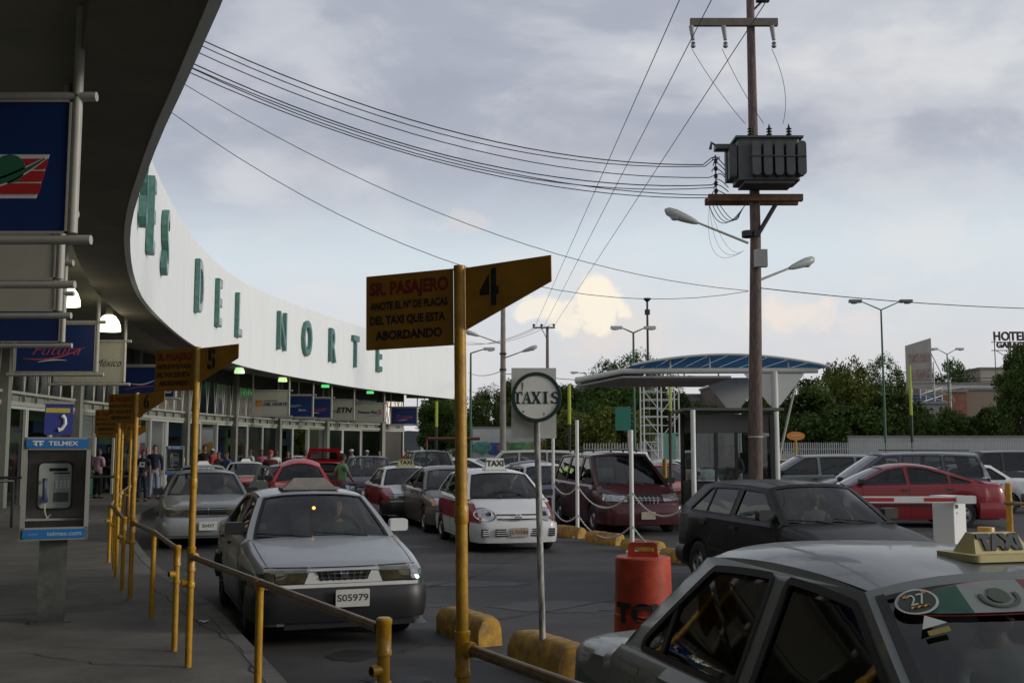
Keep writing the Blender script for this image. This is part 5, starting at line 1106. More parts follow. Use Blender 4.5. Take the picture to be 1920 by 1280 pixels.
# ================================================================ wires
def wire(pts, label, r=.012, sag=0., grp='overhead wires', n=24):
    out = []; pts = [Vector(p) for p in pts]
    for a, b in zip(pts, pts[1:]):
        for k in range(n): q = k/n; p = a.lerp(b, q); p.z -= sag*4*q*(1-q); out.append(p)
    out.append(pts[-1]); mb = MB(); mb.path(out, r, 5); return tag(mb.build('wire', WIREM, None), label, 'wire', grp)
Wp = lambda u, v, Y=PY-.25: at(u, v, Y)
m3 = lambda z, o=0.: Vector((mast.x+o*.2, mast.y+o, z))
G1 = 'service wires from the terminal roof to the transformer'
for wi, (zz, e, sg, o, r) in enumerate(((10.95, (1318, 309), 1.15, -.3, .012), (10.88, (1322, 312), 1.22, -.28, .010), (10.7, (1330, 333), 1.15, -.1, .010), (10.5, (1334, 347), 1.22, 0, .012), (10.47, (1336, 352), 1.30, .02, .010), (10.3, (1336, 366), 1.05, .1, .010), (10.24, (1330, 371), 1.1, .12, .010))):
    o_ = wire([m3(zz, o), Wp(*e)], '%s black service wire from the terminal roof to the transformer rack' % ('topmost', 'second highest', 'third highest', 'thick middle', 'fifth highest', 'sixth highest', 'lowest')[wi], r, sg, G1); mb = MB(); mb.path([Wp(*e), Wp(e[0]+(16 if wi < 2 else 4), e[1]-(13 if wi < 2 else 2)), Wp(1350 if wi < 2 else 1342, e[1]-(14 if wi < 2 else 4))], r, 5); mb.build('wire_tail', WIREM, o_)
a = Wp(1403, 545); wire([m3(10.55, .1), a], 'thin wire sagging from the terminal roof to the pole below the lamp, upper of two', .007, 1.25); wire([m3(10.45, .12), Wp(1403, 546)], 'thin wire sagging from the terminal roof to the pole below the lamp, lower of two', .007, 2.1)
wire([Wp(1425, 540), at(2050, 580, 30)], 'thin black wire running right from the rusty pole', .011, .12)
for (u0, u1, v1) in ((1275, 938, 490), (1335, 985, 490), (1440, 1020, 480)):
    far = at({1275: 1003, 1335: 1020, 1440: 1038}[u0], 612, 82); near = at(u0, -2, 21); wire([near+(near-far)*.12, near, far], '%s high voltage line slanting down to the far crossarm pole' % {1275: 'leftmost', 1335: 'middle', 1440: 'rightmost'}[u0], .011, 0., 'high voltage lines')
G2 = 'thin leads between the fuses and the transformer'
for u0, u1, bow in ((1297, 1397, (.0, .0)), (1354, 1432, (0, 0)), (1447, 1468, (.0, .0))):
    a, b = Wp(u0, 92), Wp(u1, 232); mid = a.lerp(b, .5)+Vector((-.05 if u0 < 1400 else .32, 0, -.1)); P3 = [a+(mid-a)*2*q*(1-q)+(b-a)*q*q for q in [k/12 for k in range(13)]]; mb = MB(); mb.path(P3, .007, 4); tag(mb.build('wire', WIREM), 'thin lead from the %s fuse down to a transformer bushing' % {1297: 'left', 1354: 'middle', 1447: 'right'}[u0], 'wire', G2)
rr = random.Random(4)
for k in range(7):
    a = Wp(1338+rr.uniform(-4, 4), 300+k*11); b = Wp(1366, 320+k*8); c1 = a+Vector((rr.uniform(.0, .15), 0, .22)); P3 = [a*(1-q)**2+c1*2*q*(1-q)+b*q*q for q in [i/10 for i in range(11)]]; mb = MB(); mb.path(P3, .011, 5); tag(mb.build('wire', WIREM), '%s short tail wire from the insulator rack into the transformer' % ('topmost', 'second highest', 'third highest', 'middle', 'third lowest', 'second lowest', 'lowest')[k], 'wire', 'tail wires left of the transformer')
for k in range(4):
    a = Wp(1328+6*k, 378); b = Wp(1400-4*k, 380+6*k); c1 = a.lerp(b, .4)+Vector((-.1+.1*k, 0, -.95+.12*k)); P3 = [a*(1-q)**2+c1*2*q*(1-q)+b*q*q for q in [i/14 for i in range(15)]]; mb = MB(); mb.path(P3, .009, 5); tag(mb.build('wire', WIREM), 'hanging loop of black wire under the platform beam, %s of four' % ('deepest', 'second deepest', 'third deepest', 'shallowest')[k], 'wire', 'wire loops under the transformer')
for k in range(3):
    a = Wp(1330, 385); b = Wp(1395, 470); c1 = Wp(1318+22*k, 520-14*k); P3 = [a*(1-q)**2+c1*2*q*(1-q)+b*q*q for q in [i/14 for i in range(15)]]; mb = MB(); mb.path(P3, .004, 4); tag(mb.build('wire', WIREM), 'very thin drooping wire beside the rusty pole, %s of three' % ('widest loop', 'middle loop', 'tightest loop')[k], 'wire', 'thin drooping wires beside the pole')
# ================================================================ distant poles and lamps
GRNP = mat('lamp_post_green', (.03, .10, .06), .5, noise=.1); POLC = mat('concrete_pole', (.23, .21, .18), .85, noise=.3, nscale=3)
def far_base(u, Y): return at(u, 842, Y).x
t = thing('concrete_pole', 'pale concrete utility pole with two lamps behind the TAXIS sign', 'utility pole', (far_base(943, 60), 60, 0)); mb = MB(); mb.path([(0, 0, 0), (0, 0, 10.8)], [.20, .13], 12); mb.build('pole_shaft', POLC, t, True)
for z, nm in ((7.1, 0), (6.2, 0)): mb = MB(); mb.lathe([(.19, z), (.2, z+.02), (.2, z+.1), (.19, z+.12)], n=12); mb.build('pole_band', DKSTEEL, t)
s3 = thing('street_lamp', 'street lamp on the pale concrete pole reaching left', 'street lamp', (far_base(940, 60), 59.8, at(940, 645, 60).z), 0, 'lamps on the pale concrete pole'); cobra(s3, (0, 0, 0), (-1, -.2, 0), 1.25, .42, 1.15, .04)
s4 = thing('street_lamp', 'street lamp on the pale concrete pole reaching right', 'street lamp', (far_base(947, 60), 59.8, at(947, 671, 60).z), 0, 'lamps on the pale concrete pole'); cobra(s4, (0, 0, 0), (1, -.1, 0), .95, .34, 1.15, .04)
t = thing('crossarm_pole', 'thin wooden crossarm pole with three insulators above the TAXIS sign', 'utility pole', (far_base(1027, 82), 82, 0)); zt = at(1027, 612, 82).z
mb = MB(); mb.tube((0, 0, 0), (0, 0, zt), .16, .11, 10); mb.build('pole_shaft', mat('far_pole_brown', (.16, .13, .12), .8), t, True); mb = MB(); mb.box((-.28, -.12, zt-.1), (1.75, .12, .12)); mb.tube((-.45, -.12, zt-.15), (-.03, -.1, zt-1.0), .03, n=6); mb.build('crossarm', mat('crossarm_grey', (.13, .11, .09)), t)
for x in (-1.05, -.45, .5): mb = MB(); mb.lathe([(.03, 0), (.10, .08), (.10, .18), (.03, .22)], (x, -.12, zt-.03), n=8); mb.build('insulator', DKSTEEL, t)
def twin(u, vtop, Y, label, spread=1.5, rise=.35, m=GRNP, r=.09, head='box', hs=1., d=(1, 0, 0), sides=(-1, 1)):
    zt = at(u, vtop, Y).z; t = thing('twin_lamp_post', label, 'street lamp', (far_base(u, Y), Y, 0), 0, 'tall lamp posts in the car park'); mb = MB(); mb.tube((0, 0, 0), (0, 0, zt), r, r*.6, 10); mb.build('pole_shaft', m, t, True)
    for s in sides:
        mb = MB(); dv = Vector(d).normalized()*s; e = Vector((0, 0, zt))+dv*spread+Vector((0, 0, rise)); mb.tube((0, 0, zt), e, .04, .03, 6); mb.build('lamp_arm', m, t); mb = MB()
        c0 = e+dv*.35*hs; M_ = Matrix.Rotation(math.atan2(dv.y, dv.x), 3, 'Z'); q = MB(); q.rbox((0, 0, 0), (.85*hs, .34*hs, .20*hs), .08*hs); q.lathe([(.20*hs, -.16*hs), (.22*hs, -.10*hs), (.20*hs, -.08*hs)], (.08, 0, 0), n=10, caps=True); mb.add([M_ @ Vector(v)+c0 for v in q.v], q.f); mb.build('lamp_head', mat('flood_head', (.10, .12, .10), .4) if head == 'box' else mat('lamp_head_grey', (.42, .44, .42)), t)
twin(1661, 581, 66, 'tall green twin lamp post right of the blue canopy', 1.25, .55, hs=.95); twin(1190, 624, 56, 'green twin lamp post left of the camera mast', .62, .28, hs=.75, head='g'); twin(1783, 664, 100, 'small distant twin lamp post above the low rooftops', .9, .5, hs=.9, head='g')
twin(882, 662, 62, 'slim lamp post right of the thick yellow number 4 pole', .8, .25, hs=.8, head='g', sides=(1,)); twin(1100, 700, 110, 'tiny far lamp above the round TAXIS sign', .9, .1, hs=.9, head='g', sides=(-1,))
t = thing('camera_mast', 'thin camera mast rising above the left of the blue canopy', 'mast', (far_base(1217, 62), 62, 0)); zt = at(1217, 566, 62).z; mb = MB(); mb.tube((0, 0, 0), (0, 0, zt), .10, .06, 8); mb.build('mast_shaft', DKSTEEL, t, True); mb = MB(); mb.lathe([(.06, zt), (.22, zt+.15), (.22, zt+.22)], n=8, caps=True); mb.rbox((0, 0, zt-.6), (.3, .2, .3), .05); mb.build('camera_head', DKSTEEL, t)
YG = mat('yellow_green_paint', (.35, .42, .03), .6)
def colour_pole(u, vtop, vmid, Y, label):
    t = thing('painted_pole', label, 'pole', (far_base(u, Y), Y, 0), 0, 'yellow green painted poles'); zt, zm = at(u, vtop, Y).z, at(u, vmid, Y).z; mb = MB(); mb.tube((0, 0, zm), (0, 0, zt), .11, n=8); mb.build('upper_shaft', YG, t, True); mb = MB(); mb.tube((0, 0, 0), (0, 0, zm-.001), .11, n=8); mb.build('lower_shaft', DKSTEEL, t, True)
colour_pole(1068, 722, 795, 72, 'yellow green pole just right of the TAXIS sign'); colour_pole(1711, 686, 778, 76, 'yellow green pole in front of the hedge trees on the right'); colour_pole(818, 752, 800, 80, 'short yellow green pole beyond the terminal end'); colour_pole(1258, 722, 776, 70, 'yellow green pole behind the white scaffold')
for u, v0, v1, Y, m, l in ((1437, 840, 895, 34, YEL, 'yellow post right of the rusty utility pole'), (1443, 850, 900, 33, WHITEP, 'thin white post beside the yellow post'), (1256, 770, 905, 27.5, RUST, 'thin rusty brown post left of the booth'), (1246, 860, 915, 27, YEL, 'short yellow post left of the booth'), (800, 820, 900, 42, mat('brown_red_paint', (.11, .02, .015), .6), 'brown red post of the height bar at the car park entry')):
    q = at(u, v0, Y); t = thing('lane_post', l, 'post', (q.x, Y, 0)); mb = MB(); mb.tube((0, 0, 0), (0, 0, q.z), .06 if m is YEL else .045, n=10); mb.build('post_pipe', m, t, True)
q = at(802, 822, 42); q2 = at(900, 820, 42); mb = MB(); mb.tube((q.x, 42, q.z), (q2.x, 42, q.z), .06, n=8); tag(mb.build('height_bar', mat('brown_red_paint', (.11, .02, .015))), 'horizontal brown red height bar beyond the lane', 'bar')
q = at(1168, 762, 40); t = thing('green_sign', 'blank green rectangular sign above the chain posts', 'sign', (q.x, 40, 0)); mb = MB(); mb.box((0, 0, q.z-.45), (.58, .02, .88)); mb.build('sign_panel', mat('sign_green', (.02, .17, .12), .5), t); mb = MB(); mb.tube((.2, .04, 0), (.2, .04, q.z), .035, n=8); mb.build('sign_post', GREYP, t)
q = at(1492, 817, 50); t = thing('orange_sign', 'orange oval sign on a yellow post in front of the picket fence', 'sign', (q.x, 50, 0)); mb = MB(); mb.lathe([(.001, -.03), (.42, -.03), (.42, .03), (.001, .03)], ax='y', n=24); mb.v = [(v[0], v[1], v[2]*.48+q.z) for v in mb.v]; o = mb.build('sign_panel', mat('sign_orange', (.60, .22, .02), .5), t); mb = MB(); mb.box((0, -.04, q.z+.01), (.45, .01, .06)); mb.build('sign_stripe', GREYP, o); mb = MB(); mb.tube((0, .05, 0), (0, .05, q.z-.2), .06, n=8); mb.build('sign_post', YEL, t)
# white scaffold tower
t = thing('scaffold_tower', 'white lattice scaffold tower left of the booth', 'scaffold', (far_base(1241, 44), 44, 0)); SW = mat('scaffold_white', (.5, .52, .48), .5); zt = 4.95; hw = .72
for x in (-hw, 0, hw):
    for y in (0, 1.2): mb = MB(); mb.tube((x, y, 0), (x, y, zt), .028, n=6); mb.build('upright', SW, t)
for i, z in enumerate([.35+.35*k for k in range(13)]): mb = MB(); mb.tube((-hw, 0, z), (0 if i % 2 else hw, 0, z), .018, n=5); mb.tube((-hw, 1.2, z), (hw, 1.2, z), .018, n=5); mb.build('rung', SW, t)
for k in range(4):
    for a, b in ((-hw, 0), (hw, 0)): mb = MB(); mb.tube((a, 0, 1.2+k*1.0), (b, 0, .3+k*1.0), .018, n=5); mb.build('diagonal', SW, t)
t = thing('green_notice', 'pale green notice board in front of the scaffold', 'sign', (far_base(1256, 38), 38, 0)); mb = MB(); mb.box((0, 0, 1.9), (.42, .03, .95)); mb.build('notice_panel', mat('notice_green', (.12, .30, .22), .5), t); mb = MB(); mb.tube((0, .04, 0), (0, .04, 1.5), .03); mb.build('notice_post', GREYP, t)
# ================================================================ vehicles
SIL = paint('paint_silver_green', (.34, .36, .37), (.035, .085, .05), .0, .68, .60, .35, .2); SIL2 = paint('paint_silver', (.33, .345, .36), None, metal=.35); DSIL = paint('paint_dark_silver', (.15, .17, .165), None, metal=.4)
FG = paint('paint_foreground_taxi', (.155, .175, .17), (.012, .09, .035), .0, .70, .60, .35, .30)
WRED = paint('paint_white_red', (.66, .67, .66), (.24, .012, .02), .42, .86, .60, 0, .32); WRED2 = paint('paint_white_red_band', (.66, .67, .66), (.27, .012, .025), .52, .84, .66, 0, .32)
RWT = paint('paint_red_white', (.40, .025, .02), (.6, .6, .6), .9, 2., 0, 0, .35); RED = paint('paint_red', (.42, .012, .016), None, dust=.06); DRED = paint('paint_deep_red', (.22, .006, .012), None, dust=.05); MAR = paint('paint_maroon', (.055, .006, .011), None, metal=.2, dust=.05)
TAN = paint('paint_grey_beige', (.13, .125, .11), None, metal=.4); BLK = paint('paint_black', (.004, .0045, .004), None, rough=.4, dust=.04, coat=.15, spec=.25); NAVY = paint('paint_navy_grey', (.055, .06, .085), None, metal=.3); DGREY = paint('paint_dark_grey', (.035, .037, .045), None, metal=.3)
WHT = paint('paint_white', (.62, .63, .62), None); BEI = paint('paint_beige', (.35, .32, .26), None, metal=.2); BLU = paint('paint_blue_white', (.5, .52, .55), (.02, .045, .13), 0, .95, 0, 0, .3); TEAL = paint('paint_teal', (.03, .08, .08), None)
for s_ in (ROUNDSEDAN, HATCH, VAN, BIGSEDAN): s_['fb'] = s_['fb'][:3]+(None,); s_['rb'] = s_['rb'][:3]+(None,)
PL2 = mat('plate_aged', (.35, .31, .26), .6, noise=.3, nscale=20)
def S_(b, **k): d = dict(b); d.update(k); return d
def tsuru_face(c, gm=SIL2, lens=LENSY):
    c.patch('grille_surround', 'front', [(-.36, .585), (.36, .585), (.31, .71), (-.31, .71)], gm, 10, 3, .012); g_ = grille(c, [(-.22, .612), (.22, .612), (.25, .692), (-.25, .692)], (2, 8), BLACK, CHROME, .016, .004)
    c.patch('badge', 'front', [(-.035, .63), (.035, .63), (.035, .665), (-.035, .665)], CHROME, 2, 2, .05)
    for s in (-1, 1): lamp(c, 'front', [(s*.34, .595), (s*.62, .595), (s*.62, .715), (s*.34, .72)], lens, [(s*.63, .60), (s*.715, .60), (s*.715, .71), (s*.63, .715)], LENS if s > 0 else LENSY)
    c.patch('lower_trim', 'front', [(-.70, .545), (.70, .545), (.70, .578), (-.70, .578)], gm, 12, 1, .014)
    c.patch('lower_valance', 'front', [(-.80, .185), (.80, .185), (.80, .31), (-.80, .31)], BLACK, 12, 1, .006); c.patch('bonnet_gap', 'front', [(-.70, .722), (.70, .722), (.70, .730), (-.70, .730)], UNDER, 12, 1, .004, thick=.004)
    for s in (-1, 1): lamp(c, 'rear', [(s*.42, .66), (s*.72, .66), (s*.72, .82), (s*.42, .82)], TAIL)
def round_face(c, lz=(.60, .74), gz=(.60, .69), w=1., m=LENS):
    for s in (-1, 1): lamp(c, 'front', [(s*.36*w, lz[0]), (s*.70*w, lz[0]+.02), (s*.68*w, lz[1]+.02), (s*.36*w, lz[1]-.03)], m); lamp(c, 'rear', [(s*.40*w, .72), (s*.72*w, .72), (s*.72*w, .88), (s*.40*w, .88)], TAIL)
    grille(c, [(-.30*w, gz[0]), (.30*w, gz[0]), (.32*w, gz[1]), (-.32*w, gz[1])], (3, 0)); mb = MB(); mb.box((c.sp['L']/2+.0, 0, .33), (.10, .9, .09)); mb.build('lower_intake', UNDER, c.root)
# -- foreground taxi
c1 = make_car('taxi_sedan', 'nearest silver taxi at lower right with cream TAXI roof sign and flag decal', 'taxi', S_(SEDAN, H=1.435, top=[(2.15, .70), (2.0, .765), (1.5, .855), (.98, .93), (.5, .95), (-1.2, .95), (-1.36, .935), (-1.98, .875), (-2.10, .82), (-2.15, .74)], belt=(.91, .915), arch=.03, cp=.14, fw=.022, seal_m=SEAL, rim_m=STEELW, side_glass=glassm('near_side_glass', (.22, .25, .24))), (1.60, 3.93, 0), -1.30, FG)
tsuru_face(c1); roof_sign(c1, 'TAXI', .10, .23, .12, .068, CREAM, tsize=.076, topw=.78, y=.085, tm=mat('raised_letter_grey', (.03, .035, .04), .5))
GL = glassm('decal_film', (.8, .8, .8))
def decal(c, cu, cv, ru, rv, m, name, clip=None, off=.012, n=36, par=None):
    pts = [(cu+ru*math.cos(2*math.pi*k/n), cv+rv*math.sin(2*math.pi*k/n)) for k in range(n)]
    if clip:
        a, b = clip; o = []
        for i in range(n):
            p, q = pts[i], pts[(i+1) % n]
            def ins(z): return a <= z[0] <= b
            if ins(p): o.append(p)
            for e in (a, b):
                if (p[0]-e)*(q[0]-e) < 0: t_ = (e-p[0])/(q[0]-p[0]); o.append((e, p[1]+(q[1]-p[1])*t_))
        pts = o
    mb = MB(); mb.prism(pts, lambda u, v, d: c.wsf(u, v, d), off, off+.0015); return mb.build(name, m, par or c.root)
FGR, FWH, FRD = mat('flag_green', (.008, .07, .04), .5), mat('flag_white', (.20, .23, .22), .5), mat('flag_red', (.14, .028, .032), .5); fl = decal(c1, .375, .855, .315, .095, mat('flag_edge_red', (.20, .02, .03), .5), 'flag_decal', None, .006)
decal(c1, .375, .858, .305, .086, FGR, 'flag_stripe', (.05, .235), .009, par=fl); decal(c1, .375, .858, .305, .086, FWH, 'flag_stripe', (.235, .43), .009, par=fl); decal(c1, .375, .858, .305, .086, FRD, 'flag_stripe', (.43, .80), .009, par=fl)
EMB = mat('emblem_grey_green', (.06, .075, .05), .6); mb = MB(); n = 26
mb.prism([(.335+.060*math.cos(R(-200+220*k/n)), .855+.060*math.sin(R(-200+220*k/n))) for k in range(n+1)]+[(.335+.048*math.cos(R(20-220*k/n)), .855+.048*math.sin(R(20-220*k/n))) for k in range(n+1)], lambda u, v, d: c1.wsf(u, v, d), .012, .0132)
rr = random.Random(8); mb.prism([(.335+.038*math.cos(2*math.pi*k/18)*rr.uniform(.75, 1.1), .862+.042*math.sin(2*math.pi*k/18)*rr.uniform(.7, 1.1)) for k in range(18)], lambda u, v, d: c1.wsf(u, v, d), .012, .0132); mb.build('flag_emblem', EMB, fl)
st = decal(c1, .105, .875, .056, .066, mat('sticker_white', (.5, .52, .5), .5), 'round_sticker', None, .014); decal(c1, .105, .875, .048, .056, mat('sticker_dark_green', (.02, .04, .025), .5), 'sticker_field', None, .0165, par=st)
def wstxt(s, u, v, size, m, par, off=.019, **k):
    vs, fs = tmesh(s, size, .0004, **k); mb = MB(); mb.add([c1.wsf(u+x/1.3, v+y/.75, off+z) for x, y, z in vs], fs); mb.build('lettering', m, par, fixn=False)
wstxt('27', .105, .88, .060, mat('sticker_white', (.5, .52, .5)), st, off=.019); mb = MB(); mb.path([c1.wsf(.08+.0085*k, .842+.005*(k % 2), .020) for k in range(7)], .003, 4); mb.build('sticker_script', ORP, st)
mb = MB()
for a, b in ((.078, .905), (.130, .915)): mb.prism([(a+(.005 if k % 2 else .010)*math.cos(R(36*k)), b+(.006 if k % 2 else .012)*math.sin(R(36*k))) for k in range(10)], lambda u, v, d: c1.wsf(u, v, d), .019, .020)
mb.build('sticker_star', ORP, st)
mb = MB(); mb.prism([(.085, .735), (.150, .75), (.105, .80)], lambda u, v, d: c1.wsf(u, v, d), .014, .015); mb.build('triangle_sticker', mat('sticker_white', (.5, .52, .5)), c1.root); mb = MB(); mb.prism([(.095, .70), (.150, .71), (.150, .735), (.095, .725)], lambda u, v, d: c1.wsf(u, v, d), .011, .012); mb.build('yellow_sticker', mat('sticker_yellow', (.25, .2, .03), .5), c1.root)
# -- silver taxi, front
c2 = make_car('taxi_sedan', 'silver taxi with plate S05979 and grey roof sign standing at the kerb behind the handrail', 'taxi', S_(SEDAN, mirror_m=(BLACK, WHT), slots=6), (-2.27, 11.95, 0), -1.22, SIL)
tsuru_face(c2, WHT); plate(c2, 'S05979', .46, .06, size=.085); roof_sign(c2, '', .08, .55, .22, .10, mat('sign_grey_faded', (.20, .19, .17), .6, noise=.2), topw=.60)
mb = MB(); mb.prism([(.09, .90), (.22, .90), (.21, .80), (.09, .80)], lambda u, v, d: c2.wsf(u, v, d), -.014, -.012); mb.build('blue_sticker', mat('sticker_blue', (.03, .16, .28), .5), c2.root); mb = MB(); mb.prism([(.06, .24), (.12, .24), (.11, .36), (.06, .36)], lambda u, v, d: c2.wsf(u, v, d), -.014, -.012); mb.build('permit_sticker', mat('sticker_pale', (.3, .35, .2), .5), c2.root)
mb = MB(); mb.lathe([(.001, -.02), (.018, -.01), (.018, .01), (.001, .02)], c2.wsf(.5, .78, -.12), 'x', 10); mb.build('amber_cabin_light', mat('cabin_light', (.6, .3, .05), .5, emit=(1, .45, .08), estr=3), c2.root)
# -- grey sedan behind it
c3 = make_car('sedan_car', 'older grey sedan with thin chrome grille waiting behind the front silver taxi', 'car', S_(SEDAN, L=4.6, W=1.72, H=1.40, top=[(2.3, .72), (2.15, .80), (1.6, .88), (1.05, .95), (.5, .97), (-1.4, 1.0), (-2.1, .98), (-2.3, .9)], cowl=1.0, deck=-1.6, fb=(.26, .58, .05, SIL2), wroof=.57), (-6.17, 21.6, 0), -1.26, DSIL)
for s in (-1, 1): lamp(c3, 'front', [(s*.32, .62), (s*.72, .62), (s*.72, .75), (s*.32, .75)], LENSY)
grille(c3, [(-.30, .62), (.30, .62), (.33, .75), (-.33, .75)], (1, 1), UNDER, CHROME); c3.patch('grille_edge', 'front', [(-.34, .605), (.34, .605), (.34, .62), (-.34, .62)], CHROME, 8, 1, .02); plate(c3, 'S0437', .44, 0, size=.075)
c4 = make_car('taxi_sedan', 'grey taxi mostly hidden behind the older grey sedan, with white lettering across its windscreen', 'taxi', S_(SEDAN), (-8.6, 29.9, 0), -1.28, SIL2); roof_sign(c4, '', .1, .34, .16, .09, WHITEP); tsuru_face(c4)
mb = MB(); vs, fs = tmesh('Primavera', .16, .001, .003, .3); mb.add([c4.wsf(.5+x/1.3, .86+y/.75, .012+z) for x, y, z in vs], fs); mb.build('lettering', WT, c4.root, fixn=False)
c5 = make_car('taxi_sedan', 'red bonneted taxi with white roof behind the old rounded red car', 'taxi', S_(SEDAN, seal_m=SEAL), (-9.3, 37.5, 0), -1.30, RWT); roof_sign(c5, '', .1, .34, .16, .09, WHITEP); tsuru_face(c5, RED)
cb = make_car('rounded_car', 'old rounded red car with white trimmed wipers', 'car', S_(BEETLE), (-5.45, 27.6, 0), -1.33, RED, detail=1)
cs = make_car('sedan_car', 'silver car with its door open just behind the old rounded red car', 'car', S_(SEDAN), (-6.5, 31.3, 0), -1.30, SIL2, detail=1)
t = thing('open_car_door', 'open silver car door frame left of the old rounded red car', 'car door', (-6.45, 27.9, .0), R(-12)); mb = MB(); mb.holed([(-.40, .30), (.42, .30), (.42, .92), (.30, 1.0), (.18, 1.36), (-.12, 1.40), (-.30, 1.0), (-.40, .92)], [[(-.22, .98), (.26, .98), (.12, 1.30), (-.08, 1.33)]], lambda a, b: (a, 0, b)); mb.holed([(-.40, .30), (.42, .30), (.42, .92), (.30, 1.0), (.18, 1.36), (-.12, 1.40), (-.30, 1.0), (-.40, .92)], [[(-.22, .98), (.26, .98), (.12, 1.30), (-.08, 1.33)]], lambda a, b: (a, .06, b)); mb.build('door_panel', SIL2, t); mb = MB(); mb.rbox((.28, -.08, .98), (.2, .1, .12), .03); mb.build('mirror', BLACK, t)
ch = make_car('hatchback_car', 'red hatchback seen from behind with its tailgate raised', 'car', S_(BOXHATCH, W=1.60), (-6.35, 36.5, 0), 1.72, RED, detail=0)
mb = MB(); q = [(-.60, 0), (.60, 0), (.48, .62), (-.48, .62)]; hole = [(-.48, .12), (.48, .12), (.38, .50), (-.38, .50)]; fn = lambda a, b, y=0: (-1.45-b*.45, a, 1.38+b*.66+y)
mb.holed(q, [hole], lambda a, b: fn(a, b)); mb.holed(q, [hole], lambda a, b: fn(a, b, .04)); tg = mb.build('tailgate', RED, ch.root); mb = MB(); mb.add([fn(a, b, .02) for a, b in hole], [(0, 1, 2, 3)]); mb.build('tailgate_glass', TINTG, tg)
# -- dark people carrier, white taxi, beige-grey sedan, white hatch taxi
cm = make_car('minivan', 'dark grey people carrier behind the man in the green shirt', 'minivan', S_(VAN, H=1.60, L=4.3, W=1.72, cowl=1.25, fa=1.3, ra=-1.3, deck=-2.0, top=[(2.15, .70), (2.0, .85), (1.3, 1.0), (.5, 1.0), (-2.0, 1.0), (-2.15, .9)], belt=(.98, 1.0), roof=(.45, -1.75), win=[(1.1, .05), (-.05, -.9), (-1.0, -1.8)], doors=(1.0, 0., -1.0), handles=(.1, -.9), wroof=.60), (-4.55, 34.0, 0), -1.45, DGREY, detail=1); round_face(cm); plate(cm, '', .5)
cw = make_car('taxi_sedan', 'white taxi with red flanks and cream TAXI roof sign left of the beige grey sedan', 'taxi', S_(SEDAN), (-2.80, 28.0, 0), -1.30, WRED); tsuru_face(cw, WHT, LENS); roof_sign(cw, 'TAXI', .15, .42, .16, .16, CREAM, tsize=.15, topw=.8); plate(cw, 'L2045', .46)
cg = make_car('sedan_car', 'beige grey sedan between the two white and red taxis', 'car', S_(ROUNDSEDAN, rim_m=ALLOY), (-1.50, 25.1, 0), -1.30, TAN, None); round_face(cg)
for s in (-1, 1): cg.patch('turn_signal', 'front', [(s*.70, .60), (s*.76, .60), (s*.76, .74), (s*.70, .74)], AMBER, 2, 2, .02)
cc = make_car('taxi_hatchback', 'white hatchback taxi with red side band and square TAXI sign behind the TAXIS pole', 'taxi', S_(HATCH, rim_m=ALLOY), (-.36, 20.7, 0), -1.32, WRED2)
REF = mat('reflector_chrome', (.5, .5, .52), .12, .9)
for s in (-1, 1):
    k = 20; ol = [(s*.565+.155*math.cos(2*math.pi*i/k)*(1.05), .655+.105*math.sin(2*math.pi*i/k)) for i in range(k)]
    for nm, f, m, off in (('headlight_rim', 1.12, BLACK, .004), ('headlight', 1., REF, .012)):
        pts = [cc.cast('front', s*.565+(a-s*.565)*f, .655+(b-.655)*f) for a, b in ol]; c0 = cc.cast('front', s*.565, .655)
        if all(p is not None for p in pts) and c0 is not None:
            mb = MB(); mb.add([p+Vector((off, 0, 0)) for p in pts]+[c0+Vector((off+.03, 0, 0))], [(i, (i+1) % k, k) for i in range(k)]); hl_ = mb.build(nm, m, cc.root, True)
    mb = MB(); q = cc.cast('front', s*.50, .665); 
    if q: mb.lathe([(.001, .0), (.05, 0), (.06, .02), (.045, .03)], q+Vector((.02, 0, 0)), 'x', 16); mb.build('lamp_bowl', LENS, hl_, True)
    q = cc.cast('front', s*.64, .60)
    if q: mb = MB(); mb.lathe([(.001, .03), (.028, .02), (.03, 0)], q+Vector((.012, 0, 0)), 'x', 10); mb.build('turn_signal', AMBER, hl_)
cc.patch('grille', 'front', [(-.36, .575), (.36, .575), (.37, .67), (-.37, .67)], BLACK, 8, 3, .01); cc.patch('grille_bar', 'front', [(-.37, .60), (.37, .60), (.37, .645), (-.37, .645)], WHT, 8, 1, .03)
q = cc.cast('front', 0, .62); mb = MB(); mb.lathe([(.048, 0), (.062, .004), (.064, .014), (.05, .018), (.046, .01)], q+Vector((.035, 0, 0)), 'x', 20); mb.box(q+Vector((.045, 0, 0)), (.008, .10, .014)); mb.build('badge', CHROME, cc.root)
fx = cc.sp['L']/2+.085
for s, (a, b) in ((1, (.20, .42)), (-1, (.20, .42)), (1, (.47, .66)), (-1, (.47, .66))):
    mb = MB(); y0, y1 = (s*a, s*b); xx = fx-.02-(.04 if a > .4 else .0); mb.box((xx-.03, (y0+y1)/2, .36), (.05, b-a, .13), rz=-s*(.28 if a > .4 else .05)); ik = mb.build('air_intake', BLACK, cc.root)
    for z in (.325, .36, .395): mb = MB(); mb.box((xx-.01, (y0+y1)/2, z), (.03, b-a-.01, .010), rz=-s*(.28 if a > .4 else .05)); mb.build('slat', WHT, ik)
plate(cc, 'L70288', .365, -.0, sx=.0, mat_=PL2, ink=mat('plate_ink_red', (.12, .03, .02), .6)); roof_sign(cc, 'TAXI', .12, .38, .12, .20, SIGNW, tsize=.15, topw=.86, lean=.5)
cv = make_car('minivan', 'maroon minivan with chrome grille behind the white chains', 'minivan', S_(VAN, rim_m=ALLOY, win=[(1.30, .10), (-.02, -1.0), (-1.10, -2.02)], side_glass=DARKG), (2.34, 25.0, 0), -1.36, MAR, None, glassm('van_glass', (.22, .25, .28)))
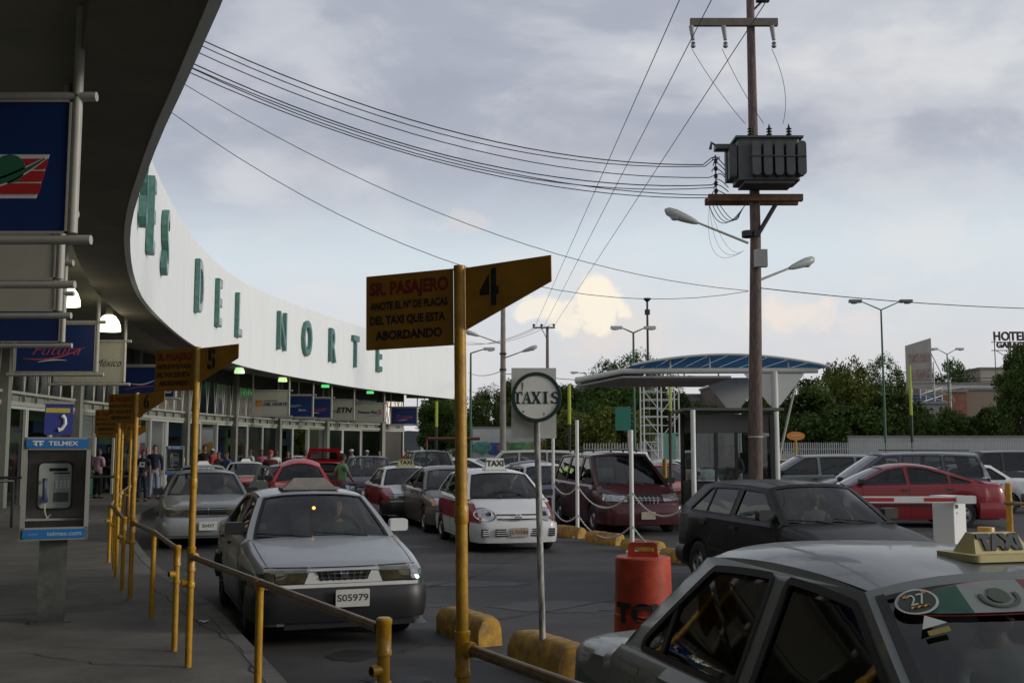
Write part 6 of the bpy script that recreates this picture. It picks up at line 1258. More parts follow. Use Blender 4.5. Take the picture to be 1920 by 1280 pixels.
for s in (-1, 1): lamp(cv, 'front', [(s*.40, .70), (s*.86, .72), (s*.82, .86), (s*.42, .84)], LENS)
grille(cv, [(-.30, .66), (.30, .66), (.36, .85), (-.36, .85)], (4, 7), BLACK, CHROME, .012, .006); plate(cv, '', .42, mat_=PL2)
for s in (-1, 1): cv.patch('bumper_slot', 'front', [(s*.42, .58), (s*.80, .58), (s*.80, .62), (s*.42, .62)], BLACK, 5, 1, .05)
mb = MB()
for s in (-1, 1): mb.tube((.2, s*.52, 1.79), (-1.8, s*.52, 1.78), .014, n=6); [mb.box((x, s*.52, 1.755), (.06, .03, .05)) for x in (.2, -.8, -1.8)]
mb.build('roof_rack', BLACK, cv.root)
mb = MB()
for k in range(4): mb.prism([(.07, .25+.15*k), (.13, .25+.15*k), (.13, .36+.15*k), (.07, .36+.15*k)], lambda u, v, d: cv.wsf(u, v, d), -.02, -.018)
mb.build('permit_stickers', mat('sticker_pale_white', (.4, .42, .4), .5), cv.root)
# -- dark hatchback, red sedan, right-hand cars
cgf = make_car('hatchback_car', 'dusty black five door hatchback in the middle distance right of the orange drum', 'car', S_(BOXHATCH, rim_m=ALLOY, slots=5, tumble=1.05), (3.62, 13.6, 0), -1.28, BLK, None)
for s in (-1, 1): lamp(cgf, 'front', [(s*.40, .58), (s*.62, .58), (s*.62, .74), (s*.40, .74)], LENS); lamp(cgf, 'rear', [(s*.52, .66), (s*.76, .66), (s*.76, .84), (s*.52, .84)], TAIL)
grille(cgf, [(-.62, .58), (.62, .58), (.62, .74), (-.62, .74)], (5, 0), BLACK, BLACK)
cr_ = make_car('sedan_car', 'deep red rounded sedan crossing behind the barrier arm', 'car', S_(BIGSEDAN, rim_m=ALLOY, slots=5, trim=(.50, .54, BLACK), side_glass=glassm('clear_side_glass', (.45, .5, .5))), (9.13, 25.7, 0), R(178), DRED); round_face(cr_)
cbv = make_car('minivan', 'navy grey minivan directly behind the deep red sedan', 'minivan', S_(VAN, side_glass=TINTG), (10.15, 28.6, 0), R(179), NAVY)
mb = MB(); [mb.tube((.2, s*.55, 1.78), (-1.8, s*.55, 1.77), .014, n=6) for s in (-1, 1)]; mb.build('roof_rack', BLACK, cbv.root)
make_car('minivan', 'grey minivan left of the navy grey one, behind the canopy column', 'minivan', S_(VAN, H=1.66, side_glass=DARKG), (9.35, 33.2, 0), R(178), DSIL, detail=1)
make_car('sedan_car', 'white sedan at the right edge behind the deep red sedan', 'car', S_(SEDAN, side_glass=DARKG, rim_m=ALLOY), (12.9, 31.2, 0), R(176), WHT, detail=1)
make_car('sports_utility', 'dark sports utility vehicle with roof rails at the far right edge', 'suv', S_(SUV, side_glass=DARKG), (15.9, 35.5, 0), R(172), DGREY, detail=0, glass=DARKG)
# -- cars packed behind
def parked(kind, u, Y, rz, m, label, nm='parked_car', cat='car', rot=0):
    b = {'s': SEDAN, 'r': ROUNDSEDAN, 'h': HATCH, 'v': VAN, 'u': SUV, 'b': BIGSEDAN}[kind]; x = at(u, 842, Y).x
    c = make_car(nm, label, cat, S_(b, side_glass=TINTG), (x, Y, 0), R(rz), m, 'parked cars packed beyond the taxi lane', detail=0, glass=TINTG)
    if Y < 48:
        if kind in 'rhb': round_face(c)
        elif kind == 's': tsuru_face(c, m)
        else: 
            for s in (-1, 1): lamp(c, 'front', [(s*.5, .72), (s*.82, .72), (s*.82, .88), (s*.5, .88)], LENS)
    return c
parked('u', 806, 40.5, -78, DSIL, 'dark windowed silver boxy off-road vehicle right of the brown red post', 'sports_utility', 'suv'); parked('u', 968, 39, 180, BEI, 'beige station wagon with long side windows behind the white hatchback taxi', 'station_wagon', 'station wagon')
parked('b', 985, 32.3, 185, DGREY, 'dark grey sedan showing its curved roof behind the square TAXI sign'); parked('h', 1018, 28.9, -80, BLU, 'white roofed blue hatchback left of the maroon minivan'); parked('r', 1240, 35.5, -75, SIL2, 'silver sedan with bright headlight right of the maroon minivan')
parked('s', 1228, 31.2, -70, RED, 'red sedan showing a sliver between the maroon minivan and the silver sedan'); parked('r', 1240, 43, 178, WHT, 'white sedan roof behind the silver sedan'); parked('s', 758, 39.5, -85, TEAL, 'teal car roof behind the dark people carrier')
for i, (k, u, Y, rz, m, l) in enumerate((('r', 860, 47, 170, WHT, 'white car roof peeping out right of the number 4 pole'), ('s', 845, 52, -80, SIL2, 'silver sedan farther right behind the boxy off-road vehicle'), ('r', 1030, 46, 178, SIL2, 'silver car roof just behind the TAXIS pole'), ('s', 1085, 50, 175, DRED, 'dark red car roof left of the maroon minivan roof'), ('v', 1120, 44, 178, WHT, 'white van roof above the maroon minivan'),
                                       ('r', 1180, 53, -85, DGREY, 'dark car right of the white van'), ('s', 905, 56, 180, DSIL, 'dull silver car in the third parked row'), ('r', 960, 60, 175, WHT, 'white car in the last parked row near the concrete pole'), ('h', 1010, 62, 180, RED, 'red hatchback in the last parked row'), ('s', 830, 62, 190, TEAL, 'teal sedan in the last parked row'),
                                       ('s', 1462, 46, -88, RED, 'red car with white roof left of the orange oval sign'), ('r', 1540, 44, 180, SIL2, 'silver car behind the grey minivan'), ('r', 1640, 45, 178, WHT, 'white car behind the navy grey minivan'), ('s', 1750, 46, 182, DGREY, 'dark sedan behind the right hand cars'), ('r', 1860, 50, 180, SIL2, 'silver sedan at far right before the picket fence'), ('s', 790, 70, 160, WHT, 'white car just beyond the end of the terminal'))):
    parked(k, u, Y, rz, m, l)
# ================================================================ people
def skin_mesh(name, joints, edges, radii, root=0, sub=1):
    me = bpy.data.meshes.new(name); me.from_pydata([tuple(j) for j in joints], edges, []); o = bpy.data.objects.new(name, me); C.objects.link(o)
    m = o.modifiers.new('s', 'SKIN'); m.use_smooth_shade = True; s_ = o.modifiers.new('u', 'SUBSURF'); s_.levels = sub; s_.render_levels = sub
    if not me.skin_vertices: me.skin_vertices.new() if hasattr(me.skin_vertices, 'new') else None
    lay = me.skin_vertices[0].data
    for i, r in enumerate(radii): lay[i].radius = r if isinstance(r, tuple) else (r, r); lay[i].use_root = (i == root)
    dg = bpy.context.evaluated_depsgraph_get(); r = bpy.data.meshes.new_from_object(o.evaluated_get(dg)); bpy.data.objects.remove(o); return r
def ellipsoid(mb, c, r, n=12, M=None):
    vs = []
    for i in range(n+1):
        th = math.pi*i/n
        for j in range(n): a = 2*math.pi*j/n; q = Vector((r[0]*math.sin(th)*math.cos(a), r[1]*math.sin(th)*math.sin(a), r[2]*math.cos(th))); vs.append((M @ q if M else q)+Vector(c))
    return mb.add(vs, [(i*n+j, i*n+(j+1) % n, (i+1)*n+(j+1) % n, (i+1)*n+j) for i in range(n) for j in range(n)])
V3 = Vector
def person_parts(pose):
    """body (one skinned figure facing -y with head and hands), shirt, trousers, shoes, hair"""
    P = {'pel': V3((0, 0, .93)), 'wai': V3((0, 0, 1.06)), 'che': V3((0, -.01, 1.28)), 'sho': V3((0, 0, 1.42)), 'nek': V3((0, .0, 1.50)), 'hed': V3((0, -.02, 1.63))}
    if pose == 'stoop':
        for k, f in (('wai', .03), ('che', .12), ('sho', .20), ('nek', .25), ('hed', .32)): P[k] = P[k]+V3((0, -f, -f*.25))
    sh = P['sho']
    arms = {'down': [((.19, 0, 1.40), (.235, .02, 1.13), (.245, -.04, .88)), ((-.19, 0, 1.40), (-.235, .02, 1.13), (-.245, -.04, .88))],
            'bent': [((.19, 0, 1.40), (.24, .03, 1.14), (.10, -.20, 1.12)), ((-.19, 0, 1.40), (-.235, .02, 1.13), (-.24, -.06, .88))],
            'crossed': [((.19, 0, 1.40), (.24, .0, 1.14), (-.02, -.19, 1.14)), ((-.19, 0, 1.40), (-.24, .0, 1.15), (.03, -.17, 1.18))],
            'walk': [((.19, 0, 1.40), (.25, .14, 1.16), (.27, .08, .92)), ((-.19, 0, 1.40), (-.24, -.10, 1.15), (-.23, -.26, .95))],
            'stoop': [((.19, -.18, 1.36), (.26, -.22, 1.10), (.28, -.30, .84)), ((-.19, -.18, 1.36), (-.24, -.24, 1.10), (-.24, -.34, .86))],
            'sit': [((.19, 0, 1.40), (.25, -.10, 1.16), (.16, -.36, 1.17)), ((-.19, 0, 1.40), (-.25, -.10, 1.16), (-.13, -.37, 1.20))]}[pose]
    legs = {'walk': [((.09, 0, .90), (.10, -.16, .50), (.10, -.10, .09)), ((-.09, 0, .90), (-.10, .06, .49), (-.10, .30, .14))],
            'sit': [((.09, 0, .92), (.13, -.44, .95), (.13, -.56, .56)), ((-.09, 0, .92), (-.13, -.44, .95), (-.13, -.56, .56))]}.get(pose, [((.09, 0, .90), (.105, -.015, .49), (.12, .01, .09)), ((-.09, 0, .90), (-.11, -.01, .49), (-.13, .02, .09))])
    J = [P['pel'], P['wai'], P['che'], P['sho'], P['nek'], P['hed']-V3((0, 0, .03))]; E_ = [(0, 1), (1, 2), (2, 3), (3, 4), (4, 5)]; Rr = [(.135, .105), (.12, .095), (.145, .105), (.10, .075), .052, .055]
    for s, e, h in arms: b = len(J); J += [V3(s), V3(e), V3(h)]; E_ += [(3, b), (b, b+1), (b+1, b+2)]; Rr += [.058, .042, .028]
    for s, k, f in legs:
        b = len(J); fd = -1; J += [V3(s), V3(k), V3(f), V3(f)+V3((0, -.14, -.045))]; E_ += [(0, b), (b, b+1), (b+1, b+2), (b+2, b+3)]; Rr += [.085, .058, .04, .035]
    base = skin_mesh('b', J, E_, Rr)
    mb = MB(); mb.add([v.co for v in base.vertices], [tuple(p.vertices) for p in base.polygons])
    hd = P['hed']+V3((0, 0, .01)); ellipsoid(mb, hd, (.074, .092, .112), 14); ellipsoid(mb, hd+V3((0, -.03, -.07)), (.052, .055, .045), 8); ellipsoid(mb, hd+V3((0, -.097, -.012)), (.013, .02, .024), 6)
    for s in (-1, 1): ellipsoid(mb, hd+V3((s*.075, .01, -.01)), (.01, .02, .03), 6)
    mb.cur = 1
    for s in (-1, 1): ellipsoid(mb, hd+V3((s*.03, -.086, .012)), (.013, .008, .008), 6); mb.box(hd+V3((s*.03, -.089, .035)), (.036, .008, .008))
    mb.cur = 2; mb.box(hd+V3((0, -.087, -.058)), (.045, .008, .009)); mb.cur = 0
    for (s, e, h), sg in zip(arms, (1, -1)):
        h, e = V3(h), V3(e); d = (h-e).normalized(); sd = d.cross(V3((0, 1, 0))).normalized() if abs(d.y) < .9 else V3((1, 0, 0)); nrm_ = d.cross(sd).normalized(); ellipsoid(mb, h+d*.045, (.026, .026, .045), 8)
        for k in range(4): o_ = (k-1.5)*.019; L_ = (.065, .075, .07, .055)[k]; p0 = h+d*.07+nrm_*o_; mb.path([p0, p0+d*L_*.5+sd*.005, p0+d*L_+sd*.022], [.009, .008, .006], 5)
        p0 = h+d*.03+nrm_*-.026; mb.path([p0, p0+d*.03-nrm_*.02, p0+d*.06-nrm_*.022], [.011, .009, .007], 5)
    bodyp = (mb.v, mb.f, mb.m)
    J2 = [P['pel']+V3((0, 0, -.02)), P['wai'], P['che'], P['sho']+V3((0, 0, -.015)), P['nek']-V3((0, 0, .045))]; E2 = [(0, 1), (1, 2), (2, 3), (3, 4)]; R2 = [(.158, .128), (.145, .118), (.168, .128), (.12, .092), .062]
    for s, e, h in arms: b = len(J2); s, e, h = V3(s), V3(e), V3(h); J2 += [s, e, e.lerp(h, .85)]; E2 += [(3, b), (b, b+1), (b+1, b+2)]; R2 += [.074, .056, .045]
    sl = skin_mesh('s', J2, E2, R2)
    J2b, E2b, R2b = J2[:5], E2[:4], list(R2[:5])
    for s, e, h in arms: b = len(J2b); s, e = V3(s), V3(e); J2b += [s, s.lerp(e, .7)]; E2b += [(3, b), (b, b+1)]; R2b += [.074, .06]
    ss = skin_mesh('s', J2b, E2b, R2b)
    J3, E3, R3 = [P['pel']+V3((0, 0, .08)), P['pel']], [(0, 1)], [(.142, .115), (.15, .122)]
    for s, k, f in legs: b = len(J3); f = V3(f); J3 += [V3(s), V3(k), f+V3((0, 0, -.0))]; E3 += [(1, b), (b, b+1), (b+1, b+2)]; R3 += [.102, .078, .064]
    tr_ = skin_mesh('t', J3, E3, R3, root=1)
    mb = MB()
    for s, k, f in legs: f = V3(f); ellipsoid(mb, f+V3((0, -.06, -.05)), (.05, .135, .045), 10)
    shoes = (mb.v, mb.f, mb.m); mb = MB()
    c_ = hd+V3((0, .012, .022)); vs = []
    n = 14
    ellipsoid(mb, c_, (.084, .098, .108), n); mb.f = [f for f in mb.f if sum(mb.v[i][2] for i in f)/4 > c_.z-.02+(.06 if sum(mb.v[i][1] for i in f)/4 < c_.y-.045 else -.055)]; hair = (mb.v, mb.f, [0]*len(mb.f))
    cp = MB(); ellipsoid(cp, hd+V3((0, .005, .045)), (.09, .104, .085), n); cp.f = [f for f in cp.f if sum(cp.v[i][2] for i in f)/4 > hd.z+.045]; cp.prism([(-.07, -.09), (.07, -.09), (.05, -.17), (-.05, -.17)], lambda a, b, d: V3((a, b, d))+V3((hd.x, hd.y, hd.z+.05)), 0, .008); cap = (cp.v, cp.f, [0]*len(cp.f))
    lh = MB(); ellipsoid(lh, hd+V3((0, .035, -.06)), (.08, .065, .16), 12); longh = (lh.v, lh.f, [0]*len(lh.f))
    mk = lambda t_: (lambda me: me)(t_)
    def me_of(t_, nm):
        me = bpy.data.meshes.new(nm); me.from_pydata([tuple(v) for v in t_[0]], [], [tuple(f) for f in t_[1]]); me.polygons.foreach_set('use_smooth', [True]*len(me.polygons)); return me, t_[2]
    def dat(me): me.polygons.foreach_set('use_smooth', [True]*len(me.polygons)); return me
    out = {}
    for nm, t_ in (('body', bodyp), ('shoes', shoes), ('hair', hair), ('cap', cap), ('long_hair', longh)):
        me, mi = me_of(t_, nm)
        for _ in range(3 if nm == 'body' else 1): me.materials.append(None)
        me.polygons.foreach_set('material_index', mi); out[nm] = me
    for nm, me in (('shirt', sl), ('tee', ss), ('trousers', tr_)): dat(me); me.materials.clear(); me.materials.append(None); out[nm] = me
    if pose == 'sit':      # wrists, feet below the seat are kept; nothing more
        pass
    return out
POSES = {}
SKIN = [mat('skin_a', (.20, .105, .065), .55), mat('skin_b', (.27, .15, .10), .55), mat('skin_c', (.14, .07, .045), .55)]; EYE = mat('eye_dark', (.015, .012, .01), .3); LIP = mat('lip', (.22, .07, .06), .5)
HAIRM = [mat('hair_black', (.010, .008, .007), .6), mat('hair_grey', (.16, .15, .14), .6)]
CL = {}
def cloth(nm, col): return mat('cloth_'+nm, col, .9, noise=.2, nscale=12)
def person(label, x, y, z, rz, pose='down', top=('shirt', 'navy', (.012, .016, .035)), legs=('jeans', (.06, .09, .16)), sc_=1., skin=0, hair='hair', hm=0, capc=None, group=None, wide=1., longh=False):
    if pose not in POSES: POSES[pose] = person_parts(pose)
    pp = POSES[pose]; t = thing('person', label, 'person', (x, y, z), rz, group); t.scale = (sc_*wide, sc_, sc_)
    def add(nm, me, mats):
        o = bpy.data.objects.new(nm, me); C.objects.link(o); o.parent = t
        for i, m in enumerate(mats): o.material_slots[i].link = 'OBJECT'; o.material_slots[i].material = m
        return o
    b = add('body', pp['body'], [SKIN[skin], EYE, LIP]); add('shirt' if top[0] == 'shirt' else 't_shirt', pp[top[0]], [cloth(top[1], top[2])]); add('trousers', pp['trousers'], [cloth(*legs)]); add('shoes', pp['shoes'], [cloth('shoe', (.02, .018, .016))])
    if capc: add('cap', pp['cap'], [cloth('cap_'+capc[0], capc[1])])
    add('hair', pp['hair'], [HAIRM[hm]])
    if longh: add('long_hair', pp['long_hair'], [HAIRM[hm]])
    return t
JN = ('jeans', (.06, .085, .14)); DJ = ('dark_jeans', (.02, .025, .045)); PJ = ('pale_jeans', (.22, .27, .36)); BK = ('black_trousers', (.012, .012, .014))
TN = ('shirt', 'navy', (.010, .014, .035)); TB = ('tee', 'black', (.010, .010, .011)); TP = ('shirt', 'pink', (.42, .26, .32)); TW = ('tee', 'white', (.45, .47, .47)); TR = ('shirt', 'red', (.38, .015, .02)); TBL = ('tee', 'blue', (.05, .10, .24)); TGR = ('tee', 'green', (.15, .33, .14)); TGY = ('shirt', 'grey', (.13, .13, .12)); TOR = ('tee', 'orange', (.45, .12, .03))
gx = lambda u, v: gr(u, v, .15)
p = gx(288, 935); person('tall man in navy sweater and pale jeans standing beside the small pay phone', p.x, p.y, .15, .15, 'down', TN, PJ, 1.02, 1)
p = gx(266, 940); b_ = person('boy in black T-shirt with a white print, arms down, left of the man in navy', p.x, p.y, .15, .1, 'down', TB, DJ, .93, 2)
mb = MB(); mb.box((0, -.142, 1.26), (.17, .006, .17)); q = mb.build('shirt_print', cloth('print', (.35, .42, .48)), b_); mb = MB(); mb.box((.01, -.146, 1.265), (.07, .004, .07)); mb.build('print_motif', cloth('navy', (.01, .014, .035)), q)
p = gx(182, 934); person('woman in pale pink blouse and black trousers with long dark hair, seen from behind', p.x, p.y, .15, 2.8, 'crossed', TP, BK, .96, 1, longh=True)
p = gx(160, 930); person('person in dark jacket at the left of the boarding queue', p.x, p.y, .15, .9, 'down', ('shirt', 'black', (.01, .01, .011)), BK, .98, 0)
p = gx(238, 930); person('person in grey brown top between the yellow poles', p.x, p.y, .15, 3.0, 'down', TGY, BK, .95, 2); p = gx(222, 922); person('child in orange top among the yellow poles', p.x, p.y, .15, .5, 'bent', TOR, DJ, .86, 1)
p = gx(255, 918); person('man in dark top behind the boy in black', p.x, p.y, .15, .3, 'bent', TGY, JN, 1., 0); p = gx(200, 921); person('person in black holding arms crossed behind the woman in pink', p.x, p.y, .15, .2, 'crossed', TN, BK, 1.02, 2); p = gx(274, 921); person('older man with grey hair looking over between the boy and the man in navy', p.x, p.y, .15, .1, 'down', TBL, JN, 1.0, 1, hm=1); p = gx(230, 914); person('person in light blue shirt half hidden behind the number 7 poles', p.x, p.y, .15, 1.2, 'down', ('tee', 'sky', (.2, .35, .45)), DJ, 1.0, 1)
for u, Y, tp, lg, l, pz, kw in ((337, 41, TW, BK, 'man in pale blue white T-shirt facing right near the small pay phone', 'down', {}), (372, 43, TN, DJ, 'person in dark navy top talking behind the grey taxi, left of pair', 'bent', {}), (384, 42.5, ('shirt', 'black', (.01, .01, .011)), BK, 'person in black turned to the person in navy behind the grey taxi', 'crossed', {}),
        (398, 43, TR, JN, 'man in bright red jacket with white cap near the glass doors', 'bent', dict(capc=('white', (.5, .5, .5)))), (411, 42, TGY, DJ, 'person in grey shirt right of the red jacket', 'down', {}), (426, 41.5, TBL, JN, 'person in blue T-shirt seen sideways near the glass doors', 'down', {}), (470, 47, TW, BK, 'person in pale top inside the doorway left of the pink shirt', 'down', {}), (491, 46, ('shirt', 'rose', (.40, .12, .18)), JN, 'person in pink shirt behind the red bonneted taxi', 'bent', {}),
        (508, 33.8, ('shirt', 'maroon', (.07, .01, .012)), BK, 'man in dark maroon with a red cap beside the silver car', 'down', dict(capc=('red', (.4, .03, .04)))), (518, 46, TW, DJ, 'person in white sleeveless top near the long window', 'bent', {}), (540, 47, ('shirt', 'black', (.01, .01, .011)), BK, 'porter in black uniform under the blue screen', 'down', {}),
        (572, 45, TGY, JN, 'person partly hidden left of the raised red tailgate', 'bent', {}), (640, 44, ('shirt', 'dark_wine', (.09, .015, .02)), BK, 'porter in dark wine jacket with white cap at the doorway', 'down', dict(capc=('white', (.5, .5, .5)))), (660, 52, TW, DJ, 'person with pale cap behind the dark people carrier, left', 'down', dict(capc=('white', (.5, .5, .5)))), (688, 54, TGY, DJ, 'person with pale cap behind the dark people carrier, right', 'down', dict(capc=('white', (.5, .5, .5)))),
        (712, 60, TGY, BK, 'person in grey at the last glass door', 'bent', {}), (763, 55, TOR, DJ, 'person in orange top standing at the terminal corner', 'bent', {})):
    x = at(u, 842, Y).x; kb = min(K, key=lambda k_: abs(k_.y-Y)); zz = .15 if x < kb.x-.2 else 0
    person(l, x, Y, zz, random.Random(u).uniform(-.9, .9), pz, tp, lg, random.Random(u+1).uniform(.95, 1.03), u % 3, **kw)
person('man in green T-shirt and jeans walking between the cars with a black bag', at(642, 842, 29.3).x, 29.3, 0, 2.2, 'walk', TGR, JN, .96, 0)
mb = MB(); mb.rbox((0, 0, .16), (.30, .16, .32), .04); mb.path([(-.10, 0, .30), (-.06, 0, .50), (.06, 0, .50), (.10, 0, .30)], .012, 6); q = mb.build('bag', cloth('bag', (.012, .012, .013))); q.location = (at(662, 842, 29.1).x, 29.1, .34); tag(q, 'black bag held by the man in the green T-shirt', 'bag')
def driver(c, label, tp, side=1, skin=0, z=-.42, x=None, hm=0):
    sx = c.sp.get('seatx', c.sp['cowl']-1.15); loc = Vector(((sx if x is None else x)+.02, side*c.sp['W']/2*.44, 0)); Rz = Matrix.Rotation(c.root.rotation_euler.z, 3, 'Z'); w = c.root.location+Rz @ loc
    person(label, w.x, w.y, z+c.sp['H']-1.38-.02, c.root.rotation_euler.z+math.pi/2, 'sit', tp, DJ, .97, skin, hm=hm)
driver(c2, 'driver in dark green shirt with hands on the wheel of the front silver taxi', ('tee', 'dark_green', (.03, .06, .045)), skin=1); driver(c3, 'driver of the older grey sedan', TGY, skin=0); driver(cc, 'driver of the white hatchback taxi with the red band', TN, skin=2); driver(cw, 'driver in yellowish shirt in the white taxi with red flanks', ('tee', 'ochre', (.35, .3, .1)), skin=1)
driver(cg, 'driver of the beige grey sedan', TN, skin=0); driver(cv, 'driver of the maroon minivan', TR, skin=1, z=-.44); driver(cgf, 'driver of the black five door hatchback', TGY, skin=2); driver(c1, 'driver in pale checked shirt low behind the windscreen of the nearest taxi', ('shirt', 'pale_check', (.30, .34, .34)), skin=0)
person('attendant in dark cap and grey shirt inside the dark booth', 5.15, 24.9, .18, -.9, 'bent', TGY, BK, .98, 0, capc=('black', (.01, .01, .01)))
# ================================================================ trees
BARK = mat('bark', (.07, .05, .035), .9, noise=.4, nscale=6, bump=.5)
def leafm(nm, col):
    if nm in MATS: return MATS[nm]
    m = mat(nm, col, .8, spec=.15); t_ = m.node_tree; b = t_.nodes['Principled BSDF']; g = t_.nodes.new('ShaderNodeNewGeometry'); r = t_.nodes.new('ShaderNodeValToRGB')
    r.color_ramp.elements[0].color = (*[c*.55 for c in col], 1); r.color_ramp.elements[1].color = (*[min(1, c*1.5) for c in col], 1); t_.links.new(g.outputs['Random Per Island'], r.inputs[0]); t_.links.new(r.outputs[0], b.inputs['Base Color'])
    b.inputs['Transmission Weight'].default_value = 0; return m
LEAF = [leafm('leaf_dark', (.050, .082, .016)), leafm('leaf_mid', (.060, .100, .020)), leafm('leaf_olive', (.095, .115, .022)), leafm('leaf_bright', (.065, .115, .022))]
def tree_mesh(seed, h, r, trunk_h, nclump, nleaf, ls=.16, flat=.8):
    rr = random.Random(seed); tm = MB(); lm = MB(); tips = []
    top = V3((rr.uniform(-.2, .2), rr.uniform(-.2, .2), trunk_h)); tm.path([(0, 0, 0), top*.5+V3((rr.uniform(-.1, .1), 0, 0)), top], [.22, .17, .14], 8)
    cc_ = V3((0, 0, trunk_h+(h-trunk_h)*.5)); cr = V3((r, r, (h-trunk_h)*.5))
    for i in range(nclump):
        while True:
            q = V3((rr.uniform(-1, 1), rr.uniform(-1, 1), rr.uniform(-1, 1)))
            if .35 < q.length < 1: break
        q = V3((q.x*cr.x, q.y*cr.y, q.z*cr.z))+cc_; tips.append(q)
        if i % 3 == 0: m_ = top.lerp(q, .5)+V3((0, 0, -.2)); tm.path([top, m_, q], [.09, .05, .02], 5)
        rad = rr.uniform(.45, .95)*r*.36
        for k in range(nleaf):
            d = V3((rr.gauss(0, 1), rr.gauss(0, 1), rr.gauss(0, 1)*flat)); d = d.normalized()*rad*rr.uniform(.45, 1.08); c_ = q+d; a = V3((rr.uniform(-1, 1), rr.uniform(-1, 1), rr.uniform(-1, 1))).normalized(); b = a.orthogonal().normalized(); s = ls*rr.uniform(.6, 1.3)
            lm.add([c_-a*s, c_+b*s*.45, c_+a*s, c_-b*s*.45], [(0, 1, 2, 3)])
    return tm, lm
PROTO = {}
def tree(kind, x, y, h, w, label, lm_i, rz=0., nm='tree', grp='trees beyond the car park'):
    if kind not in PROTO:
        sd, hh, r, th, nc, nl, ls = {'round': (1, 8, 3.4, 2.0, 85, 230, .19), 'dense': (2, 9, 4.0, 1.3, 95, 200, .19), 'tall': (3, 11, 3.2, 2.6, 85, 230, .19), 'bush': (4, 5, 3.2, .5, 80, 220, .17), 'wispy': (5, 10, 3.4, 2.4, 60, 130, .16)}[kind]; tm, lm = tree_mesh(sd, hh, r, th, nc, nl, ls); a = tm.build('trunk', BARK, None, True); b = lm.build('crown', LEAF[0], None, fixn=False); PROTO[kind] = (a.data, b.data, hh, r); bpy.data.objects.remove(a); bpy.data.objects.remove(b)
    td, cd_, hh, r = PROTO[kind]; t = thing(nm, label, 'tree', (x, y, 0), rz, grp); t.scale = (w/(2*r), w/(2*r), h/hh)
    o = bpy.data.objects.new('trunk', td); C.objects.link(o); o.parent = t; o = bpy.data.objects.new('crown', cd_); C.objects.link(o); o.parent = t; o.material_slots[0].link = 'OBJECT'; o.material_slots[0].material = LEAF[lm_i]; return t
def tr_px(kind, u, vtop, Y, wpx, label, li, rz=0.):
    x = at(u, 842, Y).x; h = at(u, vtop+4, Y).z; return tree(kind, x, Y, h, wpx*Y/FPX*1.08, label, li, rz)
for a in (('round', 822, 738, 95, 78, 'dark bushy tree just beyond the end of the terminal', 0, 0), ('dense', 912, 728, 92, 84, 'broad dark tree between the number 4 pole and the concrete pole', 0, 1), ('tall', 962, 712, 100, 60, 'dark tree rising behind the concrete pole', 0, 2), ('round', 868, 790, 85, 50, 'low bushy tree right behind the number 4 pole', 1, .5),
          ('tall', 1062, 722, 98, 70, 'tree right of the TAXIS sign behind the yellow green pole', 1, 3), ('bush', 1080, 770, 80, 110, 'low spreading tree right of the TAXIS sign', 2, 1), ('dense', 1165, 705, 88, 150, 'big bright green tree below the left of the blue canopy', 1, 2), ('wispy', 1205, 655, 96, 120, 'feathery tree whose twigs poke above the canopy nose', 3, 1), ('bush', 1150, 765, 76, 130, 'olive green spreading tree behind the maroon minivan', 2, 2.2),
          ('wispy', 1130, 672, 104, 90, 'tall loose tree left of the camera mast', 1, 4), ('dense', 1265, 730, 84, 90, 'dark tree behind the scaffold', 0, 4), ('dense', 1320, 760, 82, 90, 'dark low tree behind the booth', 0, 5), ('round', 1500, 708, 92, 130, 'dark tree right of the canopy column', 0, .3), ('dense', 1588, 682, 96, 110, 'tall olive tree left of the large green twin lamp', 2, 1.3), ('bush', 1590, 762, 82, 170, 'spreading dark tree behind the picket fence', 0, 2.),
          ('round', 1680, 735, 90, 110, 'dark tree under the tall green twin lamp', 0, 3.3), ('wispy', 1668, 662, 120, 80, 'slender trees behind the green twin lamp', 1, 1), ('bush', 1725, 772, 80, 70, 'small bush tree right of the yellow green pole', 0, 1), ('wispy', 1790, 672, 135, 90, 'tree above the low rooftops right of the billboard', 1, 2.5), ('wispy', 1735, 668, 130, 50, 'small tree just behind the billboard frame', 1, 5),
          ('bush', 1790, 766, 84, 90, 'clipped dark tree in front of the brick building, left', 0, .7), ('bush', 1860, 764, 84, 90, 'clipped dark tree in front of the brick building, right', 0, 2.7), ('tall', 1925, 650, 78, 90, 'large dark tree cut by the right edge', 0, 1.1), ('dense', 1420, 742, 86, 110, 'dark tree behind the rusty utility pole', 0, 1.9), ('bush', 1010, 765, 90, 70, 'dark shrubby tree hidden behind the TAXIS sign plate', 1, 2.9)):
    tr_px(*a)
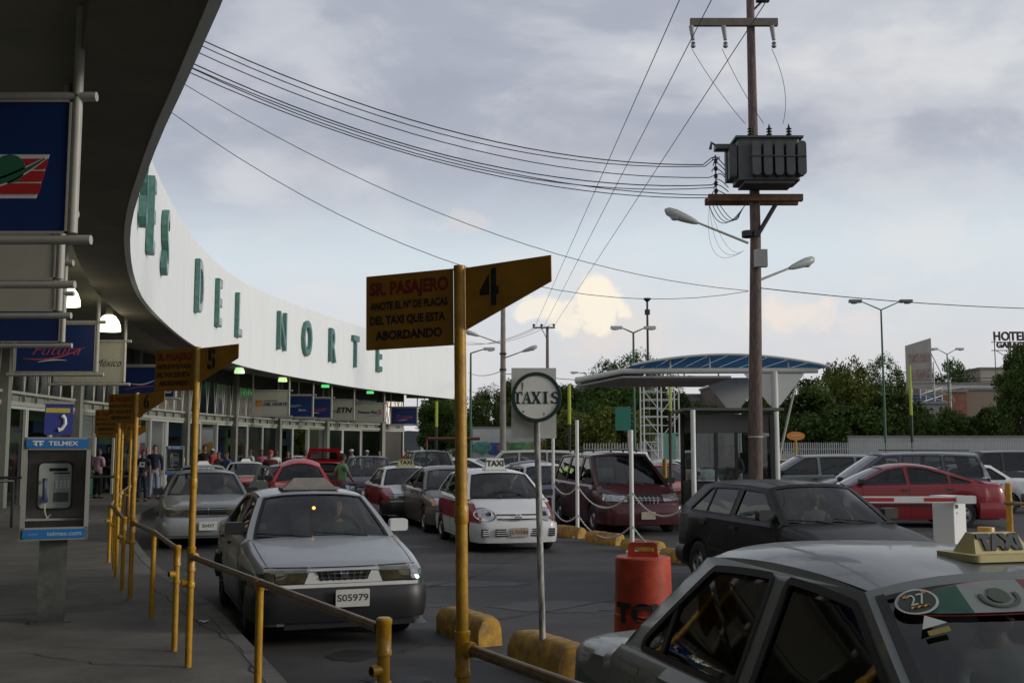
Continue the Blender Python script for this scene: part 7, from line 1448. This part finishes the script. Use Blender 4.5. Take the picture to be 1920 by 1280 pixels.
# ================================================================ far walls, fence, buildings
FW = mat('far_white_wall', (.40, .42, .40), .8, noise=.12, nscale=.8); 
def wall(u0, u1, v0, Y, m, label, nm='boundary_wall', parts=None, th=.25, z0=0.):
    a, b = at(u0, v0, Y), at(u1, v0, Y); t = thing(nm, label, 'wall', ((a.x+b.x)/2, Y, 0)); mb = MB(); mb.box((0, 0, (a.z+z0)/2), (b.x-a.x, th, a.z-z0)); mb.build('wall_face', m, t); mb = MB(); mb.box((0, 0, a.z+.05), (b.x-a.x+.1, th+.1, .1)); mb.build('wall_coping', CONC, t); return t, a.z, b.x-a.x
t, hz, wl = wall(886, 1110, 802, 84, FW, 'white boundary wall with faded murals behind the trees')
for k, (x, w, c_) in enumerate(((-.30, 1.1, (.05, .10, .3)), (-.22, .8, (.35, .10, .10)), (-.12, 1.2, (.10, .25, .12)), (.02, 1.6, (.15, .32, .12)), (.10, 1.4, (.40, .22, .05)), (-.42, .9, (.1, .28, .25)))):
    mb = MB(); rr = random.Random(k); mb.prism([(x*wl+w*math.cos(2*math.pi*i/12)*rr.uniform(.6, 1), hz*.55+.55*math.sin(2*math.pi*i/12)*rr.uniform(.6, 1.1)) for i in range(12)], lambda a, b, d: (a, -.13-.012*k+d, b), -.010, 0); mb.build('mural_patch', mat('mural_%d' % k, c_, .8, noise=.5, nscale=3), t)
wall(1590, 1990, 819, 77, mat('grey_wall', (.33, .34, .32), .85, noise=.15, nscale=.6), 'plain grey wall behind the picket fence on the right'); wall(1110, 1290, 818, 80, FW, 'pale wall seen behind the scaffold')
mb = MB(); g0, g1 = at(780, 842, 72), at(1130, 842, 72); mb.add([(g0.x, 64, .01), (g1.x, 64, .01), (g1.x+4, 83.8, .75), (g0.x-6, 83.8, .75)], [(0, 1, 2, 3)]); struct('grass_bank', mb, mat('dry_grass', (.11, .11, .035), .95, noise=.5, nscale=1.2, bump=1, bscale=20))
rr = random.Random(12); gb = MB()
for i in range(5000):
    x = rr.uniform(g0.x-3, g1.x+3); y = rr.uniform(64.3, 83.4); z = .01+(y-64)/19.8*.74; h = rr.uniform(.06, .22); a = rr.uniform(0, 6.3); gb.add([(x-.03*math.cos(a), y-.03*math.sin(a), z), (x+.03*math.cos(a), y+.03*math.sin(a), z), (x+.04*rr.uniform(-1, 1), y, z+h)], [(0, 1, 2)])
tag(gb.build('grass', mat('grass_blade', (.10, .12, .03), .9), None, fixn=False), 'dry yellowish grass on the bank below the mural wall', 'grass', kind='stuff')
def fence(u0, u1, v0, Y0, Y1, label, step=.125):
    a, b = at(u0, v0, Y0), at(u1, v0, Y1); t = thing('picket_fence', label, 'fence', (a.x, Y0, 0)); d = V3((b.x-a.x, Y1-Y0, 0)); L_ = d.length; d.normalize(); n = int(L_/step); mb = MB(); pm = mat('picket_white', (.50, .51, .47), .6, noise=.1); rz = math.atan2(d.y, d.x)
    for i in range(n): p = d*(i*step); mb.box((p.x, p.y, a.z/2), (.062, .03, a.z-rr.uniform(0, .05)), rz=rz)
    o = mb.build('pickets', pm, t); o['kind'] = 'stuff'; mb = MB()
    for z in (.5, a.z-.4): mb.box((d.x*L_/2, d.y*L_/2+.04, z), (L_, .03, .06), rz=rz)
    mb.build('fence_rail', pm, t)
fence(1425, 1960, 829, 66, 62, 'long white picket fence behind the cars on the right'); fence(1095, 1290, 830, 68, 66, 'short white picket fence behind the maroon minivan', .18)
def building(u0, u1, vtop, Y, m, label, floors=1, dep=8, zb=0., win=(0, 0), wm=None, nm='far_building', roofm=CONC, rz=0.):
    a, b = at(u0, vtop, Y), at(u1, vtop, Y); w = b.x-a.x; h = a.z; t = thing(nm, label, 'building', ((a.x+b.x)/2, Y, 0), rz); mb = MB(); mb.box((0, dep/2, (h+zb)/2), (w, dep, h-zb)); mb.build('wall', m, t); mb = MB(); mb.box((0, dep/2, h+.12), (w+.3, dep+.3, .24)); mb.build('roof', roofm, t)
    nx, nz = win
    for i in range(nx):
        for j in range(nz):
            x = -w/2+w*(i+.5)/nx; z = h-(h-1.2-zb)*(j+.55)/max(nz, 1)*.85-.2; mb = MB(); mb.box((x, -.0, z), (w/nx*.55, .10, min(1.5, (h-zb)/nz*.5))); o = mb.build('window', mat('far_frame', (.2, .2, .19), .6), t); mb = MB(); mb.box((x, -.055, z), (w/nx*.45, .02, min(1.3, (h-zb)/nz*.42))); mb.build('pane', wm or mat('far_pane', (.03, .035, .04), .15), o)
    return t, w, h
BRK = mat('far_brick', (.24, .10, .06), .9, noise=.2, nscale=2); BCR = mat('far_cream', (.38, .34, .29), .85, noise=.15, nscale=.5); BWH = mat('far_whitewash', (.5, .5, .47), .8, noise=.15, nscale=.5); BGY = mat('far_grey', (.22, .22, .21), .85, noise=.2, nscale=.6)
building(1765, 1812, 735, 112, BRK, 'low brick fronted house behind the clipped trees', win=(1, 1)); building(1808, 1890, 731, 113, mat('far_tan', (.24, .19, .14), .85, noise=.2), 'tan walled low house right of the brick one', win=(2, 1)); building(1740, 1905, 720, 125, BWH, 'long whitewashed flat roofed building above the brick house', win=(6, 1))
building(1838, 1895, 692, 132, BCR, 'small cream rooftop block below the hotel sign', win=(2, 2)); building(1740, 1768, 738, 108, mat('far_blue', (.06, .14, .30), .7), 'small blue painted house left of the brick house', win=(1, 1)); building(1622, 1750, 726, 128, mat('far_pink_cream', (.40, .30, .24), .8), 'pinkish building with a row of dark openings behind the trees', win=(9, 1)); building(1730, 1772, 757, 104, BGY, 'grey shed in front of the blue house')
building(1106, 1142, 706, 165, BGY, 'unfinished grey concrete block with open upper floor', win=(2, 3)); building(1080, 1150, 728, 160, mat('far_dark_concrete', (.12, .115, .11), .9), 'dark low concrete building left of the big green tree', win=(4, 1)); building(1278, 1390, 742, 120, BGY, 'grey industrial building with a railing behind the booth', win=(5, 1)); building(1338, 1380, 725, 112, mat('far_brown', (.09, .06, .05), .8), 'brown boxed rooftop tank building behind the booth')
t, w, h = building(790, 868, 752, 210, BWH, 'white apartment block glimpsed under the end of the canopy', win=(8, 4)); building(868, 1010, 806, 150, BCR, 'low cream houses beyond the mural wall', win=(8, 1))
a, b = at(1338, 728, 112), at(1380, 725, 112)
# billboard and hotel sign
q0, q1 = at(1698, 655, 105), at(1726, 722, 105); t = thing('billboard', 'tall faded billboard seen at an angle on a steel lattice frame', 'billboard', (q0.x, 105, 0)); hb, lb = at(1698, 648, 105).z, at(1698, 728, 105).z
mb = MB(); fnb = lambda a, b, d: (a*.75-d*.5, a*-.66+d, b); mb.prism([(0, lb), (2.2, lb-.2), (2.2, hb+.5), (0, hb)], lambda a, b, d: (a*.68, a*-1.2+d, b), 0, .15); pnl = mb.build('billboard_face', mat('billboard_face', (.42, .38, .34), .7, noise=.15, nscale=1), t)
mb = MB()
for z0, z1 in ((.58, .78), (.20, .42)): mb.prism([(.2, lb+(hb-lb)*z0), (2.0, lb+(hb-lb)*z0), (2.0, lb+(hb-lb)*z1), (.2, lb+(hb-lb)*z1)], lambda a, b, d: (a*.68, a*-1.2-.02+d, b), -.02, 0)
mb.build('faded_print', mat('faded_print', (.36, .26, .22), .7, noise=.5, nscale=3), pnl); mb = MB()
for x in (1.6, 3.0, 4.6):
    ztop = hb-(x-1.6)*1.1; mb.tube((x, .8, 0), (x, .8, ztop), .07, n=5); mb.tube((x, 3., 0), (x, 3., ztop-.5), .07, n=5)
for k in range(5): z = 4+k*.8; mb.tube((1.5, .8, z), (4.6, .8, z), .05, n=4); mb.tube((1.5, .8, z), (4.6, 3, z+.8), .05, n=4); mb.tube((4.6, .8, z), (1.5, .8, z+.8), .05, n=4)
mb.tube((1.5, -1.5, hb), (5., .8, 6.5), .05, n=4); mb.build('lattice_frame', GREYP, t)
q = at(1862, 658, 130); t = thing('hotel_sign', 'dark HOTEL rooftop letters on a steel frame at the right edge', 'sign', (q.x, 130, 0)); zt = at(1862, 622, 130).z; zb_ = at(1862, 655, 130).z
LM = mat('sign_letter_dark', (.05, .02, .03), .6); text('HOTEL', LM, t, (2.15, 0, (zt+at(1862, 640, 130).z)/2), X_, Z_, 1.5, ext=.08, off=.05, sx=.85, sp=1.05); text('GARAGE', LM, t, (2.3, 0, at(1862, 647, 130).z), X_, Z_, 1.0, ext=.08, off=.05, sx=.95)
mb = MB()
for x in (.3, 2.2, 4.2): mb.tube((x, .2, 0), (x, .2, zt), .06, n=5)
for z in (zb_-.1, at(1862, 641, 130).z): mb.tube((-.1, .2, z), (4.9, .2, z), .05, n=5)
mb.tube((.3, .2, zb_-2.5), (4.2, .2, zb_), .05, n=4); mb.tube((4.2, .2, zb_-2.5), (.3, .2, zb_), .05, n=4); mb.build('sign_frame', DKSTEEL, t)
G3 = 'far power lines over the rooftops'
for v, l in ((704, 'far power line above the trees on the right, upper'), (710, 'far power line above the trees on the right, lower')): wire([at(1290, v, 100), at(1990, v-4, 100)], l, .03, .6, G3)
for v, l in ((696, 'far line crossing left of the concrete pole, upper'), (729, 'far line crossing left of the concrete pole, lower'), (738, 'far line right of the concrete pole toward the canopy')): wire([at(878, v+2, 96), at(943, v-2, 60)] if 'left' in l else [at(945, 700, 60), at(1300, 712, 90)], l, .022, .3, G3)
for v, u in ((620, 1003), (615, 1020), (612, 1038)): wire([at(u, v-6, 82), at(880-(1038-u), 640, 130)], 'faint thin line running left from the %s insulator of the crossarm pole' % {1003: 'left', 1020: 'middle', 1038: 'right'}[u], .018, .8, 'faint lines at the crossarm pole')
# hills on the skyline
mb = MB(); rr = random.Random(2); n = 60; pts = [(-700+1400*i/n, 1200, 8+12*abs(math.sin(i*.31))+rr.uniform(0, 3)) for i in range(n+1)]; mb.add([(x, y, -1) for x, y, z in pts]+pts+[(x, y+200, -1) for x, y, z in pts], [(i, i+1, n+2+i, n+1+i) for i in range(n)]+[(n+1+i, n+2+i, 2*n+3+i, 2*n+2+i) for i in range(n)]); struct('hills', mb, mat('far_hills', (.07, .09, .09), .95, noise=.2, nscale=.02))
